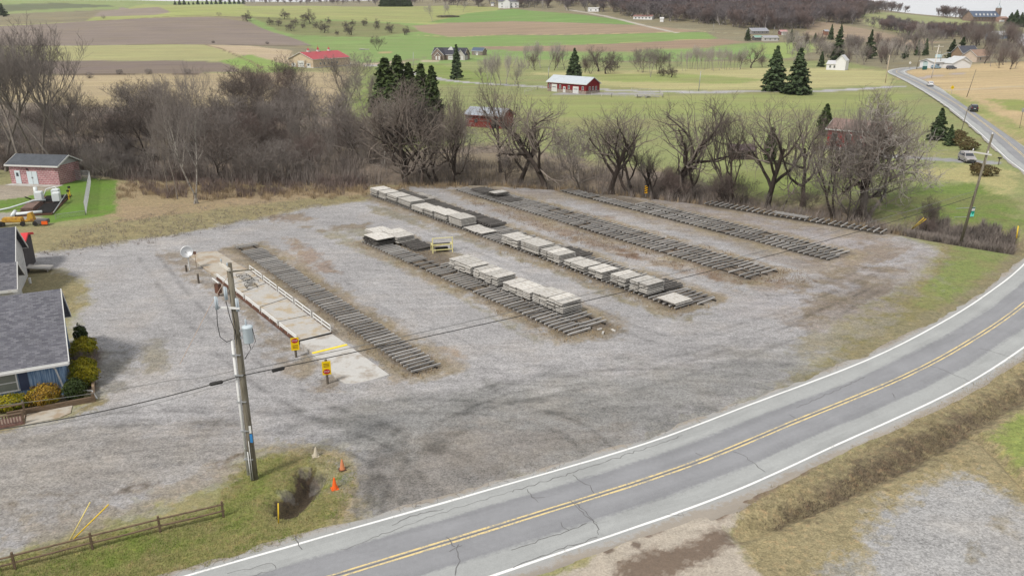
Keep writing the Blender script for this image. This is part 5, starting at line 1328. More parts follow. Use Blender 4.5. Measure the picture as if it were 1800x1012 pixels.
for side, P0, P1 in ((1, RW[0] + (RW[1] - RW[0]) * .0, RW[-1]), (-1, LW[0], LW[-1])):
    off = nrm * (.05 * side); L_ = (P1 - P0).length; nseg = 5
    for k in range(nseg):
        a = P0 + (P1 - P0) * (k / nseg + .012) + off; b_ = P0 + (P1 - P0) * ((k + 1) / nseg - .012) + off
        mb = MB()
        for hz in ((.18, .5) if side > 0 else (.12, .30)):
            mb.tube([a + Vector((0, 0, hz)), b_ + Vector((0, 0, hz))], .055, 8)
        for t in (0.0, .5, 1.0):
            p = a + (b_ - a) * t; mb.tube([p + Vector((0, 0, -.15)), p + Vector((0, 0, .5 if side > 0 else .30))], .05, 6)
        mb.build('guard_rail', m_white, root)
# coil of hose and cable lying on the deck
mb = MB(); g4 = random.Random(5)
for s in range(9):
    c0 = LW[1] * .45 + RW[1] * .55 + ld * (s * .55 - 1.5) + nrm * g4.uniform(-.3, .4); c0.z = zd + .05
    mb.tube([c0 + Vector((math.cos(t) * .5 * g4.uniform(.8, 1.2), math.sin(t) * .5 * g4.uniform(.8, 1.2), .05 + .12 * abs(math.sin(t * 1.5)))) for t in np.linspace(0, g4.uniform(4, 6), 9)], .025, 5)
tag(mb.build('cable_coil', m_black), 'tangle of black cable loops lying on the far deck of the truck scale', 'cable')
def ramp(label, pts, zs, mat):
    P = [G(*p, z) for p, z in zip(pts, zs)]
    n_ = len(P); V = [(p[0], p[1], z) for p, z in zip(P, zs)] + [(p[0], p[1], -.2) for p in P]
    mb = MB().add(V, [tuple(range(n_ - 1, -1, -1)), tuple(range(n_, 2 * n_))] + [(i, (i + 1) % n_, n_ + (i + 1) % n_, n_ + i) for i in range(n_)])
    o = mb.build('concrete_ramp', mat); tag(o, label, 'ramp'); return o
r1 = ramp('pale concrete approach ramp with a yellow line at the road end of the scale', [(527, 600), (556, 628), (590, 663), (606, 673), (625, 674), (650, 668), (684, 658), (640, 626), (584, 586.5)], [zd - .02, .26, .12, .05, .03, .03, .05, .2, zd - .02], m_conc2)
a, b_ = Vector((*G(549, 621, .27), .275)), Vector((*G(610, 606, .27), .275))
mb = MB(); dv = (b_ - a).normalized(); nv = Vector((-dv.y, dv.x, 0)) * .14
def on_ramp(p): return p
mb.add([a + nv + Vector((0, 0, .035)), a - nv + Vector((0, 0, .035)), b_ - nv + Vector((0, 0, .04)), b_ + nv + Vector((0, 0, .04)), a + nv - Vector((0, 0, .1)), a - nv - Vector((0, 0, .1)), b_ - nv - Vector((0, 0, .1)), b_ + nv - Vector((0, 0, .1))], [(0, 1, 2, 3), (4, 7, 6, 5), (0, 4, 5, 1), (1, 5, 6, 2), (2, 6, 7, 3), (3, 7, 4, 0)])
mb.build('yellow_line', M('yellow_line_paint', S(238, 214, 60), .6, .1, 3), r1)
ramp('tan stained concrete approach ramp at the far end of the scale', [(334, 450), (352, 466), (381, 485.5), (437, 474.5), (405, 456), (381, 441), (350, 443)], [.04, .16, zd - .02, zd - .02, .2, .04, .03], m_conc)
# ------------------------------------------------------------------ sign posts beside the scale
def stop_post(px, py, h, order, label):
    P = G3(px, py); r = thing('sign_post', label, 'sign', P, R(18))
    mb = MB(); mb.tube([(0, 0, -.1), (0, 0, h)], .09, 10); mb.build('post', m_post, r)
    mid = {'low': h - .62, 'top': h - .42}[order]
    s = 1.0; bw = .62
    mb = MB(); mb.box((0, -.11, mid), (bw, .02, 1.05)); sg = mb.build('sign_board', m_signy, r)
    zc = mid - .27 if order == 'low' else mid + .27
    mb = MB(); mb.prism([(.25 * math.cos(t), zc + .19 * math.sin(t)) for t in np.linspace(0, 6.283, 25)[:-1]], 'y', -.136, -.122); mb.build('red_oval', m_signr, sg)
    me = text_mesh('STOP', .17, m_white); o = link('lettering', me, sg); o.location = (0, -.14, zc); o.rotation_euler = (R(90), 0, 0)
    zt = mid + .22 if order == 'low' else mid - .22
    mb = MB()
    for k in range(3): mb.box((0, -.124, zt + .11 - k * .11), (.4, .008, .045))
    mb.build('printed_lines', M('sign_print', S(120, 84, 30), .6, .1, 3), sg)
    return r
stop_post(576, 674, 1.9, 'low', 'yellow sign on a grey post, red STOP oval at its bottom, nearer the road')
stop_post(520.5, 627, 1.55, 'top', 'yellow sign on a short post with red STOP oval on top by the scale')
# ------------------------------------------------------------------ satellite dish and posts
P = G3(333.5, 475); r = thing('satellite_dish', 'grey round satellite dish on a white post at the far end of the scale', 'satellite dish', P, R(10))
MB().tube([(0, 0, -.1), (0, 0, 1.75)], .07, 8).build('post', m_white, r)
pr = [(.02 + .62 * t, .16 * t * t) for t in np.linspace(0, 1, 8)]
mb = MB(); mb.lathe(pr + [(p[0], p[1] - .02) for p in pr[::-1]], 24)
o = mb.build('reflector', m_steel, r, True); o.location = (0, -.1, 2.0); o.rotation_euler = (R(62), 0, 0)
mb = MB(); mb.tube([(0, -.1, 1.85), (0, -.75, 2.15)], .02, 5); mb.box((0, -.75, 2.18), (.12, .14, .12)); mb.build('feed_arm', m_steel, r)
for px, py, h, lab in [(328, 478, .75, 'short dark post beside the satellite dish'), (349.5, 498, 1.0, 'short dark post between the dish and the scale')]:
    tag(MB().tube([(0, 0, -.1), (0, 0, h)], .1, 8).build('short_post', m_post), lab, 'post').location = G3(px, py)
o = tag(MB().tube([(0, 0, 0), (0, 0, 1.6)], .02, 6).box((0, -.02, 1.6), (.3, .03, .3)).build('marker_post', m_rust), 'thin rusty marker post right of the satellite dish', 'marker'); o.location = G3(345.5, 470)
# scale terminal cabinet behind the pole
P = G3(385, 520); r = thing('scale_cabinet', 'rusty brown cabinet with white pipe at the left edge of the scale', 'cabinet', P, R(-30))
MB().box((0, 0, .75), (.55, .4, .9)).box((0, 0, .15), (.12, .12, .3)).build('cabinet_box', m_rust, r, bevel=.015)
MB().tube([(-1.0, .3, 1.5), (.3, -.1, 1.35)], .07, 8).build('white_pipe', m_white, r)
# ------------------------------------------------------------------ utility pole in front
P = G3(447.5, 841); P.z = -.02
pole_top = 13.4
r = thing('utility_pole', 'tall grey wooden utility pole with transformer, white conduit and crossarm, standing on the corner grass', 'utility pole', P)
tx, ty = -.0, 0
MB().tube([(0, 0, -.4), (0, 0, 3), (0, 0, 8), (0, 0, 12.9)], [.21, .195, .175, .145], 14).build('pole', m_pole, r, True)
MB().tube([(-.28, -.10, .35), (-.28, -.10, 8.6)], .085, 10).tube([(-.12, -.24, .1), (-.12, -.24, 1.9)], .035, 6).tube([(-.0, -.25, .1), (-.0, -.25, 2.6)], .02, 6).build('conduit', m_white, r, True)
for z in (1.4, 3.2, 5.0, 6.6, 7.8): MB().box((-.14, -.14, z), (.52, .22, .05)).build('conduit_bracket', m_steel, r)
arm = MB().box((0, 0, 0), (1.35, .12, .14)).box((.42, 0, .1), (.06, .06, .14)).box((-.5, 0, .1), (.06, .06, .14)).build('crossarm', M('bleached_crossarm', S(206, 200, 188), .8, .15, 4), r); arm.location = (-.17, -.16, 12.75); arm.rotation_euler = (0, 0, R(-52))
for k in (-.5, .42):
    q = MB().lathe([(.02, 0), (.05, .03), (.035, .08), (.05, .12), (.02, .17)], 10).build('insulator', m_grey, arm, True); q.location = (k, 0, .15)
MB().box((.5, .3, 12.4), (1.3, .06, .06), R(20)).build('side_arm', m_pole, r)
tz = 9.0
tr = MB().lathe([(.0, -.5), (.24, -.5), (.27, -.46), (.27, .34), (.29, .36), (.29, .42), (.2, .47), (.0, .5)], 20).build('transformer', M('transformer_paint', S(196, 208, 214), .4, .06, 3), r, True); tr.location = (.62, -.12, tz)
MB().lathe([(.03, 0), (.06, .05), (.04, .1), (.06, .16), (.03, .34)], 10).build('bushing', m_grey, tr, True).location = (-.06, 0, .5)
MB().box((.3, -.06, tz + .15), (.25, .1, .12)).box((.3, -.06, tz - .25), (.25, .1, .12)).build('transformer_bracket', m_steel, r)
mb = MB().box((-.25, -.18, 10.5), (1.3, .1, .1), R(-8)); mb.build('cutout_arm', m_white, r)
for xx, zz in ((-.85, 10.72), (.24, 10.62), (-.30, 11.25)):
    MB().tube([(xx, -.22, zz - .3), (xx, -.2, zz + .42)], .07, 8).tube([(xx + .1, -.24, zz - .28), (xx + .1, -.24, zz + .4)], .03, 6).build('fuse_cutout', m_grey, r, True)
mb = MB()
mb.tube([(-.85, -.22, 10.4), (-.88, -.3, 9.6), (-.8, -.35, 8.9), (-.5, -.3, 8.6), (-.28, -.12, 8.65)], .022, 6).tube([(-.3, -.25, 10.9), (-.15, -.35, 10.0), (.0, -.28, 9.2), (-.1, -.22, 8.7)], .022, 6).tube([(.0, -.26, 10.4), (.02, -.25, 9.0), (0, -.26, 8.4)], .02, 6).tube([(.62, -.2, 8.6), (.75, -.3, 8.2), (.55, -.35, 7.9), (.35, -.3, 7.6)], .022, 6).tube([(.9, -.15, 9.3), (1.0, -.2, 8.6), (.8, -.3, 8.2)], .018, 6)
mb.build('drop_wire', m_cable, r)
MB().box((.16, -.22, 3.3), (.12, .06, .42)).build('white_tag', m_white, r); MB().box((.17, -.22, 2.75), (.14, .06, .5)).build('blue_cover', M('blue_plastic', S(60, 130, 190), .5, .1, 4), r)
PX, PY = P.x, P.y
# ------------------------------------------------------------------ poles on the right
def small_pole(px, py, top_px, top_py, label, rad=.13, mat=m_pole, arm_=None, hh=None):
    P = H3(px, py); T = atY(top_px, top_py, P.y)
    r = thing('utility_pole', label, 'utility pole', P)
    dT = T - P
    MB().tube([(0, 0, -.3), tuple(dT)], [rad, rad * .7], 9).build('pole', mat, r, True)
    if arm_:
        for (L_, dz, rz_) in arm_:
            a = MB().box((0, 0, 0), (L_, .12, .14)).build('crossarm', M('pale_crossarm', S(214, 212, 206), .7, .1, 3), r); a.location = dT + Vector((0, -.12, dz)); a.rotation_euler = (0, 0, rz_)
            for k in (-.45, .45):
                MB().lathe([(.03, 0), (.06, .06), (.03, .2)], 8).build('insulator', m_white, a, True).location = (k * L_, 0, .07)
    return r
rp = small_pole(1690, 420, 1745, 236, 'slim grey utility pole with a long white crossarm beside the green sign', .17, m_pole)
Pp = H3(1690, 420); Tp = atY(1745, 236, Pp.y)
A1, A2 = atY(1704, 266, Pp.y - .2), atY(1743, 272.5, Pp.y - .2)
arm = MB().box((0, 0, 0), ((A2 - A1).length, .13, .16)).build('crossarm', M('pale_crossarm', S(214, 212, 206), .7, .1, 3), rp)
arm.location = (A1 + A2) / 2 - Pp; arm.rotation_euler = (0, -math.atan2(A2.z - A1.z, A2.x - A1.x), 0)
for xx in (-.95, .85): MB().lathe([(.04, 0), (.08, .1), (.04, .3)], 8).build('insulator', m_white, arm, True).location = (xx, 0, .08)
small_pole(1730, 297, 1745, 233, 'thin white pole rising from the trimmed shrubs by the driveway', .10, m_white)
small_pole(1688, 236, 1702, 188, 'thin dark pole leaning beside the road near the black SUV', .10)
small_pole(1699, 171, 1716, 122, 'thin dark pole on the tan bank above the yellow sign', .11)
small_pole(1556, 146, 1564, 97, 'pale utility pole at the lane junction left of the road bend', .17, M('pale_pole_wood', S(196, 178, 156), .9, .15, 3))
small_pole(1611, 122, 1620, 86, 'grey utility pole behind the road bend', .18)
small_pole(1637, 138, 1651, 79, 'whitish utility pole with double crossarms on the tan bank at the bend', .2, M('bleached_pole_wood', S(222, 214, 202), .9, .1, 3), [(4.2, -.7, .1), (2.4, -3.0, .1)])
lp = small_pole(1652, 120, 1656, 84, 'dark street lamp pole behind the whitish crossarm pole', .14)
Pl = H3(1652, 120)
for (px, py, tx_, ty_, lab) in [(726, 122, 726.5, 92, 'white utility pole on the driveway left of the stone house'), (964, 138, 964.5, 119, 'thin pole with a small white lamp behind the red garage barn'), (1228, 160, 1232, 125, 'thin bare pole beside the lane in the pale meadow'), (1360, 60, 1361.5, 47, 'white pole by the long low white house'), (1254, 54, 1255, 42, 'wooden pole on the lane below the woods'), (1031, 19, 1032, 4, 'thin pole by the far white trailer')]:
    small_pole(px, py, tx_, ty_, lab, .13, m_steel)
# ------------------------------------------------------------------ wires
def wire(label, pts, rad, mat, sag=0.0, name='overhead_wire'):
    P = []
    for a, b_ in zip(pts[:-1], pts[1:]):
        a, b_ = Vector(a), Vector(b_)
        for k in range(14):
            t = k / 14; q = a.lerp(b_, t); q.z -= sag * 4 * t * (1 - t); P.append(q)
    P.append(Vector(pts[-1]))
    return tag(MB().tube(P, rad, 5).build(name, mat), label, 'wire')
tp1 = Vector((PX - .0, PY - .2, 6.55))
e1 = atY(1713, 345, Pp.y); e2_ = atY(1716, 335, Pp.y)
wire('black telephone cable slung from the front pole across the yard to the slim right pole', [tp1, e1], .028, m_cable, .9)
wire('thinner upper cable slung from the front pole across the yard to the slim right pole', [tp1 + Vector((0, 0, .25)), e2_], .02, m_cableg, .75)
lft = atY(-60, 762, 37.5); lft2 = atY(-60, 718, 38.5)
wire('black telephone cable running left from the front pole over the drive', [tp1, lft], .03, m_cable, .35)
wire('thin lower wire running left from the front pole just under the black cable', [tp1 - Vector((0, 0, .15)), lft - Vector((0, 0, .05))], .014, m_cableg, .5)
wire('thin pale wire from the front pole toward the blue house corner', [Vector((PX, PY, 6.9)), atY(300, 668, 43), lft2], .016, m_cableg, .15)
for c, lab in [((380, 673), 'black splice box on the cable left of the front pole'), ((489, 649), 'black splice box on the cable right of the front pole')]:
    Yc = PY - .2 if c[0] < 447 else PY + .6
    p = atY(c[0], c[1], Yc); d_ = (lft - tp1).normalized() if c[0] < 447 else (e1 - tp1).normalized()
    tag(MB().tube([p - d_ * .36, p - d_ * .3, p + d_ * .3, p + d_ * .36], [.06, .105, .105, .06], 10).build('splice_box', m_black), lab, 'splice box', 'splice boxes on the telephone cable')
gy = M('guy_wire_guard', S(222, 196, 176), .7, .1, 3)
wire('pinkish service wire from the front pole top down toward the drive', [Vector((PX - .05, PY - .1, 12.3)), atY(368, 540, PY + 2.5), atY(316, 640, PY + 5.5)], .016, gy)
# ------------------------------------------------------------------ split rail fence
FP = [(-118, 1034), (27, 1000), (163, 965), (282, 935), (393, 908)]
r0_ = thing('rail_fence', 'low brown split rail fence with two rails running along the roadside grass', 'fence', (0, 0, 0))
FW = [G3(*p) for p in FP]
def gz(x, y): return float(terr_fine(np.array([x]), np.array([y]))[0])
for p in FW: p.z = gz(p.x, p.y)
for p in FW: MB().box((p.x, p.y, p.z + .42), (.11, .11, 1.1), .5).build('post', m_rail, r0_, bevel=.015)
for a, b_ in zip(FW[:-1], FW[1:]):
    for hz in (.38, .78):
        dd = (b_ - a).normalized() * .1; mid = (a + b_) / 2
        MB().tube([a - dd + Vector((0, 0, hz)), mid + Vector((0, 0, hz - .02 + g.uniform(-.02, .02))), b_ + dd + Vector((0, 0, hz + g.uniform(-.03, .03)))], .055, 6).build('rail', m_rail, r0_)
# ------------------------------------------------------------------ guy guards, markers, cones
def leaning(px, py, tx_, ty_, zt, rad, mat, label, name='guy_guard', cat='guy guard', group=None):
    P = G3(px, py); T = Vector((*G(tx_, ty_, zt), zt))
    o = tag(MB().tube([(0, 0, -.05), tuple(T - P)], rad, 8).build(name, mat, None, True), label, cat, group); o.location = P
leaning(122, 948, 158.5, 882, 1.75, .03, M('faded_yellow_plastic', S(226, 206, 130), .6, .08, 3), 'pale faded yellow guy-wire guard, the steeper of two behind the rail fence')
leaning(128, 946, 191, 886, 1.55, .035, m_yel, 'bright yellow guy-wire guard, the more slanted of two behind the rail fence')
leaning(1601, 403, 1624, 383, 1.9, .045, m_yel, 'left yellow guy-wire guard at the yard corner by the creek')
leaning(1604, 402, 1628, 385, 1.8, .045, m_yel, 'right yellow guy-wire guard at the yard corner by the creek')
leaning(1627, 405, 1632, 384, 1.7, .06, m_post, 'grey leaning post beside the yellow guy-wire guards', 'short_post', 'post')
leaning(489.5, 919, 489, 884, 1.15, .035, m_yel, 'upright yellow marker stake beside the dug hole', 'marker_stake', 'marker')
leaning(1787, 418, 1790, 397, 1.4, .07, m_yel, 'yellow marker post at the culvert by the road bend', 'marker_stake', 'marker')
def cone(px, py, h, mats, label, lean=0):
    P = G3(px, py); P.z = gz(P.x, P.y); r = thing('traffic_cone', label, 'traffic cone', P, .4, 'traffic cones round the dug hole')
    MB().box((0, 0, .02), (.42, .42, .04)).build('base', mats[1], r, bevel=.012)
    MB().lathe([(.17, .04), (.15, .08), (.045, h - .02), (.035, h), (.0, h)], 20).build('cone_body', mats[0], r, True)
    r.rotation_euler = (0, lean, .4)
cone(588.5, 858, .72, (m_orange, m_orange), 'bright orange traffic cone on the grass, nearest the road')
cone(602, 825, .68, (m_fade, m_rust), 'faded orange traffic cone on a dark base at the edge of the gravel')
cone(555, 802, .6, (m_pale, m_pale), 'bleached whitish traffic cone behind the dug hole', .05)
# ------------------------------------------------------------------ yellow frame
P1, P2 = G3(761, 445.5), G3(795.5, 443); rz = math.atan2(P2.y - P1.y, P2.x - P1.x); Wd = (P2 - P1).length
r = thing('steel_frame', 'pale yellow steel frame stand with cross rails in the middle of the yard', 'steel frame', P1, rz)
dp = 1.15
mb = MB()
for xx in (0, Wd):
    MB().box((xx, 0, .88), (.11, .11, 1.76)).build('upright', m_paley, r)
    MB().box((xx, dp, .45), (.09, .09, .9)).build('leg', m_paley, r); MB().box((xx, dp / 2, .9), (.08, dp - .2, .08)).build('side_rail', m_paley, r)
for zz, th in ((1.72, .07), (.95, .12), (.36, .09)): MB().box((Wd / 2, 0, zz), (Wd - .11, .08, th)).build('cross_rail', m_paley, r)
MB().box((Wd / 2, dp / 2, .86), (Wd - .3, dp - .25, .05)).build('shelf', m_str, r)
MB().box((Wd / 2, dp * .55, .28), (Wd * .62, .5, .4)).build('dark_tray', m_black, r)
# ------------------------------------------------------------------ buildings
def house(name, label, cat, P, rz, L, W, h, rise, wall, roof, trim=None, over=.35, ops=(), door=None, base=None, ridge_x=True, rt=.14, soff=None, group=None):
    r = thing(name, label, cat, P, rz, group)
    trim = trim or m_white
    mb = MB()
    prof = [(0, -.6), (W, -.6), (W, h), (W / 2, h + rise), (0, h)]
    mb.prism(prof, 'x', -L / 2, L / 2)
    wl = mb.build('wall', wall, r, uv=True)
    # two roof slabs
    sl = math.hypot(W / 2, rise); nx, nz = rise / sl, W / 2 / sl
    mb = MB(); o = over
    dx, dz = o * (W / 2) / sl, o * rise / sl
    lo1 = (-dx, h - dz); pk = (W / 2, h + rise); lo2 = (W + dx, h - dz)
    up = .06
    for a, b_ in ((lo1, pk), (pk, lo2)):
        s = 1 if b_ is pk else -1
        q = [(a[0], a[1] + up), (b_[0], b_[1] + up), (b_[0], b_[1] + up + rt), (a[0] - (0 if s < 0 else 0), a[1] + up + rt)]
        mb.prism(q, 'x', -L / 2 - over, L / 2 + over)
    rf = mb.build('roof', roof, r, uv=True)
    mb = MB()
    for y, z in ((lo1[0], lo1[1]), (lo2[0], lo2[1])): mb.box((0, y + (-.03 if y < 0 else .03), z + up + rt / 2 - .02), (L + 2 * over + .06, .06, rt + .1))
    for x in (-L / 2 - over - .031, L / 2 + over + .031):
        for a, b_ in ((lo1, pk), (pk, lo2)):
            q = [(a[0], a[1] + up - .06), (b_[0], b_[1] + up - .06), (b_[0], b_[1] + up + rt + .01), (a[0], a[1] + up + rt + .01)]
            mb.prism(q, 'x', x - .028, x + .028)
    mb.build('roof_trim', trim, r)
    if base:
        MB().prism([(-.05, -.6), (W + .05, -.6), (W + .05, base[1]), (-.05, base[1])], 'x', -L / 2 - .05, L / 2 + .05).build('stone_base', base[0], r, uv=True)
    e = .05 if base else 0
    for side, kind, u, z, w_, hh in ops:
        def put(o_, off):
            if side == 'F': o_.location = (u, -off - e, z + hh / 2)
            elif side == 'R': o_.location = (L / 2 + off + e, u, z + hh / 2); o_.rotation_euler = (0, 0, R(90))
            else: o_.location = (-L / 2 - off - e, u, z + hh / 2); o_.rotation_euler = (0, 0, R(-90))
        if kind == 'window':
            mb = MB(); t = .09
            mb.box((0, 0, hh / 2 - t / 2), (w_, .08, t)).box((0, 0, -hh / 2 + t / 2), (w_ + .1, .12, t)).box((-w_ / 2 + t / 2, 0, 0), (t, .08, hh - 2 * t)).box((w_ / 2 - t / 2, 0, 0), (t, .08, hh - 2 * t)).box((0, 0, 0), (w_ - 2 * t, .05, .05))
            f_ = mb.build('window', trim, r); put(f_, .02)
            MB().box((0, .02, 0), (w_ - .1, .03, hh - .1)).build('pane', m_glass, f_)
        else:
            mb = MB().box((0, 0, 0), (w_, .1, hh)); nm = 'garage_door' if kind == 'garage' else 'door'
            if kind == 'garage':
                for q in range(1, 4): mb.box((0, -.055, -hh / 2 + hh * q / 4), (w_ - .1, .02, .03))
            f_ = mb.build(nm, door or m_white, r); put(f_, .02)
            if kind == 'garage': MB().box((0, -.06, hh * .12), (w_ * .7, .02, hh * .08)).build('pane', m_glass, f_)
            if kind == 'double': MB().box((0, -.055, 0), (.03, .02, hh)).box((.1, -.07, 0), (.04, .06, .2)).box((-.1, -.07, 0), (.04, .06, .2)).build('handle', m_rust, f_)
            if kind == 'door': MB().box((0, -.055, hh * .2), (w_ * .45, .02, hh * .28)).build('pane', m_glass, f_)
    return r
def place(fl, fr):
    a, b_ = H3(*fl), H3(*fr)
    d = b_ - a; rz = math.atan2(d.y, d.x); P = (a + b_) / 2; P.z = min(a.z, b_.z)
    return P, rz, math.hypot(d.x, d.y)
def brick(name, a, c, mort): return M_rows(name, S(*a), S(*c), .3, mortar=S(*mort), bw=.62)
def shingle(name, a, c): return M_rows(name, S(*a), S(*c), .14, bw=.34, rough=.9, var=.15)
def metalroof(name, a): return M(name, S(*a), .5, .06, .6, S(*[int(v * .92) for v in a]), amount=.3)
def siding(name, a, c=None): return M(name, S(*a), .8, .12, 1.2, S(*(c or [int(v * .85) for v in a])), (.4, .4, 6), amount=.4)
def board(name, a, c): return M(name, S(*a), .85, .2, 1.6, S(*c), (7, 7, .35), amount=.6)
sh_grey = shingle('grey_shingles', (122, 122, 128), (92, 92, 100))
sh_dark = shingle('dark_shingles', (92, 94, 102), (76, 78, 88))
# red garage barn
P, rz, L = place((962.5, 160), (1030, 166))
stone = M_rows('field_stone', S(156, 138, 122), S(110, 98, 90), .22, mortar=S(170, 160, 150), bw=.4)
redw = siding('red_siding', (130, 34, 40), (104, 28, 34))
k = L / 13.6
house('garage_barn', 'red garage barn with two white garage doors and pale metal roof beside the lane', 'barn', P, rz, L, 7.2, 3.3, 2.0, redw, metalroof('pale_metal_roof', (186, 194, 200)), m_white, .45,
      [('F', 'garage', -4.3 * k, 0, 2.6, 2.6), ('F', 'garage', 3.3 * k, 0, 2.6, 2.3), ('F', 'door', -.7 * k, 0, 1.1, 2.0), ('F', 'window', -6.0 * k, 1.3, .85, 1.2), ('F', 'window', -2.2 * k, 1.3, .85, 1.2), ('F', 'window', .9 * k, 1.3, .85, 1.2), ('F', 'window', 5.7 * k, 1.3, .85, 1.2), ('R', 'window', 1.8, 1.2, .8, 1.2), ('R', 'window', 3.5, 1.2, .8, 1.2), ('R', 'window', 5.2, 1.2, .8, 1.2)], base=(stone, 1.05))
# long red shed half hidden by trees
P, rz, L = place((818, 222), (882, 227))
house('long_shed', 'long red shed with pale grey metal roof half hidden behind the bare creek trees', 'shed', P, rz, L, 6.0, 2.8, 1.5, siding('faded_red_boards', (128, 60, 54), (104, 52, 48)), metalroof('grey_metal_roof', (158, 164, 172)), M('brown_trim', S(110, 60, 54), .8, .1, 3), .4,
      [('F', 'door', L * .33, 0, 1.6, 2.2), ('F', 'window', -L * .2, 1.1, 1.0, .9)], door=M('dark_door', S(60, 56, 54), .8, .1, 3))
# tan barn with red roof and cupolas (gable towards the camera)
a, b_ = H3(509, 117), H3(551, 120)
P = (a + b_) / 2; d = b_ - a; rzf = math.atan2(d.y, d.x); Wb = math.hypot(d.x, d.y)
Lb = 24.0
tanw = siding('tan_siding', (206, 186, 160)); redroof = metalroof('red_metal_roof', (176, 74, 80))
Lb = 29.0; rzl2 = R(62)
Pm = b_ + Vector((math.cos(rzl2), math.sin(rzl2), 0)) * (Lb / 2); Pm.z = min(a.z, b_.z)
tb = house('tan_barn', 'big tan barn with red metal roof and small red cupolas in the field', 'barn', Pm, rzl2, Lb, 16.0, 4.2, 3.2, tanw, redroof, m_white, .5,
           [('F', 'window', -9, 1.4, 1.2, 1.1), ('F', 'window', -6, 1.4, 1.2, 1.1), ('F', 'window', -3, 1.4, 1.2, 1.1), ('F', 'window', 0, 1.4, 1.2, 1.1), ('F', 'window', 4, 1.4, 1.2, 1.1), ('L', 'garage', 8.0, 0, 4.2, 3.4), ('L', 'door', 3.0, 0, 2.6, 2.2), ('L', 'door', 13.0, 0, 2.6, 2.2)], base=(m_white, .25))
for x in (-8.5, -1, 7.5):
    q = MB().box((0, 0, .3), (1.2, 1.2, 1.0)).build('cupola', m_white, tb); q.location = (x, 8, 4.2 + 3.2 + .2)
    s_ = 1.5 if x == -1 else 1.0
    MB().lathe([(1.0, .8), (.1, .8 + 1.0 * s_), (.03, .8 + 1.8 * s_)], 4).build('cupola_roof', redroof, q)
# gabled stone house with dark roof
P, rz, L = place((760, 105), (816, 106))
dk = shingle('charcoal_shingles', (80, 80, 88), (66, 66, 74)); stw = M_rows('stone_veneer', S(158, 140, 126), S(120, 106, 98), .3, mortar=S(140, 128, 118), bw=.5)
hh_ = house('gabled_house', 'stone gabled house with dark roof behind the narrow spruce', 'house', P, rz, L, 9.5, 3.0, 3.6, stw, dk, m_white, .4,
            [('F', 'garage', 1.5, 0, 3.0, 2.3), ('F', 'garage', 5.2, 0, 3.0, 2.3), ('R', 'window', 3, 1, 1.2, 1.4)])
def wing(parent, name_x, W_, D_, h_, rise_, x, wall, roof, y0=-3.0, op=True):
    mb = MB().prism([(x - W_ / 2, -.5), (x + W_ / 2, -.5), (x + W_ / 2, h_), (x, h_ + rise_), (x - W_ / 2, h_)], 'y', y0, y0 + D_)
    w1 = mb.build('front_gable', wall, parent, uv=True)
    mb = MB(); sl = math.hypot(W_ / 2, rise_)
    for s in (-1, 1):
        ox = .3 * (W_ / 2) / sl; oz = .3 * rise_ / sl
        mb.prism([(x + s * (W_ / 2 + ox), h_ - oz + .05), (x, h_ + rise_ + .05), (x, h_ + rise_ + .2), (x + s * (W_ / 2 + ox), h_ - oz + .2)], 'y', y0 - .3, y0 + D_)
    mb.build('gable_roof', roof, w1, uv=True)
    mb = MB()
    for s in (-1, 1):
        ox = .3 * (W_ / 2) / sl; oz = .3 * rise_ / sl
        mb.prism([(x + s * (W_ / 2 + ox), h_ - oz - .1), (x, h_ + rise_ - .05), (x, h_ + rise_ + .22), (x + s * (W_ / 2 + ox), h_ - oz + .22)], 'y', y0 - .36, y0 - .303)
    mb.build('gable_trim', m_white, w1)
    if op:
        MB().box((x - .9, y0 - .03, 1.2), (1.0, .1, 2.2)).box((x + .9, y0 - .03, 1.2), (1.0, .1, 2.2)).build('window', m_white, w1)
    return w1
wing(hh_, '', 7.5, 8, 3.0, 3.6, -L * .27, stw, dk); wing(hh_, '', 4.0, 4.5, 2.4, 1.8, -L * .27 + .6, stw, dk, -4.2); wing(hh_, '', 5.0, 5, 2.8, 2.8, L * .42, siding('pale_siding', (190, 184, 178)), dk, -1.5)
MB().prism([(L * .02 - 2.2, 5.0), (L * .02 + 2.2, 5.0), (L * .02, 7.3)], 'y', 3.0, 4.75).build('dormer', m_white, hh_)
P, rz, L = place((829, 97), (848, 98))
house('garden_shed', 'small blue-roofed garden shed with white door right of the gabled stone house', 'shed', P, rz, L, 4.2, 2.6, 1.9, siding('taupe_siding', (140, 128, 118)), metalroof('blue_metal_roof', (84, 96, 116)), m_white, .3, [('F', 'door', 0, 0, 1.7, 2.0), ('F', 'window', -2, .7, .9, 1.1), ('F', 'window', 2, .7, .9, 1.1)])
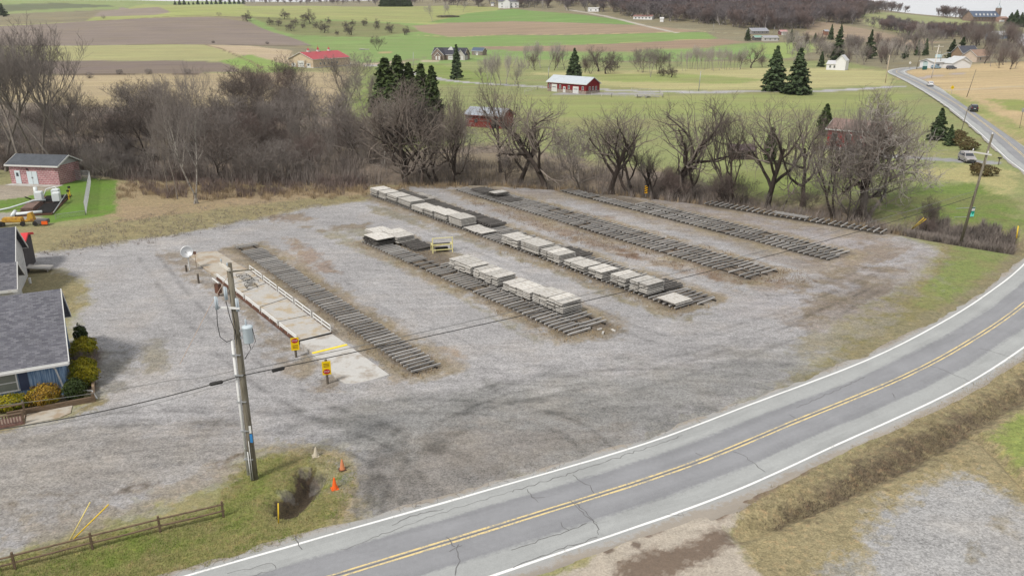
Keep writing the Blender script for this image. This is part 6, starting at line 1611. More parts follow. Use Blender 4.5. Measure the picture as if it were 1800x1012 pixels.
# red house behind the tangled clump
P, rz, L = place((1452, 258), (1545, 266))
rh = house('red_house', 'red house with pinkish roof half hidden behind the tangled bare trees', 'house', P, rz, L, 8.0, 3.6, 1.6, siding('barn_red_siding', (158, 48, 52), (132, 44, 46)), shingle('faded_red_shingles', (150, 128, 120), (132, 110, 104)), m_white, .4,
           [('F', 'window', -L * .36, 1.4, 1.2, 1.5), ('F', 'window', -L * .1, 1.4, 1.2, 1.5), ('F', 'door', L * .12, 0, 1.1, 2.1), ('F', 'window', L * .3, 1.4, 1.2, 1.5), ('L', 'window', 3, 1.4, 1.1, 1.4)])
MB().box((-L * .34, -2.0, .1), (4.6, 3.6, .3)).build('patio', m_conc2, rh)
P, rz, L = place((1287, 281), (1325, 281))
house('small_shed', 'small dark brown shed with dull purple-brown roof on the lawn behind the creek trees', 'shed', P, rz, L, 3.2, 1.6, .9, siding('brown_boards', (92, 80, 76)), metalroof('brown_roof', (96, 82, 86)), M('dark_trim', S(80, 70, 68), .8, .1, 3), .25, [('F', 'door', 0, 0, .9, 1.5)], door=M('dark_door', S(60, 56, 54), .8, .1, 3))
# white farmhouse right
P, rz, L = place((1452, 123), (1484, 124))
wf = house('white_house', 'white farmhouse with small wing left of the road bend', 'house', P, rz, L, 6.5, 2.7, 1.5, siding('white_siding', (232, 232, 232), (220, 220, 222)), metalroof('light_grey_roof', (200, 200, 202)), m_white, .25, [('F', 'window', -2.5, 1, 1, 1.2), ('F', 'window', -.5, 1, 1, 1.2)])
wing(wf, '', 4.6, 6.0, 4.6, 2.4, L * .28, MATS['white_siding'], MATS['light_grey_roof'], -.6, False)
# far buildings
P, rz, L = place((876, 15), (912, 14))
fw = house('white_farmhouse', 'white two-storey farmhouse on the crest of the hill', 'house', P, rz, L, 10, 7, 3.5, MATS['white_siding'], sh_grey, m_white, .4, [('F', 'window', x * L, z, 1.3, 1.6) for x in (-.32, -.1, .15, .35) for z in (1, 4)])
wing(fw, '', 8, 8, 7, 3.5, -L * .1, MATS['white_siding'], sh_grey, -4, True)
P, rz, L = place((863, 11), (868, 11)); house('white_shed', 'tiny white shed left of the hilltop farmhouse', 'shed', P, rz, L, 4, 3, 1.2, MATS['white_siding'], sh_grey, m_white)
P, rz, L = place((1033, 21), (1052, 21)); house('white_trailer', 'long white trailer home on the hill lane below the woods', 'house', P, rz, L, 5, 3.4, .7, MATS['white_siding'], metalroof('white_metal_roof', (214, 214, 214)), m_white, .2, [('F', 'window', -2.5, 1, 1.6, 1.4), ('F', 'window', 3, 1, 1.6, 1.4)])
P, rz, L = place((1113, 34), (1146, 35)); house('ranch_house', 'white ranch house with reddish roof at the edge of the far woods', 'house', P, rz, L, 7, 2.8, 1.5, MATS['white_siding'], shingle('rust_shingles', (150, 112, 104), (128, 98, 92)), m_white, .4, [('F', 'window', x, 1, 1.6, 1.3) for x in (-7, -3.5, 0, 3.5, 7)])
P, rz, L = place((1160, 39), (1166, 39)); house('white_shed', 'tiny white shed right of the ranch house with reddish roof', 'shed', P, rz, L, 3, 3, 1, MATS['white_siding'], MATS['white_metal_roof'], m_white)
P, rz, L = place((1322, 61), (1351, 60)); house('grey_roofed_house', 'long grey-roofed house at the foot of the wooded hill', 'house', P, rz, L, 8, 2.6, 2.2, siding('grey_siding', (150, 146, 144)), metalroof('grey_roof', (150, 152, 160)), m_white, .4, [('F', 'window', x, 1, 1.4, 1.3) for x in (-6, -2, 2, 6)])
P, rz, L = place((1327, 72), (1342, 72)); house('green_roofed_porch_house', 'small house with a pale green roof in front of the long grey roof', 'house', P, rz, L, 5, 2.4, 1.2, siding('dark_siding', (110, 106, 106)), metalroof('green_roof', (128, 166, 152)), m_white, .4, [('F', 'window', 2, .8, 1.2, 1.2)])
P, rz, L = place((1343, 73), (1368, 73)); house('low_white_house', 'long low white house right of the pale green roof', 'house', P, rz, L, 6, 2.6, 1.4, siding('cream_siding', (208, 204, 198)), metalroof('dull_grey_roof', (160, 160, 164)), m_white, .3, [('F', 'window', x, 1, 1.2, 1.1) for x in (-5, -1, 3, 6)])
P, rz, L = place((1372, 62), (1384, 62)); house('red_roofed_shed', 'little shed with white door and faded red roof on the lawn by the wooded hill', 'shed', P, rz, L, 5, 2.6, 1.2, siding('maroon_siding', (130, 84, 84)), metalroof('pink_roof', (186, 140, 138)), m_white, .4, [('F', 'garage', 0, 0, 4.4, 2.4)])
P, rz, L = place((1450, 62), (1456, 62)); house('brown_shed', 'tiny brown shed at the edge of the tan hillside', 'shed', P, rz, L, 4, 3, 1, siding('tan_boards', (150, 110, 92)), MATS['grey_roof'], m_white)
# roadside business
P, rz, L = place((1640, 121), (1694, 118))
rb = house('roadside_building', 'long low white roadside building with pale roof beside the road bend', 'building', P, rz, L, 10, 3.0, 1.2, MATS['white_siding'], metalroof('pale_grey_roof', (196, 198, 198)), m_white, .5, [('F', 'window', x, .8, 2, 1.4) for x in (-6, -2, 6)])
wing(rb, '', 10, 9, 2.6, 2.2, L * .12, MATS['white_siding'], MATS['pale_grey_roof'], -6, False)
wing(rb, '', 8, 8, 3.0, 2.4, L * .42, MATS['white_siding'], MATS['pale_grey_roof'], -1.5, False)
P, rz, L = place((1690, 108), (1718, 107))
bh = house('brown_house', 'brown-walled house with dark slate roof behind the roadside building', 'house', P, rz, L, 8, 4.2, 3.4, siding('brown_brick_wall', (150, 128, 106)), sh_dark, m_white, .4, [('F', 'window', -3, 1.4, 1.2, 1.4), ('F', 'window', 3, 1.4, 1.2, 1.4)])
MB().box((-L / 2 + .5, 4, 7.2), (.9, .9, 2.4)).build('chimney', stone, bh)
P, rz, L = place((1716, 110), (1740, 108)); house('tan_house', 'tan-roofed house half hidden in the roadside woods right of the brown house', 'house', P, rz, L, 8, 3.0, 3.0, siding('cream_wall', (206, 188, 170)), shingle('tan_shingles', (168, 142, 124), (150, 126, 110)), m_white, .4, [('F', 'window', -3, 1, 1.3, 1.4)])
P, rz, L = place((1750, 70), (1772, 68)); house('blue_grey_house', 'blue-grey house with white gable in the woods below the church', 'house', P, rz, L, 8, 3.4, 2.6, siding('blue_grey_siding', (140, 156, 178)), metalroof('white_grey_roof', (206, 208, 210)), m_white, .4, [('F', 'window', 0, 1, 1.3, 1.4)])
# church on the hill
P, rz, L = place((1710, 38), (1757, 38))
slate = metalroof('slate_blue_roof', (88, 100, 122)); cb = M_rows('church_brick', S(142, 118, 104), S(118, 98, 88), .3, mortar=S(150, 138, 128), bw=.6)
ch = house('church', 'brick church with slate roof, row of small white dormers and square tower with needle spire', 'church', P, rz, L, 11, 4.6, 5.6, cb, slate, M('stone_trim', S(150, 140, 130), .8, .1, 2), .5, [('F', 'window', x * L, 1.2, 1.4, 2.4) for x in (-.4, -.28, -.16, -.04, .08, .2)])
for x in (-.36, -.22, -.08, .06, .2, .34):
    q = MB().prism([(-1.0, 0), (1.0, 0), (0, 2.0)], 'y', -.6, 2.0).build('dormer', m_white, ch); q.location = (x * L, 1.5, 5.6)
tw = MB().box((L / 2 + 1.6, 4, 6), (4.2, 4.2, 15)).build('tower', cb, ch, uv=True)
MB().lathe([(2.4, 0), (1.6, 1.6), (.7, 2.6), (.4, 4.5), (.08, 9)], 8, (L / 2 + 1.6, 4, 13.5)).build('spire', m_grey, tw)
MB().box((L / 2 - 3, -3.6, 1.6), (14, 6, 3.4)).prism([(-7, 3.3), (-.2, 3.3), (-3.6, 5)], 'x', L / 2 - 10, L / 2 + 4).build('annex', M('annex_brick', S(158, 130, 118), .8, .15, 1), ch)
MB().box((L * .3, -7.5, .6), (7, 1.6, 1.8)).build('porch', m_white, ch)
# ------------------------------------------------------------------ brick pump house with lawn
P, rz, L = place((21, 322.5), (106, 325.5))
bm_ = brick('pink_brick', (178, 128, 130), (152, 108, 112), (198, 180, 178))
pb = house('brick_pump_house', 'small pinkish brick building with white double doors and grey roof on the green lawn', 'brick building', P, rz, L, 5.0, 3.0, 1.15, bm_, shingle('weathered_shingles', (96, 100, 106), (84, 88, 94)), m_white, .4, [('F', 'door', -L / 2 + 1.35, .05, .95, 2.05), ('F', 'double', -.35, .05, 1.75, 2.0)], door=M('pale_blue_door', S(206, 218, 222), .6, .06, 3))
MB().box((-1.0, -.14, 2.35), (.16, .2, .22)).build('lamp', m_black, pb)
MB().prism([(.12, 3.0), (4.88, 3.0), (2.5, 4.1)], 'x', L / 2 + .004, L / 2 + .035).build('gable_board', M('grey_gable_board', S(176, 176, 176), .8, .1, 3), pb)
MB().box((.3, -.75, -.02), (L + .6, 1.4, .12)).build('step_slab', m_conc2, pb)
# chain link fence
def fence_run(root, a, b_, h=1.75, post=3.0):
    d = b_ - a; L_ = d.length; n = max(1, int(round(L_ / post)))
    for k in range(n + 1):
        p = a + d * (k / n); MB().tube([p + Vector((0, 0, -.1)), p + Vector((0, 0, h))], .04, 6).build('post', m_steel, root)
    MB().tube([a + Vector((0, 0, h)), b_ + Vector((0, 0, h))], .028, 6).build('top_rail', m_steel, root)
    mb = MB(); sp = .13; u = d.normalized()
    k = -h
    while k < L_:
        for s in (1, -1):
            x0, z0, x1, z1 = (k, 0, k + h, h) if s > 0 else (k, h, k + h, 0)
            xa, xb = max(0, x0), min(L_, x1)
            if xb <= xa: continue
            f = lambda x: z0 + (z1 - z0) * (x - x0) / (x1 - x0)
            mb.tube([a + u * xa + Vector((0, 0, f(xa))), a + u * xb + Vector((0, 0, f(xb)))], .006, 3, False)
        k += sp
    mb.build('chain_link', m_steel, root)
cf = thing('chain_link_fence', 'grey chain link fence enclosing the lawn beside the brick building', 'fence', (0, 0, 0))
fa, fb_, fc = G3(151, 378), G3(160, 320), G3(128, 317)
fence_run(cf, fa, fb_); fence_run(cf, fb_, fc)
fence_run(cf, G3(98, 385), fa, 0.6, 6)
# pump platform with white housings
P = G3(79, 362); r = thing('pump_platform', 'dark slatted pump platform with three white housings and pipes on the lawn', 'pump platform', P, R(17))
MB().box((0, 0, .12), (4.4, 12.5, .2)).build('platform_frame', m_rust, r)
mb = MB()
for k in range(13): mb.box((1.0, -5.9 + k * .52, .3), (2.2, .2, .12))
mb.build('slats', m_black, r)
mb = MB()
for k in range(9): mb.box((.6, 1.4 + k * .52, .3), (3.0, .2, .12))
mb.build('slats', m_black, r)
MB().box((-1.2, -1.2, .45), (1.5, 6.0, .5)).build('tank_cover', M('rust_brown_cover', S(126, 104, 94), .8, .3, 1.5, S(92, 78, 70)), r)
whs = M('housing_white', S(224, 230, 230), .45, .05, 3)
for x, y in ((-1.0, 2.0), (.9, 3.2), (1.5, .6)):
    MB().box((0, 0, 0), (1.0, 1.1, 1.2)).build('housing', whs, r, bevel=.08).location = (x, y, 1.1); MB().box((x, y, .4), (.8, .9, .3)).build('housing_base', m_black, r)
MB().tube([(-5.2, -1.4, .1), (-4.0, -1.5, .3), (-2.6, -.9, .6), (-1.2, -.2, .9), (.2, .2, .8)], .12, 8).build('hose', M('pale_hose', S(206, 214, 214), .5, .06, 3), r, True)
MB().tube([(-2.0, -6.2, .4), (1.0, -5.9, .45)], .2, 8).build('white_pipe', whs, r, True); MB().tube([(-2.4, -6.6, .3), (-2.3, -5.3, .6)], .24, 8).build('white_pipe', whs, r, True)
MB().tube([(-1.2, 4.6, .3), (-.6, 4.8, 1.5), (.5, 4.8, 1.7), (1.2, 4.5, 1.1)], .07, 8).build('pipe_bend', whs, r, True)
MB().tube([(-2.2, 5.6, .2), (-2.2, 5.6, 1.7)], .28, 10).build('white_drum', whs, r, True)
MB().tube([(-2.6, 4.2, .2), (-2.9, 2.6, .9)], .09, 8).build('valve_pipe', m_black, r)
for x, y in ((2.2, 5.4), (2.6, 2.6)):
    MB().tube([(x, y, .2), (x, y, 1.3)], .08, 6).build('valve_post', m_yel, r); MB().lathe([(0, 0), (.2, .05), (.2, .26), (0, .34)], 10, (x, y, 1.3)).build('valve_cap', m_black, r)
MB().tube([(2.3, 2.4, 1.0), (2.35, -6.1, .25)], .07, 6).build('side_rail', m_steel, r)
# yellow machine
P = G3(38, 396); r = thing('grader_blade', 'rusty yellow towed grader lying in the grass at the left edge', 'grader', P, R(6))
my = M('worn_yellow', S(200, 156, 66), .7, .25, 2, S(140, 100, 60), amount=.5)
MB().tube([(-3.2, 0, .5), (3.2, .2, .55)], .16, 8).build('beam', my, r)
MB().box((-.9, 0, .75), (2.4, .8, .6)).build('engine_housing', my, r, bevel=.1)
MB().prism([(-.5, 0), (.5, 0), (.2, 1.1), (-.2, 1.0)], 'y', -.3, .3).build('hitch', my, r).location = (1.3, 0, .6)
MB().box((2.6, -.1, .5), (1.5, 1.0, .5)).build('counterweight', M('dark_steel', S(96, 94, 96), .6, .2, 2), r, bevel=.05)
MB().box((-2.9, -.2, .35), (1.4, 1.1, .5)).build('blade', MATS['dark_steel'], r, bevel=.05); MB().box((3.1, -.65, .4), (.7, .15, .4)).build('reflector', m_orange, r)
for x in (-2.0, .4, 1.9): MB().tube([(x, -.6, .3), (x, -.4, .3)], .3, 14).build('wheel', m_black, r)
# ------------------------------------------------------------------ blue house at the left edge
bw_ = board('blue_board_wall', (100, 130, 166), (152, 174, 198))
n27 = R(27)
c = Vector((-30.55, 50.75, 0)); u = Vector((math.cos(n27), math.sin(n27), 0))
def anchor():
    E = Vector((*G(118, 635, 2.55), 0)); return E
E = anchor(); u = Vector((math.cos(n27), math.sin(n27), 0)); v = Vector((-u.y, u.x, 0))
Lh, Wh = 15.0, 9.6
corner = E - u * .35 + v * .4
Pf = corner - u * (Lh / 2)
bh = house('blue_house', 'blue board-walled house with grey shingle roof and white gutter at the left edge', 'house', Pf, n27, Lh, Wh, 2.55, 3.5, bw_, sh_grey, m_white, .42,
           [('R', 'window', 3.4, .9, .9, 1.3), ('R', 'window', 6.2, .9, .9, 1.3)])
def front(o, x, z, off=.03): o.location = (x, -off, z); return o
xw = Lh / 2 - 3.55
f_ = front(MB().box((0, 0, .62), (1.55, .08, .08)).box((0, 0, -.62), (1.65, .12, .09)).box((-.73, 0, 0), (.09, .08, 1.16)).box((.73, 0, 0), (.09, .08, 1.16)).box((0, 0, 0), (1.4, .06, .06)).build('window', m_white, bh), xw, 1.55)
MB().box((0, .02, 0), (1.44, .03, 1.2)).build('pane', m_glassl, f_)
shm = M('dark_shutter', S(66, 74, 96), .8, .12, 3)
for s in (-1, 1): front(MB().box((0, 0, 0), (.55, .06, 1.4)).build('shutter', shm, bh), xw + s * 1.12, 1.55)
MB().box((0, 0, 0), (.1, .05, 2.4)).build('corner_board', bw_, bh).location = (xw + 1.75, -.03, 1.3)
gx = Lh / 2 - .55
mb = MB(); mb.box((0, -.52, 2.42), (Lh + .84, .14, .15)).build('gutter', m_white, bh)
MB().tube([(gx, -.52, 2.36), (gx + .1, -.2, 2.05), (gx + .35, -.1, .62), (gx + .45, -.16, .45), (gx + 1.35, -.5, .36)], .055, 6).build('downspout', m_white, bh)
MB().tube([(gx + 1.5, -1.1, .5), (gx + 2.1, -1.4, .5), (gx + 2.35, -1.9, .05)], .055, 6).build('downspout', m_white, bh)
# rear wing, a second block
rr_ = R(24); u2 = Vector((math.cos(rr_), math.sin(rr_), 0)); v2 = Vector((-u2.y, u2.x, 0))
Eb = Vector((*G(24, 477, 3.0), 0)); Lr = 12.0
house('rear_house', 'grey-shingled rear building behind the blue house at the left edge', 'house', Eb - u2 * (Lr / 2 + .3) + v2 * .4, rr_, Lr, 8.6, 3.0, 2.9, siding('white_wall', (206, 206, 204)), sh_dark, m_white, .42)
Ew = Vector((*G(27.5, 508, 2.5), 0))
house('side_wing', 'small grey-shingled lean-to wing with white fascia between the two houses', 'house', Ew - u2 * 3.0 + v2 * .3, rr_, 5.4, 4.4, 2.5, 1.6, MATS['white_wall'], sh_grey, m_white, .4)
# dark shed with red roof and ramp
P = G3(45, 482); r = house('dark_shed', 'narrow dark shed with bright red roof peeping out behind the grey roofs', 'shed', P + Vector((-1.2, .2, 0)), R(20), 2.4, 4.2, 3.0, .5, board('dark_shed_boards', (84, 80, 80), (70, 68, 70)), metalroof('bright_red_roof', (214, 62, 66)), M('red_trim', S(200, 60, 64), .6, .08, 3), .2)
MB().box((-.35, -.06, 1.25), (.62, .05, .5)).box((-.35, -.06, 1.65), (.2, .05, .3)).build('white_notice', m_white, r)
P = G3(64, 477); mb = MB().box((0, 0, .5), (3.0, 1.3, .12), 0, 0, R(7)).box((-1.2, .5, .25), (.12, .12, .5)).box((-1.2, -.5, .25), (.12, .12, .5)).box((1.2, .5, .2), (.12, .12, .4)).box((1.2, -.5, .2), (.12, .12, .4))
o = tag(mb.build('wooden_ramp', m_lid), 'pale wooden loading ramp beside the dark red-roofed shed', 'ramp'); o.location = P; o.rotation_euler = (0, 0, R(14))
o = tag(MB().lathe([(.12, 0), (.12, .5), (.14, .5), (.14, .56), (0, .58)], 12).build('vent_pipe', m_white), 'short white vent pipe in the grass behind the blue house', 'pipe'); o.location = G3(53.5, 498)
# flower bed wall, walkway rail and shrubs of the blue house
def H_(x, y, z=0): return Pf + u * x + v * y + Vector((0, 0, z))
bw0 = thing('planter_wall', 'low brown timber planter wall round the shrubs of the blue house', 'planter', Pf, n27)
X1 = Lh / 2
mb = MB().box((X1 - .95, -2.15, .16), (5.1, .16, .42)).build('front_timber', m_rail, bw0); MB().box((X1 + 1.6, 2.9, .16), (.16, 10, .42)).build('side_timber', M('tan_timber', S(160, 138, 116), .9, .2, 3), bw0)
MB().box((X1 + 1.6, -2.15, .3), (.2, .2, .75)).build('corner_post', m_rail, bw0)
wr = thing('walkway_rail', 'reddish brown wooden walkway rail with balusters below the blue house window', 'railing', Pf, n27)
for yy, x0, x1, zz in ((-2.55, -1.5, X1 - 2.5, .95), (-3.7, -1.5, X1 - 2.4, .82)):
    MB().box(((x0 + x1) / 2, yy, zz), (x1 - x0, .14, .06)).build('hand_rail', m_rail, wr)
mpk = M('reddish_stain', S(134, 104, 96), .85, .2, 3, S(108, 84, 78))
x0, x1 = -1.5, X1 - 2.45
mb = MB(); xx = x0
while xx < x1: mb.box((xx, -3.7, .45), (.07, .05, .72)); xx += .17
mb.build('balusters', mpk, wr); MB().box(((x0 + x1) / 2, -3.7, .1), (x1 - x0, .12, .16)).build('bottom_board', mpk, wr)
for x_ in (x1, x1 - 3.0):
    MB().box((x_, -3.7, .5), (.12, .12, 1.0)).build('rail_post', m_rail, wr); MB().box((x_, -2.55, .55), (.12, .12, 1.1)).build('rail_post', m_rail, wr)
MB().box(((x0 + x1) / 2, -3.12, .09), (x1 - x0, 1.0, .1)).build('walkway_deck', M('walkway_boards', S(150, 130, 118), .85, .25, 3, S(110, 94, 86), (6, .5, 4)), wr)
tag(MB().prism([(X1 - 2.4, -2.3), (X1 - 2.4, -3.9), (X1 - .4, -3.8), (X1 + .2, -3.4), (X1 + .3, -2.25)], 'z', -.1, .05).build('pavement', m_conc), kind='structure')
bpy.data.objects['pavement'].location = Pf; bpy.data.objects['pavement'].rotation_euler = (0, 0, n27)
def bush(x, y, rx, ry, rz_, mat, lab, seed, n=3000, leaf=.085, name='shrub'):
    t, c_ = shrub_ball(seed, rx, ry, rz_, n, leaf)
    o = thing(name, lab, 'shrub', H_(x, y, .1), n27, 'shrubs round the blue house')
    link('stem', np_mesh('stem', t[0], t[1], B_dark), o); link('foliage', np_mesh('foliage', c_[0], c_[1], mat), o)
bush(X1 - 3.3, -1.15, 1.15, .75, .55, L_bush, 'wide golden-green rounded shrub under the blue house window', 1)
bush(X1 - 1.3, -1.3, 1.05, .9, .75, L_rust, 'rust-tinged golden shrub right of the window shrub', 2, 3600)
bush(X1 + .55, -1.25, .75, .7, .75, L_yew, 'dark green conical shrub at the front corner of the planter', 3)
bush(X1 + 1.1, .9, 1.0, .95, .8, L_bush, 'large golden shrub along the house side, nearest the corner downspout', 4, 3600)
bush(X1 + 1.05, 2.9, .95, .9, .65, L_bush, 'golden shrub along the house side, second from the corner', 5)
bush(X1 + 1.1, 6.3, .95, .8, .62, L_bush, 'golden shrub along the house side beyond the reddish twigs', 6)
bush(X1 + 1.1, 7.6, .9, .75, .62, L_bush, 'farthest golden shrub along the house side', 7)
bush(X1 + .9, 8.9, .5, .5, .95, L_yew, 'dark green pointed shrub at the far end of the planter', 8)
t, c_ = bare_tree(61, 1.4, .05, .03, (8, 6, 4), (40, 75), forks=3, twig_r=.006)
o = thing('twiggy_shrub', 'reddish bare twiggy shrub between the golden shrubs of the planter', 'shrub', H_(X1 + 1.3, 4.6, 0)); link('stem', np_mesh('stem', t[0], t[1], T_red), o); o2 = link('twigs', np_mesh('twigs', c_[0], c_[1], T_red), o); o.scale = (1.4, 1.4, 1)
# ------------------------------------------------------------------ vehicles
def suv(label, P, rz, paint, name='suv'):
    r = thing(name, label, 'car', P, rz)
    L, W = 4.7, 1.86
    # stations along x: (x, half width, sill, belt, half width of roof, roof height)
    st = [(-2.33, .80, .45, .95, .78, .96), (-2.25, .88, .35, 1.05, .72, 1.30), (-1.95, .92, .32, 1.08, .68, 1.68), (-1.0, .93, .30, 1.06, .69, 1.76), (.2, .93, .30, 1.03, .68, 1.74), (.55, .93, .30, 1.02, .66, 1.62), (1.15, .93, .30, 1.02, .74, 1.12), (1.3, .92, .30, 1.00, .80, 1.03), (2.1, .88, .32, .90, .78, .93), (2.33, .78, .42, .74, .70, .76)]
    V, Fc = [], []
    for x, hw, s, b_, rw, rh in st:
        V += [(x, -hw * .96, s), (x, -hw, (s + b_) / 2), (x, -hw * .97, b_), (x, -rw, rh), (x, rw, rh), (x, hw * .97, b_), (x, hw, (s + b_) / 2), (x, hw * .96, s)]
    for i in range(len(st) - 1):
        for k_ in range(8):
            a = i * 8 + k_; b_ = i * 8 + (k_ + 1) % 8; Fc.append((a, b_, b_ + 8, a + 8))
    Fc += [tuple(range(7, -1, -1)), tuple((len(st) - 1) * 8 + k_ for k_ in range(8))]
    MB().add(V, Fc).build('body', paint, r, False, bevel=.02)
    gl = M('car_glass', S(52, 56, 62), .1, .05, 2, spec=.7)
    def pane(pts, nm):
        c_ = sum((Vector(p) for p in pts), Vector()) / len(pts); nrm_ = (Vector(pts[1]) - Vector(pts[0])).cross(Vector(pts[2]) - Vector(pts[0])).normalized()
        if nrm_.dot(c_ - Vector((0, 0, .8))) < 0: nrm_ = -nrm_
        A_1 = [Vector(p) + nrm_ * .012 for p in pts]; B_1 = [Vector(p) - nrm_ * .02 for p in pts]; k_ = len(pts)
        MB().add(A_1 + B_1, [tuple(range(k_)), tuple(range(2 * k_ - 1, k_ - 1, -1))] + [(i, (i + 1) % k_, k_ + (i + 1) % k_, k_ + i) for i in range(k_)]).build(nm, gl, r)
    pane([(.60, -.60, 1.58), (.60, .60, 1.58), (1.12, .68, 1.16), (1.12, -.68, 1.16)], 'windscreen')
    pane([(-2.21, -.66, 1.34), (-2.21, .66, 1.34), (-1.99, .62, 1.64), (-1.99, -.62, 1.64)], 'rear_window')
    for s in (-1, 1):
        pane([(-1.8, s * .885, 1.12), (.45, s * .88, 1.08), (.95, s * .86, 1.10), (.35, s * .70, 1.62), (-1.8, s * .71, 1.64)], 'side_window')
        for x in (-1.42, 1.45):
            w_ = MB().tube([(x, s * .74, .34), (x, s * .945, .34)], .34, 20).build('wheel', m_black, r, False)
            MB().tube([(x, s * .93, .34), (x, s * .955, .34)], .2, 14).build('rim', m_steel, w_)
        MB().box((2.24, s * .62, .76), (.16, .32, .14)).build('headlight', M('lamp_lens', S(220, 222, 224), .2, .05, 3), r)
        MB().box((-2.28, s * .70, 1.0), (.10, .18, .34)).build('tail_light', M('tail_lens', S(150, 26, 30), .3, .05, 3), r)
        MB().box((.85, s * 1.0, 1.12), (.14, .18, .14)).build('mirror', paint, r)
    MB().box((2.30, 0, .48), (.1, 1.5, .2)).box((-2.34, 0, .48), (.08, 1.5, .2)).build('bumper', M('dark_plastic', S(60, 60, 62), .6, .1, 3), r)
    MB().box((2.325, 0, .66), (.05, .8, .14)).build('grille', MATS['dark_plastic'], r); MB().box((-2.36, 0, .82), (.02, .5, .12)).build('number_plate', m_white, r)
    return r
def carpaint(n_, c_): return M(n_, S(*c_), .25, .04, 2, spec=.6)
P = H3(1690, 196); P.z = zroad(P.x, P.y) - .01
i = min(range(len(RF)), key=lambda k_: np.hypot(*(RF[k_][0] - np.array([P.x, P.y]))))
tdir = RF[min(i + 3, len(RF) - 1)][0] - RF[max(i - 3, 0)][0]; lane = np.array([-tdir[1], tdir[0]]) / np.linalg.norm(tdir)
pc = RF[i][0] - lane * 1.35
s_ = suv('black SUV driving away up the road near the bend', (pc[0], pc[1], zroad(*pc)), math.atan2(tdir[1], tdir[0]), carpaint('black_car_paint', (44, 44, 50)))
P = H3(1611, 152)
i = min(range(len(RF)), key=lambda k_: np.hypot(*(RF[k_][0] - np.array([P.x, P.y]))))
tdir = RF[min(i + 3, len(RF) - 1)][0] - RF[max(i - 3, 0)][0]; lane = np.array([-tdir[1], tdir[0]]) / np.linalg.norm(tdir)
pc = RF[i][0] - lane * 1.6
suv('white car on the road at the lane junction, partly behind twigs', (pc[0], pc[1], zroad(*pc)), math.atan2(tdir[1], tdir[0]), carpaint('white_car_paint', (226, 228, 230)), 'white_car')
P = H3(1699, 284); suv('silver SUV parked nose forward on the driveway by the trimmed shrubs', P, R(-100), carpaint('silver_car_paint', (156, 152, 152)))
P = H3(1672, 122); suv('dark car parked in front of the white roadside building', P, R(10), carpaint('grey_car_paint', (84, 88, 96)), 'parked_car')
P = H3(1645, 121); suv('pale blue car parked beside the teal roadside sign', P, R(10), carpaint('blue_car_paint', (150, 176, 192)), 'parked_car')
# ------------------------------------------------------------------ signs, mailbox, hedges on the right
P = H3(1703, 408); T = atY(1708, 373, P.y)
r = thing('green_sign', 'green and teal banner sign with a white heading hanging beside the slim utility pole', 'sign', (T.x, T.y, T.z), R(14))
k_ = mpp(T); w_, h_ = 11.5 * k_, 16 * k_
MB().box((0, 0, 0), (w_, .05, h_)).build('sign_board', M('teal_panel', S(20, 150, 128), .5, .08, 3), r)
MB().box((.0, -.032, h_ * .28), (w_ * .94, .012, h_ * .26)).build('white_heading', m_white, r)
MB().box((0, -.031, h_ * .46), (w_ * .9, .012, h_ * .06)).build('dark_band', M('dark_green_panel', S(20, 60, 50), .5, .08, 3), r)
MB().prism([(-w_ * .48, -h_ * .48), (w_ * .48, -h_ * .48), (w_ * .44, -h_ * .16), (w_ * .1, -h_ * .30), (-w_ * .05, -h_ * .05), (-w_ * .3, -h_ * .34), (-w_ * .48, -h_ * .3)], 'y', -.04, -.028).build('mountain_shape', M('aqua_panel', S(120, 236, 214), .5, .05, 3), r)
dx = Pp.x + (Tp.x - Pp.x) * ((T.z) / (Tp.z - Pp.z)) - T.x
MB().tube([(dx, .2, h_ * .48), (w_ / 2, .0, h_ * .53)], .035, 6).tube([(dx, .2, -h_ * .48), (w_ / 2, .0, -h_ * .53)], .035, 6).build('sign_arm', m_steel, r)
def diamond(px, py, tx_, ty_, size, label):
    P = H3(px, py); T = atY(tx_, ty_, P.y); r = thing('warning_sign', label, 'sign', P, R(10))
    MB().tube([(0, 0, 0), (0, 0, T.z - P.z + size * .5)], .05, 6).build('post', m_steel, r)
    s = size * .72
    MB().prism([(0, -s), (s, 0), (0, s), (-s, 0)], 'y', -.1, -.06).build('sign_board', m_signy, r).location = (0, 0, T.z - P.z)
    MB().box((0, -.11, T.z - P.z), (s * .9, .01, s * .16)).build('arrow', m_black, r)
diamond(1672, 166, 1677, 154, 1.0, 'yellow diamond warning sign on the tan bank beside the road')
P = H3(1792, 226); r = thing('road_sign', 'back of a small grey road sign on a post at the right edge', 'sign', P, R(-20)); T = atY(1797, 193, P.y)
MB().tube([(0, 0, 0), (0, 0, T.z - P.z)], .05, 6).build('post', m_post, r); MB().box((.1, 0, T.z - P.z - .1), (.7, .04, .9)).build('sign_board', m_steel, r)
P = H3(1135, 345); r = thing('object_marker', 'yellow and black striped marker plate at the creek edge behind the racks', 'marker', P, R(5)); 
zc = 1.0
MB().box((0, -.02, zc), (.42, .03, 1.1)).build('marker_board', M('marker_yellow', S(236, 176, 30), .5, .05, 3), r)
mb = MB()
for q in (-.32, .02, .36): mb.prism([(-.21, zc + q - .14), (.21, zc + q + .06), (.21, zc + q + .22), (-.21, zc + q + .02)], 'y', -.05, -.036)
mb.build('black_stripes', m_black, r); MB().tube([(0, .02, -.1), (0, .02, 1.5)], .035, 6).build('post', m_steel, r)
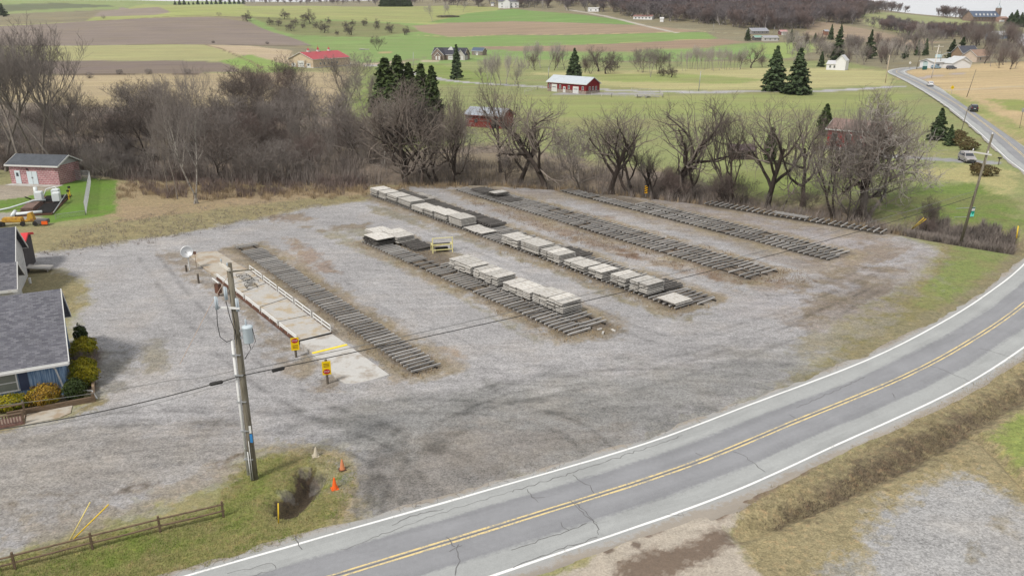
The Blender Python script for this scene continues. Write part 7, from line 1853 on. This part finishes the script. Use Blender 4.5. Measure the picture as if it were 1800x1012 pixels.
P = H3(1755, 290); r = thing('mailbox', 'dark mailbox on a post where the driveway meets the road', 'mailbox', P, R(30)); MB().box((0, 0, .55), (.12, .12, 1.1)).build('post', m_post, r); MB().prism([(-.14, 0), (.14, 0), (.14, .16), (.08, .25), (-.08, .25), (-.14, .16)], 'y', -.28, .28).build('box', m_black, r).location = (0, 0, 1.1)
P = H3(1625, 123); r = thing('roadside_sign', 'white and teal roadside sign in front of the low white building', 'sign', P, R(15)); MB().box((0, 0, 2.6), (2.6, .3, 1.8)).build('sign_board', M('pale_sign', S(196, 220, 226), .5, .05, 3), r); MB().box((0, 0, .85), (2.4, .36, 1.7)).build('sign_base', M('teal_base', S(50, 100, 96), .6, .1, 3), r)
MB().prism([(-1.4, 3.5), (1.4, 3.5), (0, 3.9)], 'y', -.2, .2).build('sign_cap', MATS['teal_base'], r)
P = H3(1598, 122); r = thing('round_sign', 'small round white sign on a post across the road at the bend', 'sign', P); MB().tube([(0, 0, 0), (0, 0, 2.6)], .05, 6).build('post', m_post, r); MB().tube([(0, -.1, 3.0), (0, -.05, 3.0)], .55, 16).build('sign_board', m_white, r)
P = H3(1669, 118); r = thing('flat_top_sign', 'pale boxy sign standing behind the white roadside building', 'sign', P); MB().box((0, 12, 4.6), (3.2, .4, 1.6)).build('sign_board', MATS['pale_sign'], r); MB().tube([(-1, 12, 0), (-1, 12, 4)], .1, 6).tube([(1, 12, 0), (1, 12, 4)], .1, 6).build('post', m_steel, r)
T = atY(1656, 84, Pl.y) - Pl
MB().tube([tuple(T * .62), tuple(T * .66 + Vector((2.2, 0, .8))), tuple(T * .66 + Vector((3.2, 0, .9)))], .07, 6).build('lamp_arm', m_grey, lp); MB().box(tuple(T * .66 + Vector((3.6, 0, .85))), (.9, .35, .2)).build('lamp_head', m_grey, lp)
def hedge(px, py, rx, ry, rz_, lab, mat=L_brown, seed=1):
    P = H3(px, py); t, c_ = shrub_ball(seed, rx, ry, rz_, 1600, .16); o = thing('trimmed_shrub', lab, 'shrub', P, 0, 'trimmed shrubs by the driveway'); link('stem', np_mesh('stem', t[0], t[1], B_dark), o); link('foliage', np_mesh('foliage', c_[0], c_[1], mat), o)
hedge(1730, 309, 2.4, 1.6, .95, 'widest brown-green trimmed shrub round the thin white pole', seed=11); hedge(1717, 300, 1.2, 1.0, .7, 'small trimmed shrub left of the thin white pole', seed=12)
hedge(1684, 244, 1.6, 1.4, 1.0, 'upper brown trimmed shrub near the dark leaning pole', seed=13); hedge(1690, 256, 2.2, 1.6, 1.1, 'middle brown trimmed shrub near the dark leaning pole', seed=14); hedge(1702, 264, 2.0, 1.5, 1.0, 'lower brown trimmed shrub near the dark leaning pole', seed=15)
# paddock fences by the lane
def rail_run(label, pts, h=1.2):
    r = thing('paddock_fence', label, 'fence', (0, 0, 0), 0, 'weathered paddock fences by the red barn')
    W_ = [H3(*p) for p in pts]
    for a, b_ in zip(W_[:-1], W_[1:]):
        n_ = max(2, int((b_ - a).length / 3))
        for k_ in range(n_ + 1):
            p = a.lerp(b_, k_ / n_); MB().box((p.x, p.y, p.z + h / 2), (.12, .12, h)).build('post', m_lid, r)
        MB().tube([a + Vector((0, 0, h * .9)), b_ + Vector((0, 0, h * .9))], .05, 5).tube([a + Vector((0, 0, h * .5)), b_ + Vector((0, 0, h * .5))], .05, 5).build('rail', m_lid, r)
rail_run('pale paddock rail fence left of the red garage barn', [(922, 164), (945, 158), (962, 155)])
rail_run('pale paddock rail fence round the pen right of the red garage barn', [(1040, 168), (1075, 171), (1120, 173), (1165, 172), (1160, 163), (1110, 161)])
for px, py, lab in [(1135, 172, 'hay-coloured log pile in the pen right of the red garage barn'), (640, 88, 'grey brush heap behind the tan barn'), (1410 - 0, 66, 'grey junk heap left of the tall pine')]:
    P = H3(px, py); mb = MB(); gg = random.Random(px)
    for k_ in range(14):
        a = Vector((gg.uniform(-3, 3), gg.uniform(-1.2, 1.2), gg.uniform(.1, .7))); dvx = Vector((gg.uniform(-2, 2), gg.uniform(-.6, .6), gg.uniform(-.1, .2))); mb.tube([a - dvx, a + dvx], .14, 6)
    tag(mb.build('log_pile', m_bar), lab, 'log pile').location = P
# ------------------------------------------------------------------ haze
hz = MB().box((0, 2250, 66), (12000, 4900, 150.0)).build('haze', None)
hz['kind'] = 'stuff'
hm = bpy.data.materials.new('haze'); hm.use_nodes = True; nt = hm.node_tree; nt.nodes.clear()
out = nt.nodes.new('ShaderNodeOutputMaterial'); pv = nt.nodes.new('ShaderNodeVolumePrincipled')
pv.inputs['Color'].default_value = (.97, .985, 1, 1); pv.inputs['Density'].default_value = .00005; pv.inputs['Anisotropy'].default_value = .2
nt.links.new(pv.outputs[0], out.inputs['Volume']); hz.data.materials.append(hm)
print('pallets', npal, 'piled', npile)
